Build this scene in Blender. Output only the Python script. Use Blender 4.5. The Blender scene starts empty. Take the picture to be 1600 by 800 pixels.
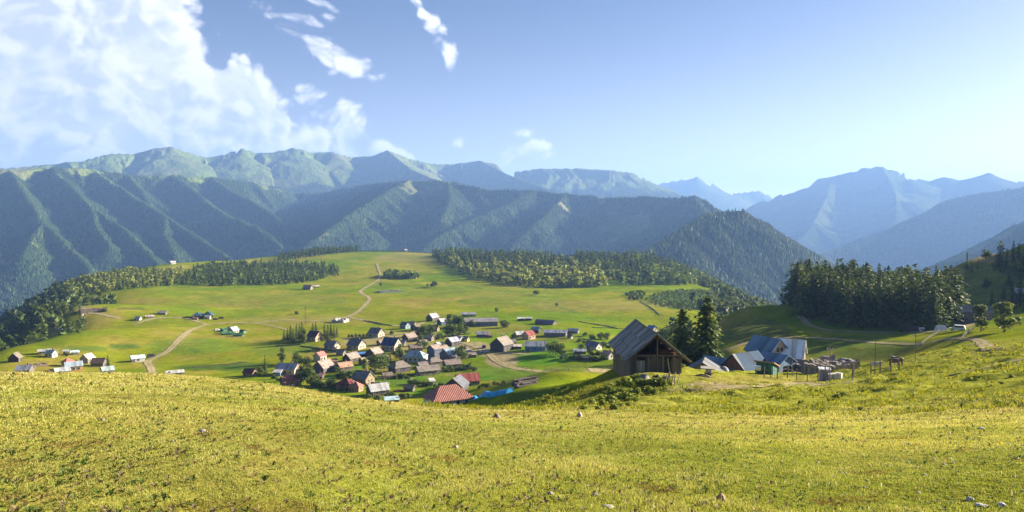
import bpy, bmesh, math, random
import numpy as np
from mathutils import Vector, Matrix

random.seed(7)
rng = np.random.default_rng(7)
PI = math.pi
scene = bpy.context.scene
C = scene.collection

# ------------------------------------------------------------------ helpers
def link(o):
    C.objects.link(o); return o

def tag(o, label=None, cat=None, group=None, kind=None):
    if label: o['label'] = label
    if cat: o['category'] = cat
    if group: o['group'] = group
    if kind: o['kind'] = kind
    return o

def empty(name, loc=(0, 0, 0), rz=0.0, label=None, cat=None, group=None):
    o = bpy.data.objects.new(name, None)
    o.empty_display_size = 0.5
    o.location = loc; o.rotation_euler = (0, 0, rz)
    link(o); tag(o, label, cat, group); return o

class MB:
    """collects vertices and faces, builds ONE mesh object"""
    def __init__(s): s.v = []; s.f = []; s.m = []
    def add(s, vs, fs, mi=0):
        b = len(s.v); s.v += [tuple(p) for p in vs]
        s.f += [tuple(i + b for i in f) for f in fs]; s.m += [mi] * len(fs); return s
    def box(s, x0, x1, y0, y1, z0, z1, mi=0, rz=0, tx=0, ty=0):
        vs = [(x0, y0, z0), (x1, y0, z0), (x1, y1, z0), (x0, y1, z0), (x0, y0, z1), (x1, y0, z1), (x1, y1, z1), (x0, y1, z1)]
        if rz:
            c, n = math.cos(rz), math.sin(rz)
            vs = [(x * c - y * n, x * n + y * c, z) for x, y, z in vs]
        vs = [(x + tx, y + ty, z) for x, y, z in vs]
        return s.add(vs, [(3, 2, 1, 0), (4, 5, 6, 7), (0, 1, 5, 4), (1, 2, 6, 5), (2, 3, 7, 6), (3, 0, 4, 7)], mi)
    def bar(s, p, q, w, h=None, mi=0):
        """square bar from p to q"""
        h = h or w; p = Vector(p); q = Vector(q); d = (q - p).normalized()
        up = Vector((0, 0, 1)) if abs(d.z) < .95 else Vector((0, 1, 0))
        a = d.cross(up).normalized() * w / 2; b = d.cross(a).normalized() * h / 2
        vs = [p - a - b, p + a - b, p + a + b, p - a + b, q - a - b, q + a - b, q + a + b, q - a + b]
        return s.add(vs, [(3, 2, 1, 0), (4, 5, 6, 7), (0, 1, 5, 4), (1, 2, 6, 5), (2, 3, 7, 6), (3, 0, 4, 7)], mi)
    def prism(s, poly, x0, x1, mi=0):
        """poly (y,z) list extruded along x"""
        n = len(poly)
        vs = [(x0, y, z) for y, z in poly] + [(x1, y, z) for y, z in poly]
        fs = [tuple(range(n))[::-1], tuple(range(n, 2 * n))] + [(i, (i + 1) % n, (i + 1) % n + n, i + n) for i in range(n)]
        return s.add(vs, fs, mi)
    def slab(s, quad, t, mi=0):
        """quad of 3D corners thickened by t along its normal (downwards)"""
        q = [Vector(p) for p in quad]; n = (q[1] - q[0]).cross(q[2] - q[0]).normalized()
        if n.z < 0: n = -n
        lo = [p - n * t for p in q]; k = len(q)
        vs = q + lo
        fs = [tuple(range(k)), tuple(range(k, 2 * k))[::-1]] + [(i, i + k, (i + 1) % k + k, (i + 1) % k) for i in range(k)]
        return s.add(vs, fs, mi)
    def tube(s, p, q, r0, r1, n=8, mi=0):
        p = Vector(p); q = Vector(q); d = (q - p).normalized()
        up = Vector((0, 0, 1)) if abs(d.z) < .9 else Vector((0, 1, 0))
        a = d.cross(up).normalized(); b = d.cross(a).normalized()
        vs = [p + (a * math.cos(2 * PI * i / n) + b * math.sin(2 * PI * i / n)) * r0 for i in range(n)]
        vs += [q + (a * math.cos(2 * PI * i / n) + b * math.sin(2 * PI * i / n)) * r1 for i in range(n)]
        fs = [(i, (i + 1) % n, (i + 1) % n + n, i + n) for i in range(n)] + [tuple(range(n))[::-1], tuple(range(n, 2 * n))]
        return s.add(vs, fs, mi)
    def mesh(s, name, mats, smooth=False):
        me = bpy.data.meshes.new(name)
        me.from_pydata(s.v, [], s.f)
        for m in (mats if isinstance(mats, (list, tuple)) else [mats]): me.materials.append(m)
        me.polygons.foreach_set('material_index', s.m)
        if smooth: me.polygons.foreach_set('use_smooth', [True] * len(s.f))
        bm = bmesh.new(); bm.from_mesh(me); bmesh.ops.recalc_face_normals(bm, faces=bm.faces); bm.to_mesh(me); bm.free()
        me.update(); return me
    def build(s, name, mats, parent=None, smooth=False):
        o = bpy.data.objects.new(name, s.mesh(name, mats, smooth)); link(o)
        if parent: o.parent = parent
        return o

def np_mesh(name, V, F, mat, cols=None, smooth=False):
    """V (n,3), F (m,k) numpy -> mesh object data"""
    me = bpy.data.meshes.new(name)
    V = np.ascontiguousarray(V, dtype=np.float32); F = np.ascontiguousarray(F, dtype=np.int32)
    m, k = F.shape
    me.vertices.add(len(V)); me.vertices.foreach_set('co', V.ravel())
    me.loops.add(m * k); me.loops.foreach_set('vertex_index', F.ravel())
    me.polygons.add(m); me.polygons.foreach_set('loop_start', np.arange(0, m * k, k, dtype=np.int32))
    if smooth: me.polygons.foreach_set('use_smooth', np.ones(m, dtype=bool))
    if cols is not None:
        a = me.attributes.new('Col', 'FLOAT_COLOR', 'POINT')
        c = np.ones((len(V), 4), np.float32); c[:, :3] = cols
        a.data.foreach_set('color', c.ravel())
    me.update(calc_edges=True); me.validate()
    me.materials.append(mat)
    return me

def srgb(r, g, b):
    f = lambda c: (c / 255 / 12.92) if c / 255 <= .04045 else ((c / 255 + .055) / 1.055) ** 2.4
    return (f(r), f(g), f(b))

# ------------------------------------------------------------------ noise
def _hash(ix, iy, seed):
    with np.errstate(over='ignore'):
        h = ix * np.uint32(374761393) + iy * np.uint32(668265263) + np.uint32((seed * 974711) & 0xffffffff)
        h = (h ^ (h >> np.uint32(13))) * np.uint32(1274126177)
    return ((h >> np.uint32(8)) & np.uint32(0xffff)).astype(np.float32) * np.float32(1 / 65535)

def vnoise(x, y, seed=0):
    x = np.asarray(x, np.float32); y = np.asarray(y, np.float32)
    fx0 = np.floor(x); fy0 = np.floor(y); fx = x - fx0; fy = y - fy0
    ix = fx0.astype(np.int32).astype(np.uint32); iy = fy0.astype(np.int32).astype(np.uint32); o = np.uint32(1)
    u = fx * fx * (3 - 2 * fx); v = fy * fy * (3 - 2 * fy)
    a = _hash(ix, iy, seed); b = _hash(ix + o, iy, seed); c = _hash(ix, iy + o, seed); d = _hash(ix + o, iy + o, seed)
    return (a + (b - a) * u + (c - a) * v + (a - b - c + d) * u * v) * 2 - 1

def fbm(x, y, oct=4, seed=0, gain=.5):
    t = 0; A = 1; n = 0
    for i in range(oct):
        t = t + A * vnoise(x * 2 ** i + 17.3 * i, y * 2 ** i - 9.1 * i, seed + i); n += A; A *= gain
    return t / n

def sstep(a, b, x):
    t = np.clip((x - a) / (b - a), 0, 1); return t * t * (3 - 2 * t)

# ------------------------------------------------------------------ camera model (photo 1600 x 800)
FPX = 1142.0
PITCH = math.atan(40 / FPX)
def px_dir(px, py):
    x = px - 800.0; u = 400.0 - py
    cy, sy = math.cos(PITCH), math.sin(PITCH)
    return x, FPX * cy + u * sy, u * cy - FPX * sy
def px_az(px, py=420):
    x, y, z = px_dir(px, py); return math.atan2(x, y)
def px_s(px, py):
    x, y, z = px_dir(px, py); return z / math.hypot(x, y)
def pt(px, py, r):
    x, y, z = px_dir(px, py); h = math.hypot(x, y); return (r * x / h, r * y / h, r * z / h)
def to_px(X, Y, Z):
    cy, sy = math.cos(PITCH), math.sin(PITCH)
    d = Y * cy - Z * sy; u = Y * sy + Z * cy
    d = np.where(np.abs(d) < 1e-6, 1e-6, d)
    return 800 + FPX * X / d, 400 - FPX * u / d

# ------------------------------------------------------------------ terrain
EYE = 2.0
# columns: px -> (py of near crest or near reference, its distance, [(r, py) or (r, z, 'z') ...])
Z = 'z'
COLS = {
 -500: (578, 60, [(150, -38, Z), (300, -70, Z), (420, -85, Z), (700, -200, Z), (1200, -340, Z), (2500, -350, Z)]),
 -200: (580, 56, [(120, 612), (250, -58, Z), (350, -64, Z), (430, -72, Z), (520, -105, Z), (700, -150, Z), (900, -170, Z), (1200, -320, Z), (2500, -350, Z)]),
 0:    (580, 52, [(110, 615), (250, -58, Z), (340, -64, Z), (415, -65, Z), (490, -66, Z), (540, -79, Z), (640, -96, Z), (760, -96, Z), (900, -97, Z), (1020, -120, Z), (1200, -220, Z), (1500, -340, Z), (2500, -350, Z)]),
 100:  (582, 50, [(110, 620), (250, -60, Z), (340, -66, Z), (430, -67, Z), (550, -67, Z), (670, -65, Z), (730, -70, Z), (820, -80, Z), (920, -76, Z), (1020, -71, Z), (1120, -78, Z), (1250, -130, Z), (1500, -280, Z), (2500, -350, Z)]),
 200:  (583, 50, [(110, 625), (250, -61, Z), (340, -67, Z), (450, -69, Z), (600, -71, Z), (750, -70, Z), (860, -66, Z), (960, -64, Z), (1100, -62, Z), (1250, -64, Z), (1400, -110, Z), (1900, -300, Z), (2500, -350, Z)]),
 300:  (587, 48, [(110, 632), (250, -62, Z), (330, -67, Z), (450, -69, Z), (600, -71, Z), (750, -71, Z), (900, -66, Z), (1050, -62, Z), (1200, -57, Z), (1350, -55, Z), (1550, -90, Z), (2000, -300, Z), (2500, -350, Z)]),
 400:  (598, 46, [(110, 645), (230, -60, Z), (320, -66, Z), (450, -69, Z), (600, -71, Z), (800, -70, Z), (950, -67, Z), (1100, -63, Z), (1300, -56, Z), (1450, -54, Z), (1700, -100, Z), (2100, -300, Z), (2500, -350, Z)]),
 480:  (611, 45, [(110, 658), (220, -60, Z), (310, -66, Z), (450, -68, Z), (600, -70, Z), (800, -69, Z), (1000, -66, Z), (1250, -56, Z), (1500, -48, Z), (1650, -56, Z), (2100, -260, Z), (2500, -345, Z)]),
 570:  (629, 44, [(110, 670), (210, -60, Z), (290, -66, Z), (450, -67, Z), (600, -69, Z), (800, -68, Z), (1000, -64, Z), (1250, -54, Z), (1500, -43.5, Z), (1620, -46, Z), (2100, -240, Z), (2500, -340, Z)]),
 640:  (638, 44, [(110, 675), (200, -58, Z), (270, -65, Z), (450, -66, Z), (600, -68, Z), (800, -68, Z), (1000, -64, Z), (1250, -55, Z), (1500, -44.5, Z), (1620, -47, Z), (2100, -240, Z), (2500, -340, Z)]),
 720:  (641, 44, [(100, 664), (190, -54, Z), (265, -65, Z), (450, -66, Z), (600, -67, Z), (800, -67, Z), (950, -65, Z), (1150, -57, Z), (1350, -49, Z), (1500, -52, Z), (2100, -240, Z), (2500, -340, Z)]),
 800:  (642, 44, [(75, 648), (130, 633), (200, 615), (270, -57, Z), (340, -65, Z), (450, -66, Z), (600, -67, Z), (800, -66, Z), (920, -65, Z), (1100, -56, Z), (1280, -49, Z), (1450, -60, Z), (2000, -230, Z), (2500, -340, Z)]),
 900:  (650, 42, [(80, 634), (120, 615), (180, 596), (230, 587), (290, -55, Z), (360, -63, Z), (470, -65, Z), (600, -66, Z), (800, -66, Z), (920, -65, Z), (1100, -55, Z), (1250, -49, Z), (1450, -64, Z), (2000, -240, Z), (2500, -340, Z)]),
 960:  (654, 41, [(72, 625), (100, 591), (122, 577), (160, -36, Z), (220, -51, Z), (300, -62, Z), (400, -65, Z), (600, -66, Z), (800, -66, Z), (920, -65, Z), (1100, -55, Z), (1250, -50, Z), (1450, -70, Z), (2000, -240, Z), (2500, -340, Z)]),
 1020: (656, 40, [(70, 622), (98, 588), (124, 572), (160, -31, Z), (220, -48, Z), (300, -62, Z), (400, -66, Z), (600, -66, Z), (800, -66, Z), (920, -66, Z), (1100, -57, Z), (1250, -51, Z), (1450, -75, Z), (2000, -240, Z), (2500, -340, Z)]),
 1100: (657, 40, [(70, 624), (100, 596), (130, 583), (160, -29.5, Z), (200, -37, Z), (250, -45, Z), (330, -62, Z), (420, -67, Z), (600, -67, Z), (800, -68, Z), (930, -70, Z), (1100, -78, Z), (1400, -120, Z), (2000, -260, Z), (2500, -340, Z)]),
 1130: (657, 40, [(70, 625), (100, 598), (130, 584), (160, -30, Z), (200, -36, Z), (250, -40, Z), (300, -41, Z), (340, -40.5, Z), (400, -58, Z), (480, -68, Z), (600, -70, Z), (800, -72, Z), (1000, -84, Z), (1400, -130, Z), (2000, -260, Z), (2500, -340, Z)]),
 1190: (657, 41, [(70, 626), (100, 602), (130, 587), (155, 580), (200, -36, Z), (250, -40, Z), (310, -39, Z), (365, -37, Z), (430, -52, Z), (560, -74, Z), (800, -90, Z), (1100, -120, Z), (2000, -270, Z), (2500, -340, Z)]),
 1240: (657, 42, [(70, 627), (100, 604), (130, 590), (160, -30.5, Z), (200, -36, Z), (250, -39.5, Z), (320, -38, Z), (390, -34.3, Z), (450, -42, Z), (600, -75, Z), (900, -110, Z), (2000, -270, Z), (2500, -340, Z)]),
 1300: (657, 43, [(70, 625), (100, 603), (120, 594), (150, 584), (180, -35, Z), (220, -38, Z), (270, -37.5, Z), (330, -36.5, Z), (410, -37, Z), (500, -50, Z), (700, -95, Z), (2000, -270, Z), (2500, -340, Z)]),
 1370: (656, 44, [(70, 622), (100, 594), (125, 578), (150, 571), (190, -35, Z), (230, -37, Z), (290, -37, Z), (350, -36.5, Z), (430, -40, Z), (550, -65, Z), (800, -110, Z), (2000, -270, Z), (2500, -340, Z)]),
 1440: (655, 45, [(70, 617), (100, 587), (130, 565), (155, 552), (190, -29.5, Z), (220, -31.5, Z), (255, -33, Z), (330, -35, Z), (420, -37, Z), (520, -46, Z), (800, -110, Z), (2000, -270, Z), (2500, -340, Z)]),
 1500: (653, 45, [(70, 611), (100, 578), (130, 556), (160, 543), (200, 536), (240, 521), (275, 513), (350, -34, Z), (410, -31, Z), (460, -22, Z), (505, -19.5, Z), (580, -32, Z), (800, -110, Z), (2000, -270, Z), (2500, -340, Z)]),
 1560: (651, 45, [(70, 604), (100, 570), (130, 548), (160, 538), (200, 529), (240, 517), (275, 508), (350, -33, Z), (400, -29, Z), (450, -18, Z), (500, -13.2, Z), (580, -24, Z), (800, -100, Z), (2000, -270, Z), (2500, -340, Z)]),
 1610: (649, 45, [(70, 599), (100, 563), (130, 542), (160, 533), (200, 524), (240, 511), (275, 503), (350, -32, Z), (400, -25, Z), (450, -13, Z), (500, -9.5, Z), (590, -14, Z), (800, -90, Z), (2000, -270, Z), (2500, -340, Z)]),
 1720: (643, 45, [(70, 588), (100, 550), (130, 527), (200, 505), (280, -24, Z), (340, -20, Z), (420, 0, Z), (520, 22, Z), (640, 30, Z), (800, -30, Z), (2000, -270, Z), (2500, -340, Z)]),  # from here on: unseen hill beyond the view, shaped for the shade it throws
 1900: (630, 45, [(70, 570), (100, 528), (150, 490), (230, -18, Z), (300, -6, Z), (400, 6, Z), (560, 30, Z), (720, 42, Z), (1200, -30, Z), (2500, -300, Z)]),
 2300: (600, 45, [(70, 530), (110, 470), (200, -5, Z), (300, 8, Z), (450, 16, Z), (600, 26, Z), (800, 32, Z), (2500, -100, Z)]),
}
def _tps_setup():
    U = []; V_ = []; W = []
    def put(az, r, z): U.append(az); V_.append(math.log(r)); W.append((z + EYE) / r)
    for px, (pyc, rc, lst) in COLS.items():
        az = px_az(px, pyc); sc = px_s(px, pyc)
        k = EYE / rc ** 2; a = -sc - EYE / rc - k * rc
        for r in (1.2, 4, 11, 24, rc): put(az, r, -(EYE + a * r + k * r * r))
        for e in lst:
            if len(e) == 3: put(az, e[0], e[1])
            else: put(px_az(px, e[1]), e[0], px_s(px, e[1]) * e[0])
    for az in (-1.25, -1.8, -2.5, -3.1, 1.35, 1.9, 2.6, 3.1):
        for r, w in ((1.2, -.07), (10, -.07), (45, -.05), (150, .02), (500, .06), (1200, .05), (2500, .03)): put(az, r, w * r - EYE)
    return np.array(U), np.array(V_), np.array(W)
_U, _V, _W = _tps_setup()
def _phi(d2): return d2 * np.log(np.maximum(d2, 1e-12))
def _solve():
    n = len(_U)
    A = np.zeros((n + 3, n + 3))
    A[:n, :n] = _phi((_U[:, None] - _U) ** 2 + (_V[:, None] - _V) ** 2) + np.eye(n) * 2e-4
    P = np.stack([np.ones(n), _U, _V], 1); A[:n, n:] = P; A[n:, :n] = P.T
    return np.linalg.solve(A, np.concatenate([_W, np.zeros(3)]))
_COEF = _solve()
def tps(az, lr):
    sh = az.shape; az = az.ravel(); lr = lr.ravel(); out = np.empty_like(az)
    n = len(_U)
    for i in range(0, len(az), 60000):
        a = az[i:i + 60000].astype(np.float32); l = lr[i:i + 60000].astype(np.float32)
        out[i:i + 60000] = _phi((a[:, None] - _U.astype(np.float32)) ** 2 + (l[:, None] - _V.astype(np.float32)) ** 2).astype(float) @ _COEF[:n] + _COEF[n] + _COEF[n + 1] * a + _COEF[n + 2] * l
    return out.reshape(sh)

def near_z(X, Y):
    """ground (plateau, meadow hill, knolls); the deep valley floor lies at -350"""
    r = np.hypot(X, Y); az = np.arctan2(X, Y)
    rr = np.clip(r, .8, 2600)
    if r.ndim == 2 and r.shape[0] > 8:           # the polar grid itself: solve on a coarser grid of it, then interpolate
        ri = np.unique(np.r_[np.arange(0, r.shape[0], 2), r.shape[0] - 1]); ci = np.unique(np.r_[np.arange(0, r.shape[1], 4), r.shape[1] - 1])
        w = tps(az[np.ix_(ri, ci)], np.log(rr[np.ix_(ri, ci)]))
        lr = np.log(rr[:, 0]); a1 = az[0]
        w = np.stack([np.interp(a1, a1[ci], w[i]) for i in range(len(ri))])
        k = np.clip(np.searchsorted(lr[ri], lr, side='right') - 1, 0, len(ri) - 2); t = np.clip((lr - lr[ri][k]) / np.maximum(lr[ri][k + 1] - lr[ri][k], 1e-9), 0, 1)
        z = (w[k] * (1 - t[:, None]) + w[k + 1] * t[:, None]) * rr - EYE
    else:
        z = tps(az, np.log(rr)) * rr - EYE
    z = z + fbm(X / 60, Y / 60, 3, 11) * 1.1 * sstep(60, 200, r) + fbm(X / 14, Y / 14, 3, 12) * .30 * sstep(15, 60, r)
    z = z + fbm(X / 3.2, Y / 3.2, 3, 13) * .07 * (1 - sstep(120, 300, r)) * sstep(3, 12, r)
    # hummocks of the grazed slope beyond the first crest
    hm = sstep(50, 65, r) * (1 - sstep(140, 200, r)) * sstep(0.13, 0.2, az)
    z = z + hm * np.maximum(0, fbm(X / 2.6, Y / 2.6, 2, 14)) * .55
    t = sstep(1900, 2600, r)
    z = z * (1 - t) + np.minimum(z, -350.) * t
    return z

# --- mountain ridges -------------------------------------------------
def line(*p): return [pt(*q) for q in p]
RIDGES = [
 # (id, points, slope, gully amplitude, gully wavelength)
 (1, line((-500,265,6800),(-300,270,6900),(0,262,7000),(60,258,7100),(100,252,7100),(130,250,7100),(170,240,7200),(210,240,7300),(240,232,7300),(268,229,7300),(290,236,7350),(320,245,7400),(350,240,7400),(378,231,7450),(400,238,7500),(430,236,7500),(460,230,7550),(490,238,7600),(520,237,7600),(550,245,7700),(580,243,7700),(605,234,7700),(640,247,7800),(670,255,7900),(700,256,8000),(750,250,8000),(775,255,8000),(800,268,8000),(840,263,8100),(900,262,8200),(960,266,8200),(990,270,8300),(1020,285,8400),(1045,300,8500),(1100,335,8600)), .47, 48, 190),
 (1, line((605,234,7700),(640,262,6900),(690,285,6300)), .43, 42, 170),
 (1, line((750,250,8000),(800,275,7300),(850,292,6800)), .43, 42, 170),
 (2, line((960,300,12500),(1000,290,12600),(1040,284,12800),(1070,279,13000),(1088,273,13000),(1110,283,13000),(1140,302,13000),(1160,300,13200),(1185,297,13400),(1200,303,13500),(1230,325,13500)), .55, 120, 700),
 (3, line((-500,262,4600),(-300,268,4600),(0,265,4600),(40,264,4650),(60,262,4700),(135,262,4800),(200,274,4850),(270,273,4900),(330,278,5000),(400,286,5200),(460,302,5600),(520,297,5500),(580,288,5000),(640,281,4400),(700,283,4350),(760,296,4300),(840,297,4300),(870,303,4250),(950,308,4200),(1000,307,4050),(1040,310,3950),(1085,307,3900),(1100,313,3850),(1120,328,3700),(1160,350,3500),(1200,400,3300)), .68, 24, 130),
 (3, line((-260,275,4500),(-190,330,3800),(-130,400,3150)), .62, 34, 100),
 (3, line((-120,268,4550),(-70,320,3900),(-10,400,3150)), .62, 34, 100),
 (3, line((15,266,4600),(33,292,4250),(69,349,3650),(132,409,3100),(160,450,2800)), .62, 34, 100),
 (3, line((81,263,4700),(110,290,4300),(144,325,3900),(198,361,3500),(237,400,3150),(260,430,2900)), .62, 34, 100),
 (3, line((150,268,4800),(190,295,4400),(260,340,3900),(310,373,3500),(360,405,3200)), .60, 34, 100),
 (3, line((270,274,4900),(310,305,4500),(350,335,4100),(400,355,3700),(440,385,3300)), .60, 34, 100),
 (3, line((69,349,3650),(50,375,3350),(35,405,3050)), .60, 30, 90),
 (3, line((144,325,3900),(150,352,3600),(172,385,3250)), .58, 30, 90),
 (3, line((260,340,3900),(258,368,3550),(275,398,3200)), .58, 30, 90),
 (3, line((200,274,4850),(222,300,4500),(235,322,4250)), .58, 30, 90),
 (3, line((330,278,5000),(362,300,4700),(420,330,4300),(455,365,3800)), .56, 34, 120),
 (3, line((700,283,4350),(705,315,3950),(690,345,3650)), .60, 30, 90),
 (3, line((640,281,4400),(590,310,3950),(540,340,3600),(500,368,3350),(470,392,3150)), .62, 34, 100),
 (3, line((840,297,4300),(790,322,3950),(735,345,3650),(690,368,3400),(660,392,3200)), .62, 34, 100),
 (3, line((885,303,4250),(862,328,3850),(832,356,3500),(800,388,3250)), .62, 34, 100),
 (3, line((1085,307,3900),(1104,335,3450),(1112,362,3100),(1116,395,2850)), .62, 14, 150),
 (4, line((1000,402,2150),(1020,388,2250),(1060,362,2350),(1100,338,2500),(1122,329,2560),(1160,329,2600),(1200,352,2650),(1230,380,2700),(1256,412,2750)), .66, 14, 110),
 (5, line((1150,335,9600),(1180,318,9700),(1215,305,9800),(1250,295,9900),(1280,278,10000),(1300,275,10000),(1330,268,10000),(1352,261,10100),(1378,259,10200),(1400,264,10200),(1420,273,10300),(1450,277,10300),(1500,277,10400),(1545,266,10400),(1565,276,10400),(1600,280,10400),(1800,270,10400),(2100,275,10400)), .44, 70, 420),
 (5, line((1300,275,10000),(1290,310,8900),(1270,350,7800),(1240,385,6800)), .36, 50, 300),
 (5, line((1378,259,10200),(1400,305,9000),(1400,345,7900),(1360,380,7000)), .36, 50, 300),
 (6, line((1240,415,5000),(1250,408,5300),(1300,392,5600),(1350,372,5900),(1400,355,6200),(1440,338,6400),(1470,318,6600),(1500,308,6800),(1560,298,6900),(1600,292,7000),(1800,270,7000),(2100,262,7000)), .55, 40, 300),
 (7, line((1455,420,3300),(1480,405,3350),(1520,385,3450),(1560,368,3500),(1600,345,3600),(1700,310,3700),(1900,270,3800),(2200,250,3800)), .58, 26, 200),
]
def ridges_z(X, Y, rows, cols):
    """highest ridge flank over the (rows x cols) part of the polar grid"""
    X = X.astype(np.float32); Y = Y.astype(np.float32)
    best = np.full(X.shape, -1e9, np.float32); rid = np.zeros(X.shape, np.int8); crest = np.zeros(X.shape, np.float32)
    for n, (k, P, slope, ga, gl) in enumerate(RIDGES):
        P = np.array(P); D = (P[:, 2].max() + 360) / slope + 50
        pr = np.hypot(P[:, 0], P[:, 1]); pa = np.arctan2(P[:, 0], P[:, 1]); dA = D / max(pr.min() - D, 900)
        i0, i1 = np.searchsorted(rows, [pr.min() - D, pr.max() + D]); j0, j1 = np.searchsorted(cols, [pa.min() - dA, pa.max() + dA])
        if i1 <= i0 or j1 <= j0: continue
        S = (slice(i0, i1), slice(j0, j1)); x = X[S]; y = Y[S]
        hb = np.full(x.shape, -1e9, np.float32); sb = np.zeros(x.shape, np.float32); db = np.zeros(x.shape, np.float32)
        s0 = 0.
        for a, b in zip(P[:-1], P[1:]):
            L = math.hypot(b[0] - a[0], b[1] - a[1]); ux, uy = (b[0] - a[0]) / L, (b[1] - a[1]) / L
            t = np.clip((x - a[0]) * ux + (y - a[1]) * uy, 0, L)
            d = np.hypot(x - a[0] - ux * t, y - a[1] - uy * t)
            h = a[2] + (b[2] - a[2]) / L * t - slope * d
            m = h > hb
            hb[m] = h[m]; sb[m] = s0 + t[m]; db[m] = d[m]
            s0 += L
        A = sstep(-.3 * ga, 2.2 * ga, db)
        w = sb / gl + fbm(x / (gl * 2.2), y / (gl * 2.2), 2, 40 + n) * .8
        g = np.abs(vnoise(w, db / (gl * 5) + n, 60 + n)) * 1.3 + .5 * np.abs(vnoise(w * 2.6, db / (gl * 3), 80 + n))
        hb = hb - ga * A * g * 1.1 + fbm(x / (gl * .5), y / (gl * .5), 4, 90 + n) * ga * .30 * np.minimum(1, .3 + A)
        m = hb > best[S]
        best[S] = np.where(m, hb, best[S]); rid[S] = np.where(m, k, rid[S]); crest[S] = np.where(m, db, crest[S])
    return best, rid, crest

# polar tessellation of one heightfield: fine inside the field of view, coarse behind
def seg(a, b, step_fn):
    out = [a]
    while out[-1] < b: out.append(out[-1] + step_fn(out[-1]))
    return out[:-1]
R_ROWS = np.array(seg(.7, 60, lambda r: max(.12, r * .022)) + seg(60, 1000, lambda r: r * .0105) + seg(1000, 2600, lambda r: 9.0)
                  + seg(2600, 5200, lambda r: 12.0) + seg(5200, 9000, lambda r: 30.) + seg(9000, 15000, lambda r: 90.) + [15000.])
_inner = np.linspace(-math.radians(39), math.radians(39), 1390)
_outl = np.linspace(-PI, -math.radians(39), 46)[:-1]
_outr = np.linspace(math.radians(39), PI, 46)[1:-1]
AZ = np.concatenate([_outl, _inner, _outr])
NR, NA = len(R_ROWS), len(AZ)
RR, AA = np.meshgrid(R_ROWS, AZ, indexing='ij')
GX = RR * np.sin(AA); GY = RR * np.cos(AA)
GZ = np.empty_like(GX)
_k = np.searchsorted(R_ROWS, 2650)
GZ[:_k] = near_z(GX[:_k], GY[:_k])
GZ[_k:] = np.minimum(near_z(GX[_k:_k + 1], GY[_k:_k + 1]), -350)
GRID = np.zeros(GX.shape, np.int8)
_m0 = np.searchsorted(R_ROWS, 1500)
_c0, _c1 = len(_outl) - 4, len(_outl) + len(_inner) + 4
_rz, _rid, _cd = ridges_z(GX[_m0:, _c0:_c1], GY[_m0:, _c0:_c1], R_ROWS[_m0:], AZ[_c0:_c1])
_base = GZ[_m0:, _c0:_c1]
_m = _rz > _base
GRID[_m0:, _c0:_c1] = np.where(_m, _rid, 0)
GZ[_m0:, _c0:_c1] = np.maximum(_base, _rz)
CREST = np.zeros(GX.shape); CREST[_m0:, _c0:_c1] = _cd

def gz(x, y):
    """height of the tessellated ground (bilinear in the polar grid)"""
    x = np.asarray(x, float); y = np.asarray(y, float)
    r = np.hypot(x, y); a = np.arctan2(x, y)
    i = np.clip(np.searchsorted(R_ROWS, r) - 1, 0, NR - 2); j = np.clip(np.searchsorted(AZ, a) - 1, 0, NA - 2)
    t = np.clip((r - R_ROWS[i]) / (R_ROWS[i + 1] - R_ROWS[i]), 0, 1); u = np.clip((a - AZ[j]) / (AZ[j + 1] - AZ[j]), 0, 1)
    return (GZ[i, j] * (1 - t) * (1 - u) + GZ[i + 1, j] * t * (1 - u) + GZ[i, j + 1] * (1 - t) * u + GZ[i + 1, j + 1] * t * u)

def hit(px, py, rmin=150., rmax=2400.):
    """where the line of sight of a photo pixel meets the ground beyond rmin"""
    az = px_az(px, py); s = px_s(px, py)
    i0 = np.searchsorted(R_ROWS, rmin); i1 = np.searchsorted(R_ROWS, rmax)
    j = min(max(np.searchsorted(AZ, az) - 1, 0), NA - 2); u = (az - AZ[j]) / (AZ[j + 1] - AZ[j])
    zc = GZ[i0:i1, j] * (1 - u) + GZ[i0:i1, j + 1] * u
    rr = R_ROWS[i0:i1]; d = zc - s * rr
    k = np.nonzero((d[:-1] < 0) & (d[1:] >= 0))[0]
    if len(k):
        k = k[0]; t = -d[k] / (d[k + 1] - d[k]); r = rr[k] + t * (rr[k + 1] - rr[k])
    else:
        r = rr[np.argmax(zc / rr)] if d.max() < 0 else rr[np.argmin(np.abs(d))]
    x, y = r * math.sin(az), r * math.cos(az)
    return Vector((x, y, float(gz(x, y)))), r, az
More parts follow.
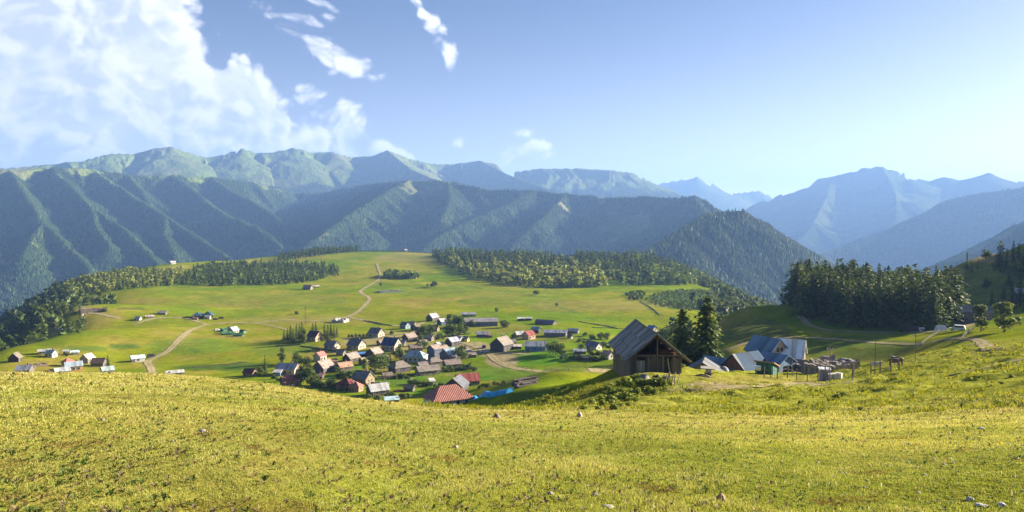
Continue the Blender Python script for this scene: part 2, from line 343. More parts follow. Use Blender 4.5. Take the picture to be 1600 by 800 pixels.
# ------------------------------------------------------------------ node helper
class NT:
    """tiny expression layer over a node tree"""
    def __init__(s, tree): s.t = tree; s.n = tree.nodes; s.l = tree.links
    def node(s, typ, **kw):
        n = s.n.new(typ)
        for k, v in kw.items(): setattr(n, k, v)
        return n
    def put(s, sock, v):
        if isinstance(v, (int, float)): sock.default_value = v
        elif isinstance(v, (tuple, list)):
            sock.default_value = tuple(v) + ((1.,) if len(v) == 3 and len(sock.default_value) == 4 else ())
        else: s.l.new(v, sock)
    def m(s, op, a, b=0., c=0.):
        n = s.node('ShaderNodeMath', operation=op); s.put(n.inputs[0], a); s.put(n.inputs[1], b)
        if op in ('MULTIPLY_ADD', 'SMOOTH_MAX', 'SMOOTH_MIN', 'WRAP'): s.put(n.inputs[2], c)
        return n.outputs[0]
    def add(s, a, b): return s.m('ADD', a, b)
    def sub(s, a, b): return s.m('SUBTRACT', a, b)
    def mul(s, a, b): return s.m('MULTIPLY', a, b)
    def ramp(s, v, a, b, lo=0., hi=1., smooth=True):
        n = s.node('ShaderNodeMapRange', interpolation_type='SMOOTHSTEP' if smooth else 'LINEAR')
        s.put(n.inputs[0], v); n.inputs[1].default_value = a; n.inputs[2].default_value = b
        n.inputs[3].default_value = lo; n.inputs[4].default_value = hi
        return n.outputs[0]
    def vec(s, x, y, z=0.):
        n = s.node('ShaderNodeCombineXYZ'); s.put(n.inputs[0], x); s.put(n.inputs[1], y); s.put(n.inputs[2], z); return n.outputs[0]
    def noise(s, v, scale, detail=4., rough=.55, dist=0.):
        n = s.node('ShaderNodeTexNoise'); s.put(n.inputs['Vector'], v); n.inputs['Scale'].default_value = scale
        n.inputs['Detail'].default_value = detail; n.inputs['Roughness'].default_value = rough; n.inputs['Distortion'].default_value = dist
        return n.outputs['Fac']
    def mix(s, f, a, b, blend='MIX'):
        n = s.node('ShaderNodeMix', data_type='RGBA', blend_type=blend); n.clamp_factor = True
        s.put(n.inputs[0], f); s.put(n.inputs[6], a); s.put(n.inputs[7], b); return n.outputs[2]
    def vm(s, op, a, b):
        n = s.node('ShaderNodeVectorMath', operation=op); s.put(n.inputs[0], a)
        if op == 'SCALE': s.put(n.inputs[3], b)
        else: s.put(n.inputs[1], b)
        return n.outputs[0]

def new_mat(name):
    m = bpy.data.materials.new(name); m.use_nodes = True
    nt = NT(m.node_tree); b = m.node_tree.nodes['Principled BSDF']
    return m, nt, b

def pos_of(nt): return nt.node('ShaderNodeNewGeometry').outputs['Position']
def obj_of(nt): return nt.node('ShaderNodeTexCoord').outputs['Object']

def bump(nt, b, h, dist, strength=1.):
    n = nt.node('ShaderNodeBump'); n.inputs['Strength'].default_value = strength; n.inputs['Distance'].default_value = dist
    nt.put(n.inputs['Height'], h); nt.l.new(n.outputs[0], b.inputs['Normal'])

def ground_mat(name, scales, amt=.35, bumps=None):
    m, nt, b = new_mat(name)
    a = nt.node('ShaderNodeAttribute', attribute_name='Col').outputs['Color']
    p = pos_of(nt); f = None
    for sc, w in scales:
        n = nt.ramp(nt.noise(p, sc, 5., .6), .25, .75, 1 - w, 1 + w, False)
        f = n if f is None else nt.mul(f, n)
    nt.put(b.inputs['Base Color'], nt.vm('SCALE', a, f))
    b.inputs['Roughness'].default_value = .95; b.inputs['Specular IOR Level'].default_value = 0.
    if bumps:
        h = nt.noise(p, bumps[0], 5., .65); bump(nt, b, h, bumps[1], 1.)
    return m

def attr_leaf_mat(name, trans=.35, vary=.25, rough=.6):
    """foliage: colour per leaf from the mesh, some light through the leaf"""
    m, nt, b = new_mat(name)
    a = nt.node('ShaderNodeAttribute', attribute_name='Col').outputs['Color']
    r = nt.node('ShaderNodeObjectInfo').outputs['Random']
    col = nt.vm('SCALE', a, nt.ramp(r, 0, 1, 1 - vary, 1 + vary, False))
    nt.put(b.inputs['Base Color'], col); b.inputs['Roughness'].default_value = rough; b.inputs['Specular IOR Level'].default_value = .15
    if trans > 0:
        t = nt.node('ShaderNodeBsdfTranslucent'); nt.put(t.inputs[0], nt.vm('MULTIPLY', col, (1.15, 1.1, .6)))
        x = nt.node('ShaderNodeMixShader'); x.inputs[0].default_value = trans
        nt.l.new(b.outputs[0], x.inputs[1]); nt.l.new(t.outputs[0], x.inputs[2])
        nt.l.new(x.outputs[0], m.node_tree.nodes['Material Output'].inputs[0])
    return m

_MATS = {}
def surf(kind, col):
    """building materials: metal (ribbed sheet), slate, boards, stone, plaster, plain, glass"""
    key = (kind, tuple(round(c, 3) for c in col))
    if key in _MATS: return _MATS[key]
    m, nt, b = new_mat(kind + '_%02d' % len(_MATS))
    p = obj_of(nt)
    sx = nt.node('ShaderNodeSeparateXYZ'); nt.l.new(p, sx.inputs[0]); X, Y, Zc = sx.outputs
    big = nt.ramp(nt.noise(p, .45, 4.), .3, .7, .8, 1.15, False)
    b.inputs['Specular IOR Level'].default_value = .3
    if kind == 'metal':
        w = nt.m('SINE', nt.mul(X, 2 * PI / .55))
        rust = nt.ramp(nt.noise(p, .9, 6., .7), .58, .78)
        panel = nt.ramp(nt.noise(nt.vec(nt.m('FLOOR', nt.mul(X, .9)), nt.m('FLOOR', nt.mul(Y, .45)), 0.), 7.31, 0.), .3, .7, .72, 1.18, False)
        c = nt.vm('SCALE', nt.mix(nt.mul(rust, .6), col, (.20, .11, .06)), nt.mul(big, panel))
        nt.put(b.inputs['Base Color'], c); b.inputs['Roughness'].default_value = .65; b.inputs['Specular IOR Level'].default_value = .06
        bump(nt, b, w, .02, .6)
    elif kind == 'tile':
        w = nt.m('SINE', nt.mul(X, 2 * PI / .62)); c = nt.vm('SCALE', nt.mix(nt.ramp(w, -.6, .9), nt_dark(col, .62), col), big)
        nt.put(b.inputs['Base Color'], c); b.inputs['Roughness'].default_value = .55
        bump(nt, b, w, .08, 1.)
    elif kind == 'slate':
        cell = nt.vec(nt.m('FLOOR', nt.add(nt.mul(X, .75), nt.mul(nt.m('FLOOR', nt.mul(Y, 1.1)), .37))), nt.m('FLOOR', nt.mul(Y, 1.1)), 0.)
        pn = nt.ramp(nt.noise(cell, 5.77, 0.), .3, .7, .72, 1.22, False)
        fine = nt.ramp(nt.noise(p, 5., 5., .7), .25, .75, .75, 1.2, False)
        nt.put(b.inputs['Base Color'], nt.vm('SCALE', nt.vm('SCALE', col if not isinstance(col, tuple) else nt.mix(0., col, col), pn), nt.mul(fine, big)))
        b.inputs['Roughness'].default_value = .7; bump(nt, b, nt.add(pn, nt.mul(fine, .4)), .05, .8)
    elif kind == 'boards':
        fl = nt.m('FLOOR', nt.mul(nt.add(X, Y), 4.2))
        pn = nt.ramp(nt.noise(nt.vec(fl, 0., 0.), 3.17, 0.), .3, .7, .62, 1.3, False)
        g = nt.ramp(nt.noise(nt.vec(nt.mul(nt.add(X, Y), 9.), nt.mul(Zc, .8), 0.), 1.6, 5., .7), .25, .75, .7, 1.25, False)
        nt.put(b.inputs['Base Color'], nt.vm('SCALE', nt.mix(0., col, col), nt.mul(pn, g)))
        b.inputs['Roughness'].default_value = .85; bump(nt, b, nt.add(pn, g), .03, .7)
    elif kind == 'stone':
        v = nt.node('ShaderNodeTexVoronoi'); nt.l.new(p, v.inputs['Vector']); v.inputs['Scale'].default_value = 2.6
        f = nt.ramp(v.outputs['Distance'], 0., .55, 1.15, .55, False)
        g = nt.ramp(nt.noise(p, 1.3, 5., .65), .28, .72, .7, 1.25, False)
        cc = nt.mix(nt.ramp(nt.noise(p, 3.1, 2.), .4, .65), col, nt_dark(col, .68))
        nt.put(b.inputs['Base Color'], nt.vm('SCALE', cc, nt.mul(f, g))); b.inputs['Roughness'].default_value = .9
        bump(nt, b, f, .08, .8)
    elif kind == 'glass':
        nt.put(b.inputs['Base Color'], col); b.inputs['Roughness'].default_value = .12; b.inputs['Specular IOR Level'].default_value = .6
    else:
        g = nt.ramp(nt.noise(p, 2.2, 6., .65), .25, .75, .8, 1.15, False)
        nt.put(b.inputs['Base Color'], nt.vm('SCALE', nt.mix(0., col, col), nt.mul(g, big))); b.inputs['Roughness'].default_value = .8
    _MATS[key] = m
    return m
def nt_dark(c, k): return tuple(x * k for x in c)

# ------------------------------------------------------------------ sun, sky, clouds
SUN_AZ, SUN_EL = math.radians(67), math.radians(17.5)
SKY_STRENGTH, SUN_STRENGTH, EXPOSURE = .05, 4.8, 2.46
to_sun = Vector((math.sin(SUN_AZ) * math.cos(SUN_EL), math.cos(SUN_AZ) * math.cos(SUN_EL), math.sin(SUN_EL)))

def build_world():
    w = bpy.data.worlds.new('World'); scene.world = w; w.use_nodes = True
    t = w.node_tree; t.nodes.clear(); nt = NT(t)
    sky = nt.node('ShaderNodeTexSky', sky_type='NISHITA'); sky.sun_disc = False
    sky.sun_elevation = SUN_EL; sky.sun_rotation = SUN_AZ; sky.altitude = 1900; sky.air_density = .27; sky.dust_density = 1.4; sky.ozone_density = 0.
    d = nt.node('ShaderNodeTexCoord').outputs['Generated']
    sp = nt.node('ShaderNodeSeparateXYZ'); nt.l.new(d, sp.inputs[0]); x, y, z = sp.outputs
    hs = nt.node('ShaderNodeHueSaturation'); nt.l.new(sky.outputs[0], hs.inputs['Color']); nt.put(hs.inputs['Saturation'], nt.ramp(z, .0, .36, .25, 1.05))   # milky air low over the ranges
    bg = nt.node('ShaderNodeBackground'); nt.l.new(hs.outputs[0], bg.inputs[0]); bg.inputs[1].default_value = SKY_STRENGTH
    u0 = nt.m('ARCTAN2', x, y); v0 = nt.m('ARCSINE', z)
    def ang(px, py): return px_az(px, py), math.atan(px_s(px, py))
    # cumulus masses standing over the ridge and thin streaks above: centre, half sizes (px of arc), turn, weight
    K = 1 / FPX
    blobs = [(60, 30, 215, 130, 0, 2.3), (110, 140, 130, 110, -10, 2.0), (215, 110, 60, 90, 0, 1.6), (335, 200, 116, 104, 0, 2.3), (412, 205, 54, 84, 0, 1.6), (235, 210, 110, 85, 0, 1.8),
             (60, 225, 190, 80, 0, .95), (485, 215, 44, 46, 20, 1.15), (545, 218, 42, 52, -20, 1.15), (600, 240, 58, 24, 20, 1.05),
             (470, 50, 105, 38, 40, .54), (530, 88, 60, 28, 40, .54), (452, 10, 34, 26, 0, .45), (530, 42, 40, 9, 52, .34), (676, 55, 90, 20, 54, .56), (704, 92, 42, 17, 62, .60), (540, 0, 60, 10, 10, .35),
             (812, 238, 66, 36, 25, .72), (700, 228, 34, 18, 0, .22), (480, 130, 60, 26, 45, .25)]
    def detail(uu, vv):
        f = nt.noise(nt.vec(uu, nt.mul(vv, 1.2), 0.), 20., 6., .62)
        vo = nt.node('ShaderNodeTexVoronoi', feature='F1'); nt.put(vo.inputs['Vector'], nt.vec(uu, nt.mul(vv, 1.15), 1.3)); vo.inputs['Scale'].default_value = 21.; vo.inputs['Detail'].default_value = 2.; vo.inputs['Roughness'].default_value = .55
        return nt.m('MULTIPLY_ADD', nt.sub(f, .5), 1.55, nt.m('MULTIPLY_ADD', vo.outputs['Distance'], -1.15, .88))
    wn = nt.node('ShaderNodeTexNoise'); nt.put(wn.inputs['Vector'], nt.vec(u0, v0, 3.7)); wn.inputs['Scale'].default_value = 9.; wn.inputs['Detail'].default_value = 3.
    ws = nt.node('ShaderNodeSeparateXYZ'); nt.l.new(wn.outputs['Color'], ws.inputs[0])
    uu = nt.m('MULTIPLY_ADD', nt.sub(ws.outputs[0], .5), .085, u0); vv = nt.m('MULTIPLY_ADD', nt.sub(ws.outputs[1], .5), .06, v0)
    tot = None
    for px, py, rx, ry, rot, wt in blobs:
        a, e = ang(px, py); c, s_ = math.cos(math.radians(-rot)), math.sin(math.radians(-rot))
        du = nt.sub(uu, a); dv = nt.sub(vv, e)
        p = nt.mul(nt.m('MULTIPLY_ADD', du, c, nt.mul(dv, s_)), 1 / (rx * K)); q = nt.mul(nt.m('MULTIPLY_ADD', dv, c, nt.mul(du, -s_)), 1 / (ry * K))
        r2 = nt.m('MULTIPLY_ADD', p, p, nt.mul(q, q))
        g = nt.m('MAXIMUM', nt.mul(nt.sub(1., r2), wt), -1.3)
        tot = g if tot is None else nt.m('SMOOTH_MAX', tot, g, .25)
    d0 = detail(uu, vv); d1 = detail(nt.add(uu, .013), nt.add(vv, .013))
    D0 = nt.add(tot, d0)
    edge = nt.ramp(tot, .95, -.1, 0., .45)
    rl = nt.add(nt.sub(d0, d1), nt.mul(edge, nt.ramp(nt.m('MULTIPLY_ADD', u0, .7, v0), -.5, .1)))  # relief: light from the right painted from the offset noise
    alpha = nt.m('MULTIPLY', nt.ramp(D0, -.04, .60), nt.ramp(nt.add(D0, nt.mul(v0, 5.)), .3, 1.25))
    thick = nt.ramp(D0, .2, 1.6)
    rel = nt.ramp(rl, -.26, .42, 0., 1., False)
    low = nt.ramp(v0, .05, .20, 0., 1.)                       # shade of the bases, painted into the cloud colour
    lit = nt.m('MINIMUM', 1., nt.add(nt.mul(rel, .80), nt.mul(nt.m('MULTIPLY_ADD', low, .5, .12), nt.sub(1.15, thick))))
    side = nt.ramp(u0, -.62, -.40)                            # far end of the bank painted darker, as if shaded by the rest
    lit = nt.mul(lit, nt.m('MULTIPLY_ADD', side, .22, .78))
    cc = nt.mix(lit, (.128, .143, .174), (.240, .238, .241))
    cb = nt.node('ShaderNodeBackground'); nt.l.new(cc, cb.inputs[0]); cb.inputs[1].default_value = 1.0
    fade = nt.mul(alpha, nt.ramp(v0, .02, .11, .35, 1.))
    fade = nt.mul(fade, nt.ramp(z, 0., .02))
    mx = nt.node('ShaderNodeMixShader'); nt.put(mx.inputs[0], fade); nt.l.new(bg.outputs[0], mx.inputs[1]); nt.l.new(cb.outputs[0], mx.inputs[2])
    out = nt.node('ShaderNodeOutputWorld'); nt.l.new(mx.outputs[0], out.inputs[0])
    w.cycles.sampling_method = 'MANUAL'; w.cycles.sample_map_resolution = 512
build_world()

sl = bpy.data.lights.new('sun', 'SUN'); sl.energy = SUN_STRENGTH; sl.angle = math.radians(.55); sl.color = (1., .88, .69)
so = bpy.data.objects.new('sun', sl); link(so); so.rotation_euler = (-to_sun).to_track_quat('-Z', 'Y').to_euler()

cam = bpy.data.cameras.new('camera'); co = bpy.data.objects.new('camera', cam); link(co)
cam.sensor_width = 36; cam.lens = 36 * FPX / 1600; cam.clip_start = .1; cam.clip_end = 60000
co.location = (0, 0, 0); co.rotation_euler = (PI / 2 - PITCH, 0, 0); scene.camera = co
scene.view_settings.view_transform = 'Standard'; scene.view_settings.look = 'None'; scene.view_settings.exposure = EXPOSURE; scene.view_settings.gamma = 1
cy = scene.cycles; cy.max_bounces = 6; cy.diffuse_bounces = 3; cy.glossy_bounces = 2; cy.transmission_bounces = 3; cy.transparent_max_bounces = 6; cy.volume_bounces = 0
cy.use_denoising = True; cy.sample_clamp_indirect = 6; cy.caustics_reflective = False; cy.caustics_refractive = False

# the air: one closed box of even pale haze round the whole scene
HAZE = 1.0e-4
mh = bpy.data.materials.new('haze'); mh.use_nodes = True; mh.node_tree.nodes.clear()
_n = NT(mh.node_tree); _v = _n.node('ShaderNodeVolumePrincipled'); _v.inputs['Color'].default_value = (.225, .408, .84, 1)
_v.inputs['Density'].default_value = HAZE; _v.inputs['Anisotropy'].default_value = .12
_o = _n.node('ShaderNodeOutputMaterial'); _n.l.new(_v.outputs[0], _o.inputs['Volume'])
mh.cycles.homogeneous_volume = True
_b = MB().box(-15200, 15200, -15200, 15200, -356, 1080)
tag(_b.build('haze', mh), 'pale blue haze filling the valley and veiling the far mountains', 'haze', kind='stuff')
# ------------------------------------------------------------------ ground colours (meadow, dry grass, crops, soil, and some painted shade)
def lerp(a, b, t): return a * (1 - t[..., None]) + np.asarray(b) * t[..., None]
GPX, GPY = to_px(GX, GY, GZ)
_n1 = fbm(GX / 90, GY / 90, 4, 21); _n2 = fbm(GX / 22, GY / 22, 4, 22); _n3 = fbm(GX / 5, GY / 5, 4, 23)
GREEN = np.array((.115, .178, .006)); YGREEN = np.array((.182, .202, .008)); STRAW = np.array((.26, .205, .045)); SOIL = np.array((.32, .245, .15)); CROP = np.array((.055, .12, .018))
COL = np.zeros(GX.shape + (3,)); COL[:] = GREEN
COL = lerp(COL, YGREEN, sstep(-.35, .35, _n1 + .5 * _n2 + .12))
COL = lerp(COL, STRAW, .65 * sstep(.12, .5, _n2 * .7 + _n1 * .5 + .05))
_near = 1 - sstep(45, 75, RR)
COL = lerp(COL, np.array((.20, .185, .035)), _near * .75)
COL = lerp(COL, np.array((.25, .20, .06)), _near * sstep(-.1, .45, _n3 + .6 * _n2) * .6)
COL = lerp(COL, np.array((.23, .235, .04)), (sstep(48, 60, RR) * (1 - sstep(160, 220, RR)) * sstep(.08, .18, AA)) * .7)
# ground patches: centre px, half sizes, colour, strength, least distance
PATCH = [
 (845, 560, 58, 12, (.085, .20, .008), .9, 200), (905, 575, 50, 8, (.12, .17, .02), .8, 200), (795, 585, 60, 14, (.09, .15, .02), .7, 200),
 (700, 600, 40, 8, (.08, .15, .02), .6, 200), (620, 598, 50, 8, (.07, .15, .018), .7, 200), (560, 585, 30, 8, (.09, .16, .02), .6, 200),
 (330, 575, 60, 5, (.05, .10, .015), .8, 200), (385, 572, 50, 6, (.05, .10, .015), .8, 200), (195, 541, 30, 4, (.06, .12, .02), .8, 200),
 (130, 545, 45, 5, (.09, .16, .025), .7, 200), (205, 482, 26, 2.2, (.06, .09, .025), .8, 300), (300, 540, 80, 14, (.11, .18, .02), .6, 200), (440, 545, 60, 12, (.10, .17, .02), .5, 200),
 (1080, 468, 72, 16, (.05, .09, .025), .85, 400), (800, 470, 90, 8, (.10, .17, .02), .5, 400), (640, 402, 60, 9, (.22, .19, .06), .6, 900),
 (740, 545, 32, 10, SOIL, .7, 250), (785, 562, 26, 12, SOIL * .95, .8, 250), (720, 575, 30, 5, (.15, .16, .03), .5, 250), (570, 535, 40, 9, SOIL, .45, 300), (640, 540, 60, 12, SOIL, .30, 250),
 (640, 523, 50, 6, SOIL, .35, 300), (770, 512, 60, 8, STRAW, .5, 300), (860, 528, 40, 10, (.20, .19, .03), .6, 300), (140, 485, 22, 5, SOIL, .6, 300), (90, 575, 90, 8, STRAW, .4, 200),
 (1120, 603, 62, 7, (.25, .19, .13), .8, 80), (1190, 594, 110, 8, (.23, .19, .05), .6, 80), (1010, 605, 80, 14, (.09, .13, .025), .5, 80), (880, 620, 90, 16, (.09, .12, .025), .5, 60),  # last patch: shade on the flank of the barn spur, painted as darker turf
 (1180, 520, 60, 25, (.10, .095, .04), .6, 170), (1330, 545, 110, 22, (.075, .10, .03), .6, 170), (1150, 475, 30, 6, STRAW, .6, 400), (1540, 445, 85, 42, (.13, .155, .03), .8, 330),  # first two patches paint the shade of the hollow below the grove
 (1545, 402, 60, 9, (.30, .23, .10), .9, 380), (1490, 424, 22, 9, (.30, .23, .10), .8, 380), (750, 455, 150, 10, (.15, .19, .025), .5, 400), (930, 478, 110, 10, (.21, .19, .05), .6, 400), (480, 500, 120, 8, (.21, .19, .05), .5, 400),
 (612, 568, 11, 3.5, (.08, .20, .01), .9, 200), (528, 565, 10, 3, (.10, .19, .015), .9, 200), (560, 574, 12, 3, (.075, .19, .01), .9, 200), (640, 590, 26, 4, (.08, .19, .01), .8, 200), (690, 566, 9, 2.5, (.09, .19, .012), .9, 200), (600, 552, 10, 2.5, (.09, .18, .012), .8, 200), (745, 590, 30, 4, (.08, .20, .01), .8, 200), (770, 598, 24, 3, (.22, .21, .02), .8, 200), (860, 532, 14, 3, (.09, .18, .012), .8, 200), (515, 590, 18, 4, (.09, .20, .01), .8, 200), (560, 540, 18, 3, (.11, .19, .012), .7, 200), (905, 540, 16, 3, (.10, .18, .012), .7, 200), (480, 548, 26, 4, (.10, .19, .012), .7, 200), (655, 612, 26, 4, (.09, .19, .012), .7, 200),
 (1040, 432, 40, 5, (.24, .2, .08), .5, 600), (420, 470, 120, 14, (.15, .18, .03), .4, 400),
]
for px, py, rx, ry, c, w, rm in PATCH:
    sub = np.nonzero((RR[:, 0] > rm) & (RR[:, 0] < 2400))[0]; i0, i1 = sub[0], sub[-1] + 1
    a0, a1 = px_az(px - rx * 1.6 - 5), px_az(px + rx * 1.6 + 5); j0, j1 = np.searchsorted(AZ, a0), np.searchsorted(AZ, a1)
    S = (slice(i0, i1), slice(j0, j1))
    d = np.hypot((GPX[S] - px) / rx, (GPY[S] - py) / ry) + .22 * _n2[S] + .12 * _n3[S]
    COL[S] = lerp(COL[S], np.asarray(c), w * (1 - sstep(.8, 1.1, d)))

# forest and alpine cover of the mountains
ALP = np.array((.115, .155, .040)); ALPB = np.array((.13, .14, .055)); FOR = np.array((.030, .050, .020)); ROCK = np.array((.19, .165, .13))
_w1 = fbm(GX / 420, GY / 420, 4, 31); _w2 = fbm(GX / 130, GY / 130, 4, 32)
TREES = np.zeros(GX.shape)              # forest cover on the mountains
for k in range(1, 8):
    M = GRID == k
    if not M.any(): continue
    z = GZ[M]; n1 = _w1[M]; n2 = _w2[M]; cd = CREST[M]
    alp = lerp(np.repeat(ALP[None], len(z), 0), ALPB, sstep(-.1, .4, n1 + n2 * .6)); alp = lerp(alp, ROCK, (.35) * sstep(.25, .6, n2 + .3 * n1) * sstep(300, 0, cd))
    if k == 1: f = 1 - sstep(330, 430, z + n1 * 170 + n2 * 70)
    elif k == 2: f = 1 - sstep(150, 350, z + n1 * 150)
    elif k == 3: f = 1 - sstep(.12, .3, n1 * .6 + n2 * .5 + sstep(230, 330, z + n2 * 60) * .55 - .14)
    elif k == 4: f = np.ones(len(z))
    elif k == 5: f = sstep(.1, -.15, n1 + .5 * n2 + sstep(100, 600, z) * .5 - .1); alp = alp * .7
    elif k == 6: f = sstep(.45, .2, n1 + .4 * n2 + sstep(200, 450, z) * .3)
    else: f = sstep(.30, .05, n1 * .4 + .5 * n2 + sstep(40, 0, cd) * .5 - .05)
    COL[M] = lerp(alp, FOR, f); TREES[M] = f
COL[(GRID == 0) & (RR > 1500)] = FOR * 1.3
# canyon sides below the plateau rim are wooded
COL = np.where(((GRID == 0) & (GZ < -85) & (RR > 450))[..., None], lerp(COL, FOR * 1.3, sstep(-80, -110, GZ)), COL)

# ------------------------------------------------------------------ dirt tracks: worn soil in the ground sheet and a strip of bare earth on top
TRACKS = [
 ('dirt_track', 3.4, 200, [(240, 590), (236, 576), (231, 566), (240, 560), (262, 549), (276, 535), (290, 522), (306, 513), (324, 507), (345, 505), (365, 504), (395, 505), (420, 502), (450, 500), (485, 501), (520, 500), (545, 494), (562, 485), (573, 474), (577, 466), (566, 459), (564, 454), (578, 446), (590, 438), (594, 430), (591, 420), (589, 412)]),
 ('dirt_track', 3.0, 200, [(324, 507), (303, 501), (286, 497), (265, 496), (240, 498), (215, 505)]),
 ('dirt_track', 3.0, 300, [(188, 498), (170, 494), (150, 490), (134, 489), (129, 485), (134, 477), (145, 469), (150, 463)]),
 ('dirt_track', 3.2, 300, [(545, 495), (580, 503), (610, 508), (640, 510), (665, 503)]),
 ('dirt_track', 4.2, 250, [(545, 540), (580, 530), (615, 527), (650, 524), (690, 527), (715, 533), (740, 541), (762, 551), (775, 563), (795, 573), (820, 578), (850, 581), (880, 584), (910, 584), (935, 581), (955, 576)]),
 ('dirt_track', 3.6, 250, [(740, 541), (770, 546), (800, 552), (822, 553)]),
 ('dirt_track', 2.6, 170, [(1249, 494), (1258, 502), (1272, 511), (1295, 516), (1330, 518), (1380, 520), (1430, 519), (1470, 518), (1500, 513), (1520, 505)]),
 ('dirt_track', 2.4, 170, [(1120, 553), (1140, 545), (1165, 536), (1200, 530), (1240, 527), (1290, 529), (1340, 533), (1400, 537), (1440, 538)]),
 ('dirt_track', 2.6, 80, [(1075, 608), (1110, 606), (1150, 604), (1200, 603), (1260, 601), (1320, 598), (1345, 594)]),
 ('dirt_track', 1.6, 80, [(1600, 561), (1575, 567), (1550, 572), (1525, 578), (1490, 585)]),
 ('dirt_track', 2.4, 80, [(1548, 546), (1540, 538), (1530, 533), (1515, 530), (1490, 529), (1470, 531)]),
 ('dirt_track', 3.4, 400, [(1140, 455), (1152, 461), (1168, 467), (1186, 472)]),
 ('dirt_track', 2.2, 300, [(395, 505), (430, 510), (450, 516)]),
]
# far slopes that face the meadow: narrow footpaths
def track_points(pxs, rmin):
    P = [hit(a, b, rmin)[0] for a, b in pxs]
    out = []
    for i in range(len(P) - 1):
        p0 = P[max(i - 1, 0)]; p1 = P[i]; p2 = P[i + 1]; p3 = P[min(i + 2, len(P) - 1)]
        n = max(2, int((p2 - p1).length / 4))
        for k in range(n):
            t = k / n
            out.append(.5 * ((2 * p1) + (p2 - p0) * t + (2 * p0 - 5 * p1 + 4 * p2 - p3) * t * t + (3 * p1 - p0 - 3 * p2 + p3) * t ** 3))
    out.append(P[-1]); return out
TRACK_XY = []
def build_tracks():
    m = ground_mat('bare_earth', [(.25, .25), (1.2, .3), (4., .2)])
    for name, w, rmin, pxs in TRACKS:
        P = track_points(pxs, rmin); xy = np.array([(q.x, q.y) for q in P]); TRACK_XY.append((xy, w))
        t = np.gradient(xy, axis=0); t /= np.maximum(np.linalg.norm(t, axis=1, keepdims=True), 1e-6); nrm = np.stack([-t[:, 1], t[:, 0]], 1)
        cols = []; vc = []
        for k in (-1, -.72, -.45, -.2, 0, .2, .45, .72, 1):
            jit = 1 + .28 * fbm(xy[:, 0] / 7 + 5 * k, xy[:, 1] / 7, 3, 51) if abs(k) == 1 else 1.
            q = xy + nrm * (np.asarray(k * w / 2 * jit)[..., None] if not np.isscalar(jit) else k * w / 2)
            r = np.hypot(q[:, 0], q[:, 1])
            ge = np.clip({0: .75, .2: .45, .45: 0., .72: .12, 1: .7}[abs(k)] + .55 * fbm(q[:, 0] / 3, q[:, 1] / 3, 3, 52), 0, 1)[:, None]
            vc.append(np.array((.36, .285, .185)) * (1 - ge) + np.array((.20, .20, .035)) * ge)
            cols.append(np.column_stack([q, gz(q[:, 0], q[:, 1]) + .03 + r * .00025]))
        Vv = np.stack(cols, 1).reshape(-1, 3); n = len(xy); F = []
        for i in range(n - 1):
            for k in range(8): F.append((i * 9 + k, (i + 1) * 9 + k, (i + 1) * 9 + k + 1, i * 9 + k + 1))
        me = np_mesh(name, Vv, np.array(F)[:, ::-1], m, np.stack(vc, 1).reshape(-1, 3), smooth=True); o = link(bpy.data.objects.new(name, me)); tag(o, 'bare earth track worn through the meadow', 'track', kind='structure')
        # worn verges in the ground sheet
        i0 = np.searchsorted(R_ROWS, np.hypot(*xy.T).min() - 15); i1 = np.searchsorted(R_ROWS, np.hypot(*xy.T).max() + 15)
        aa = np.arctan2(xy[:, 0], xy[:, 1]); j0 = np.searchsorted(AZ, aa.min() - .03); j1 = np.searchsorted(AZ, aa.max() + .03)
        S = (slice(i0, i1), slice(j0, j1)); d = np.full(GX[S].shape, 1e9)
        for q in xy[::2]: d = np.minimum(d, np.hypot(GX[S] - q[0], GY[S] - q[1]))
        COL[S] = lerp(COL[S], np.array((.26, .21, .11)), .7 * (1 - sstep(w * .4, w * 1.3, d + 1.4 * _n3[S])))
build_tracks()
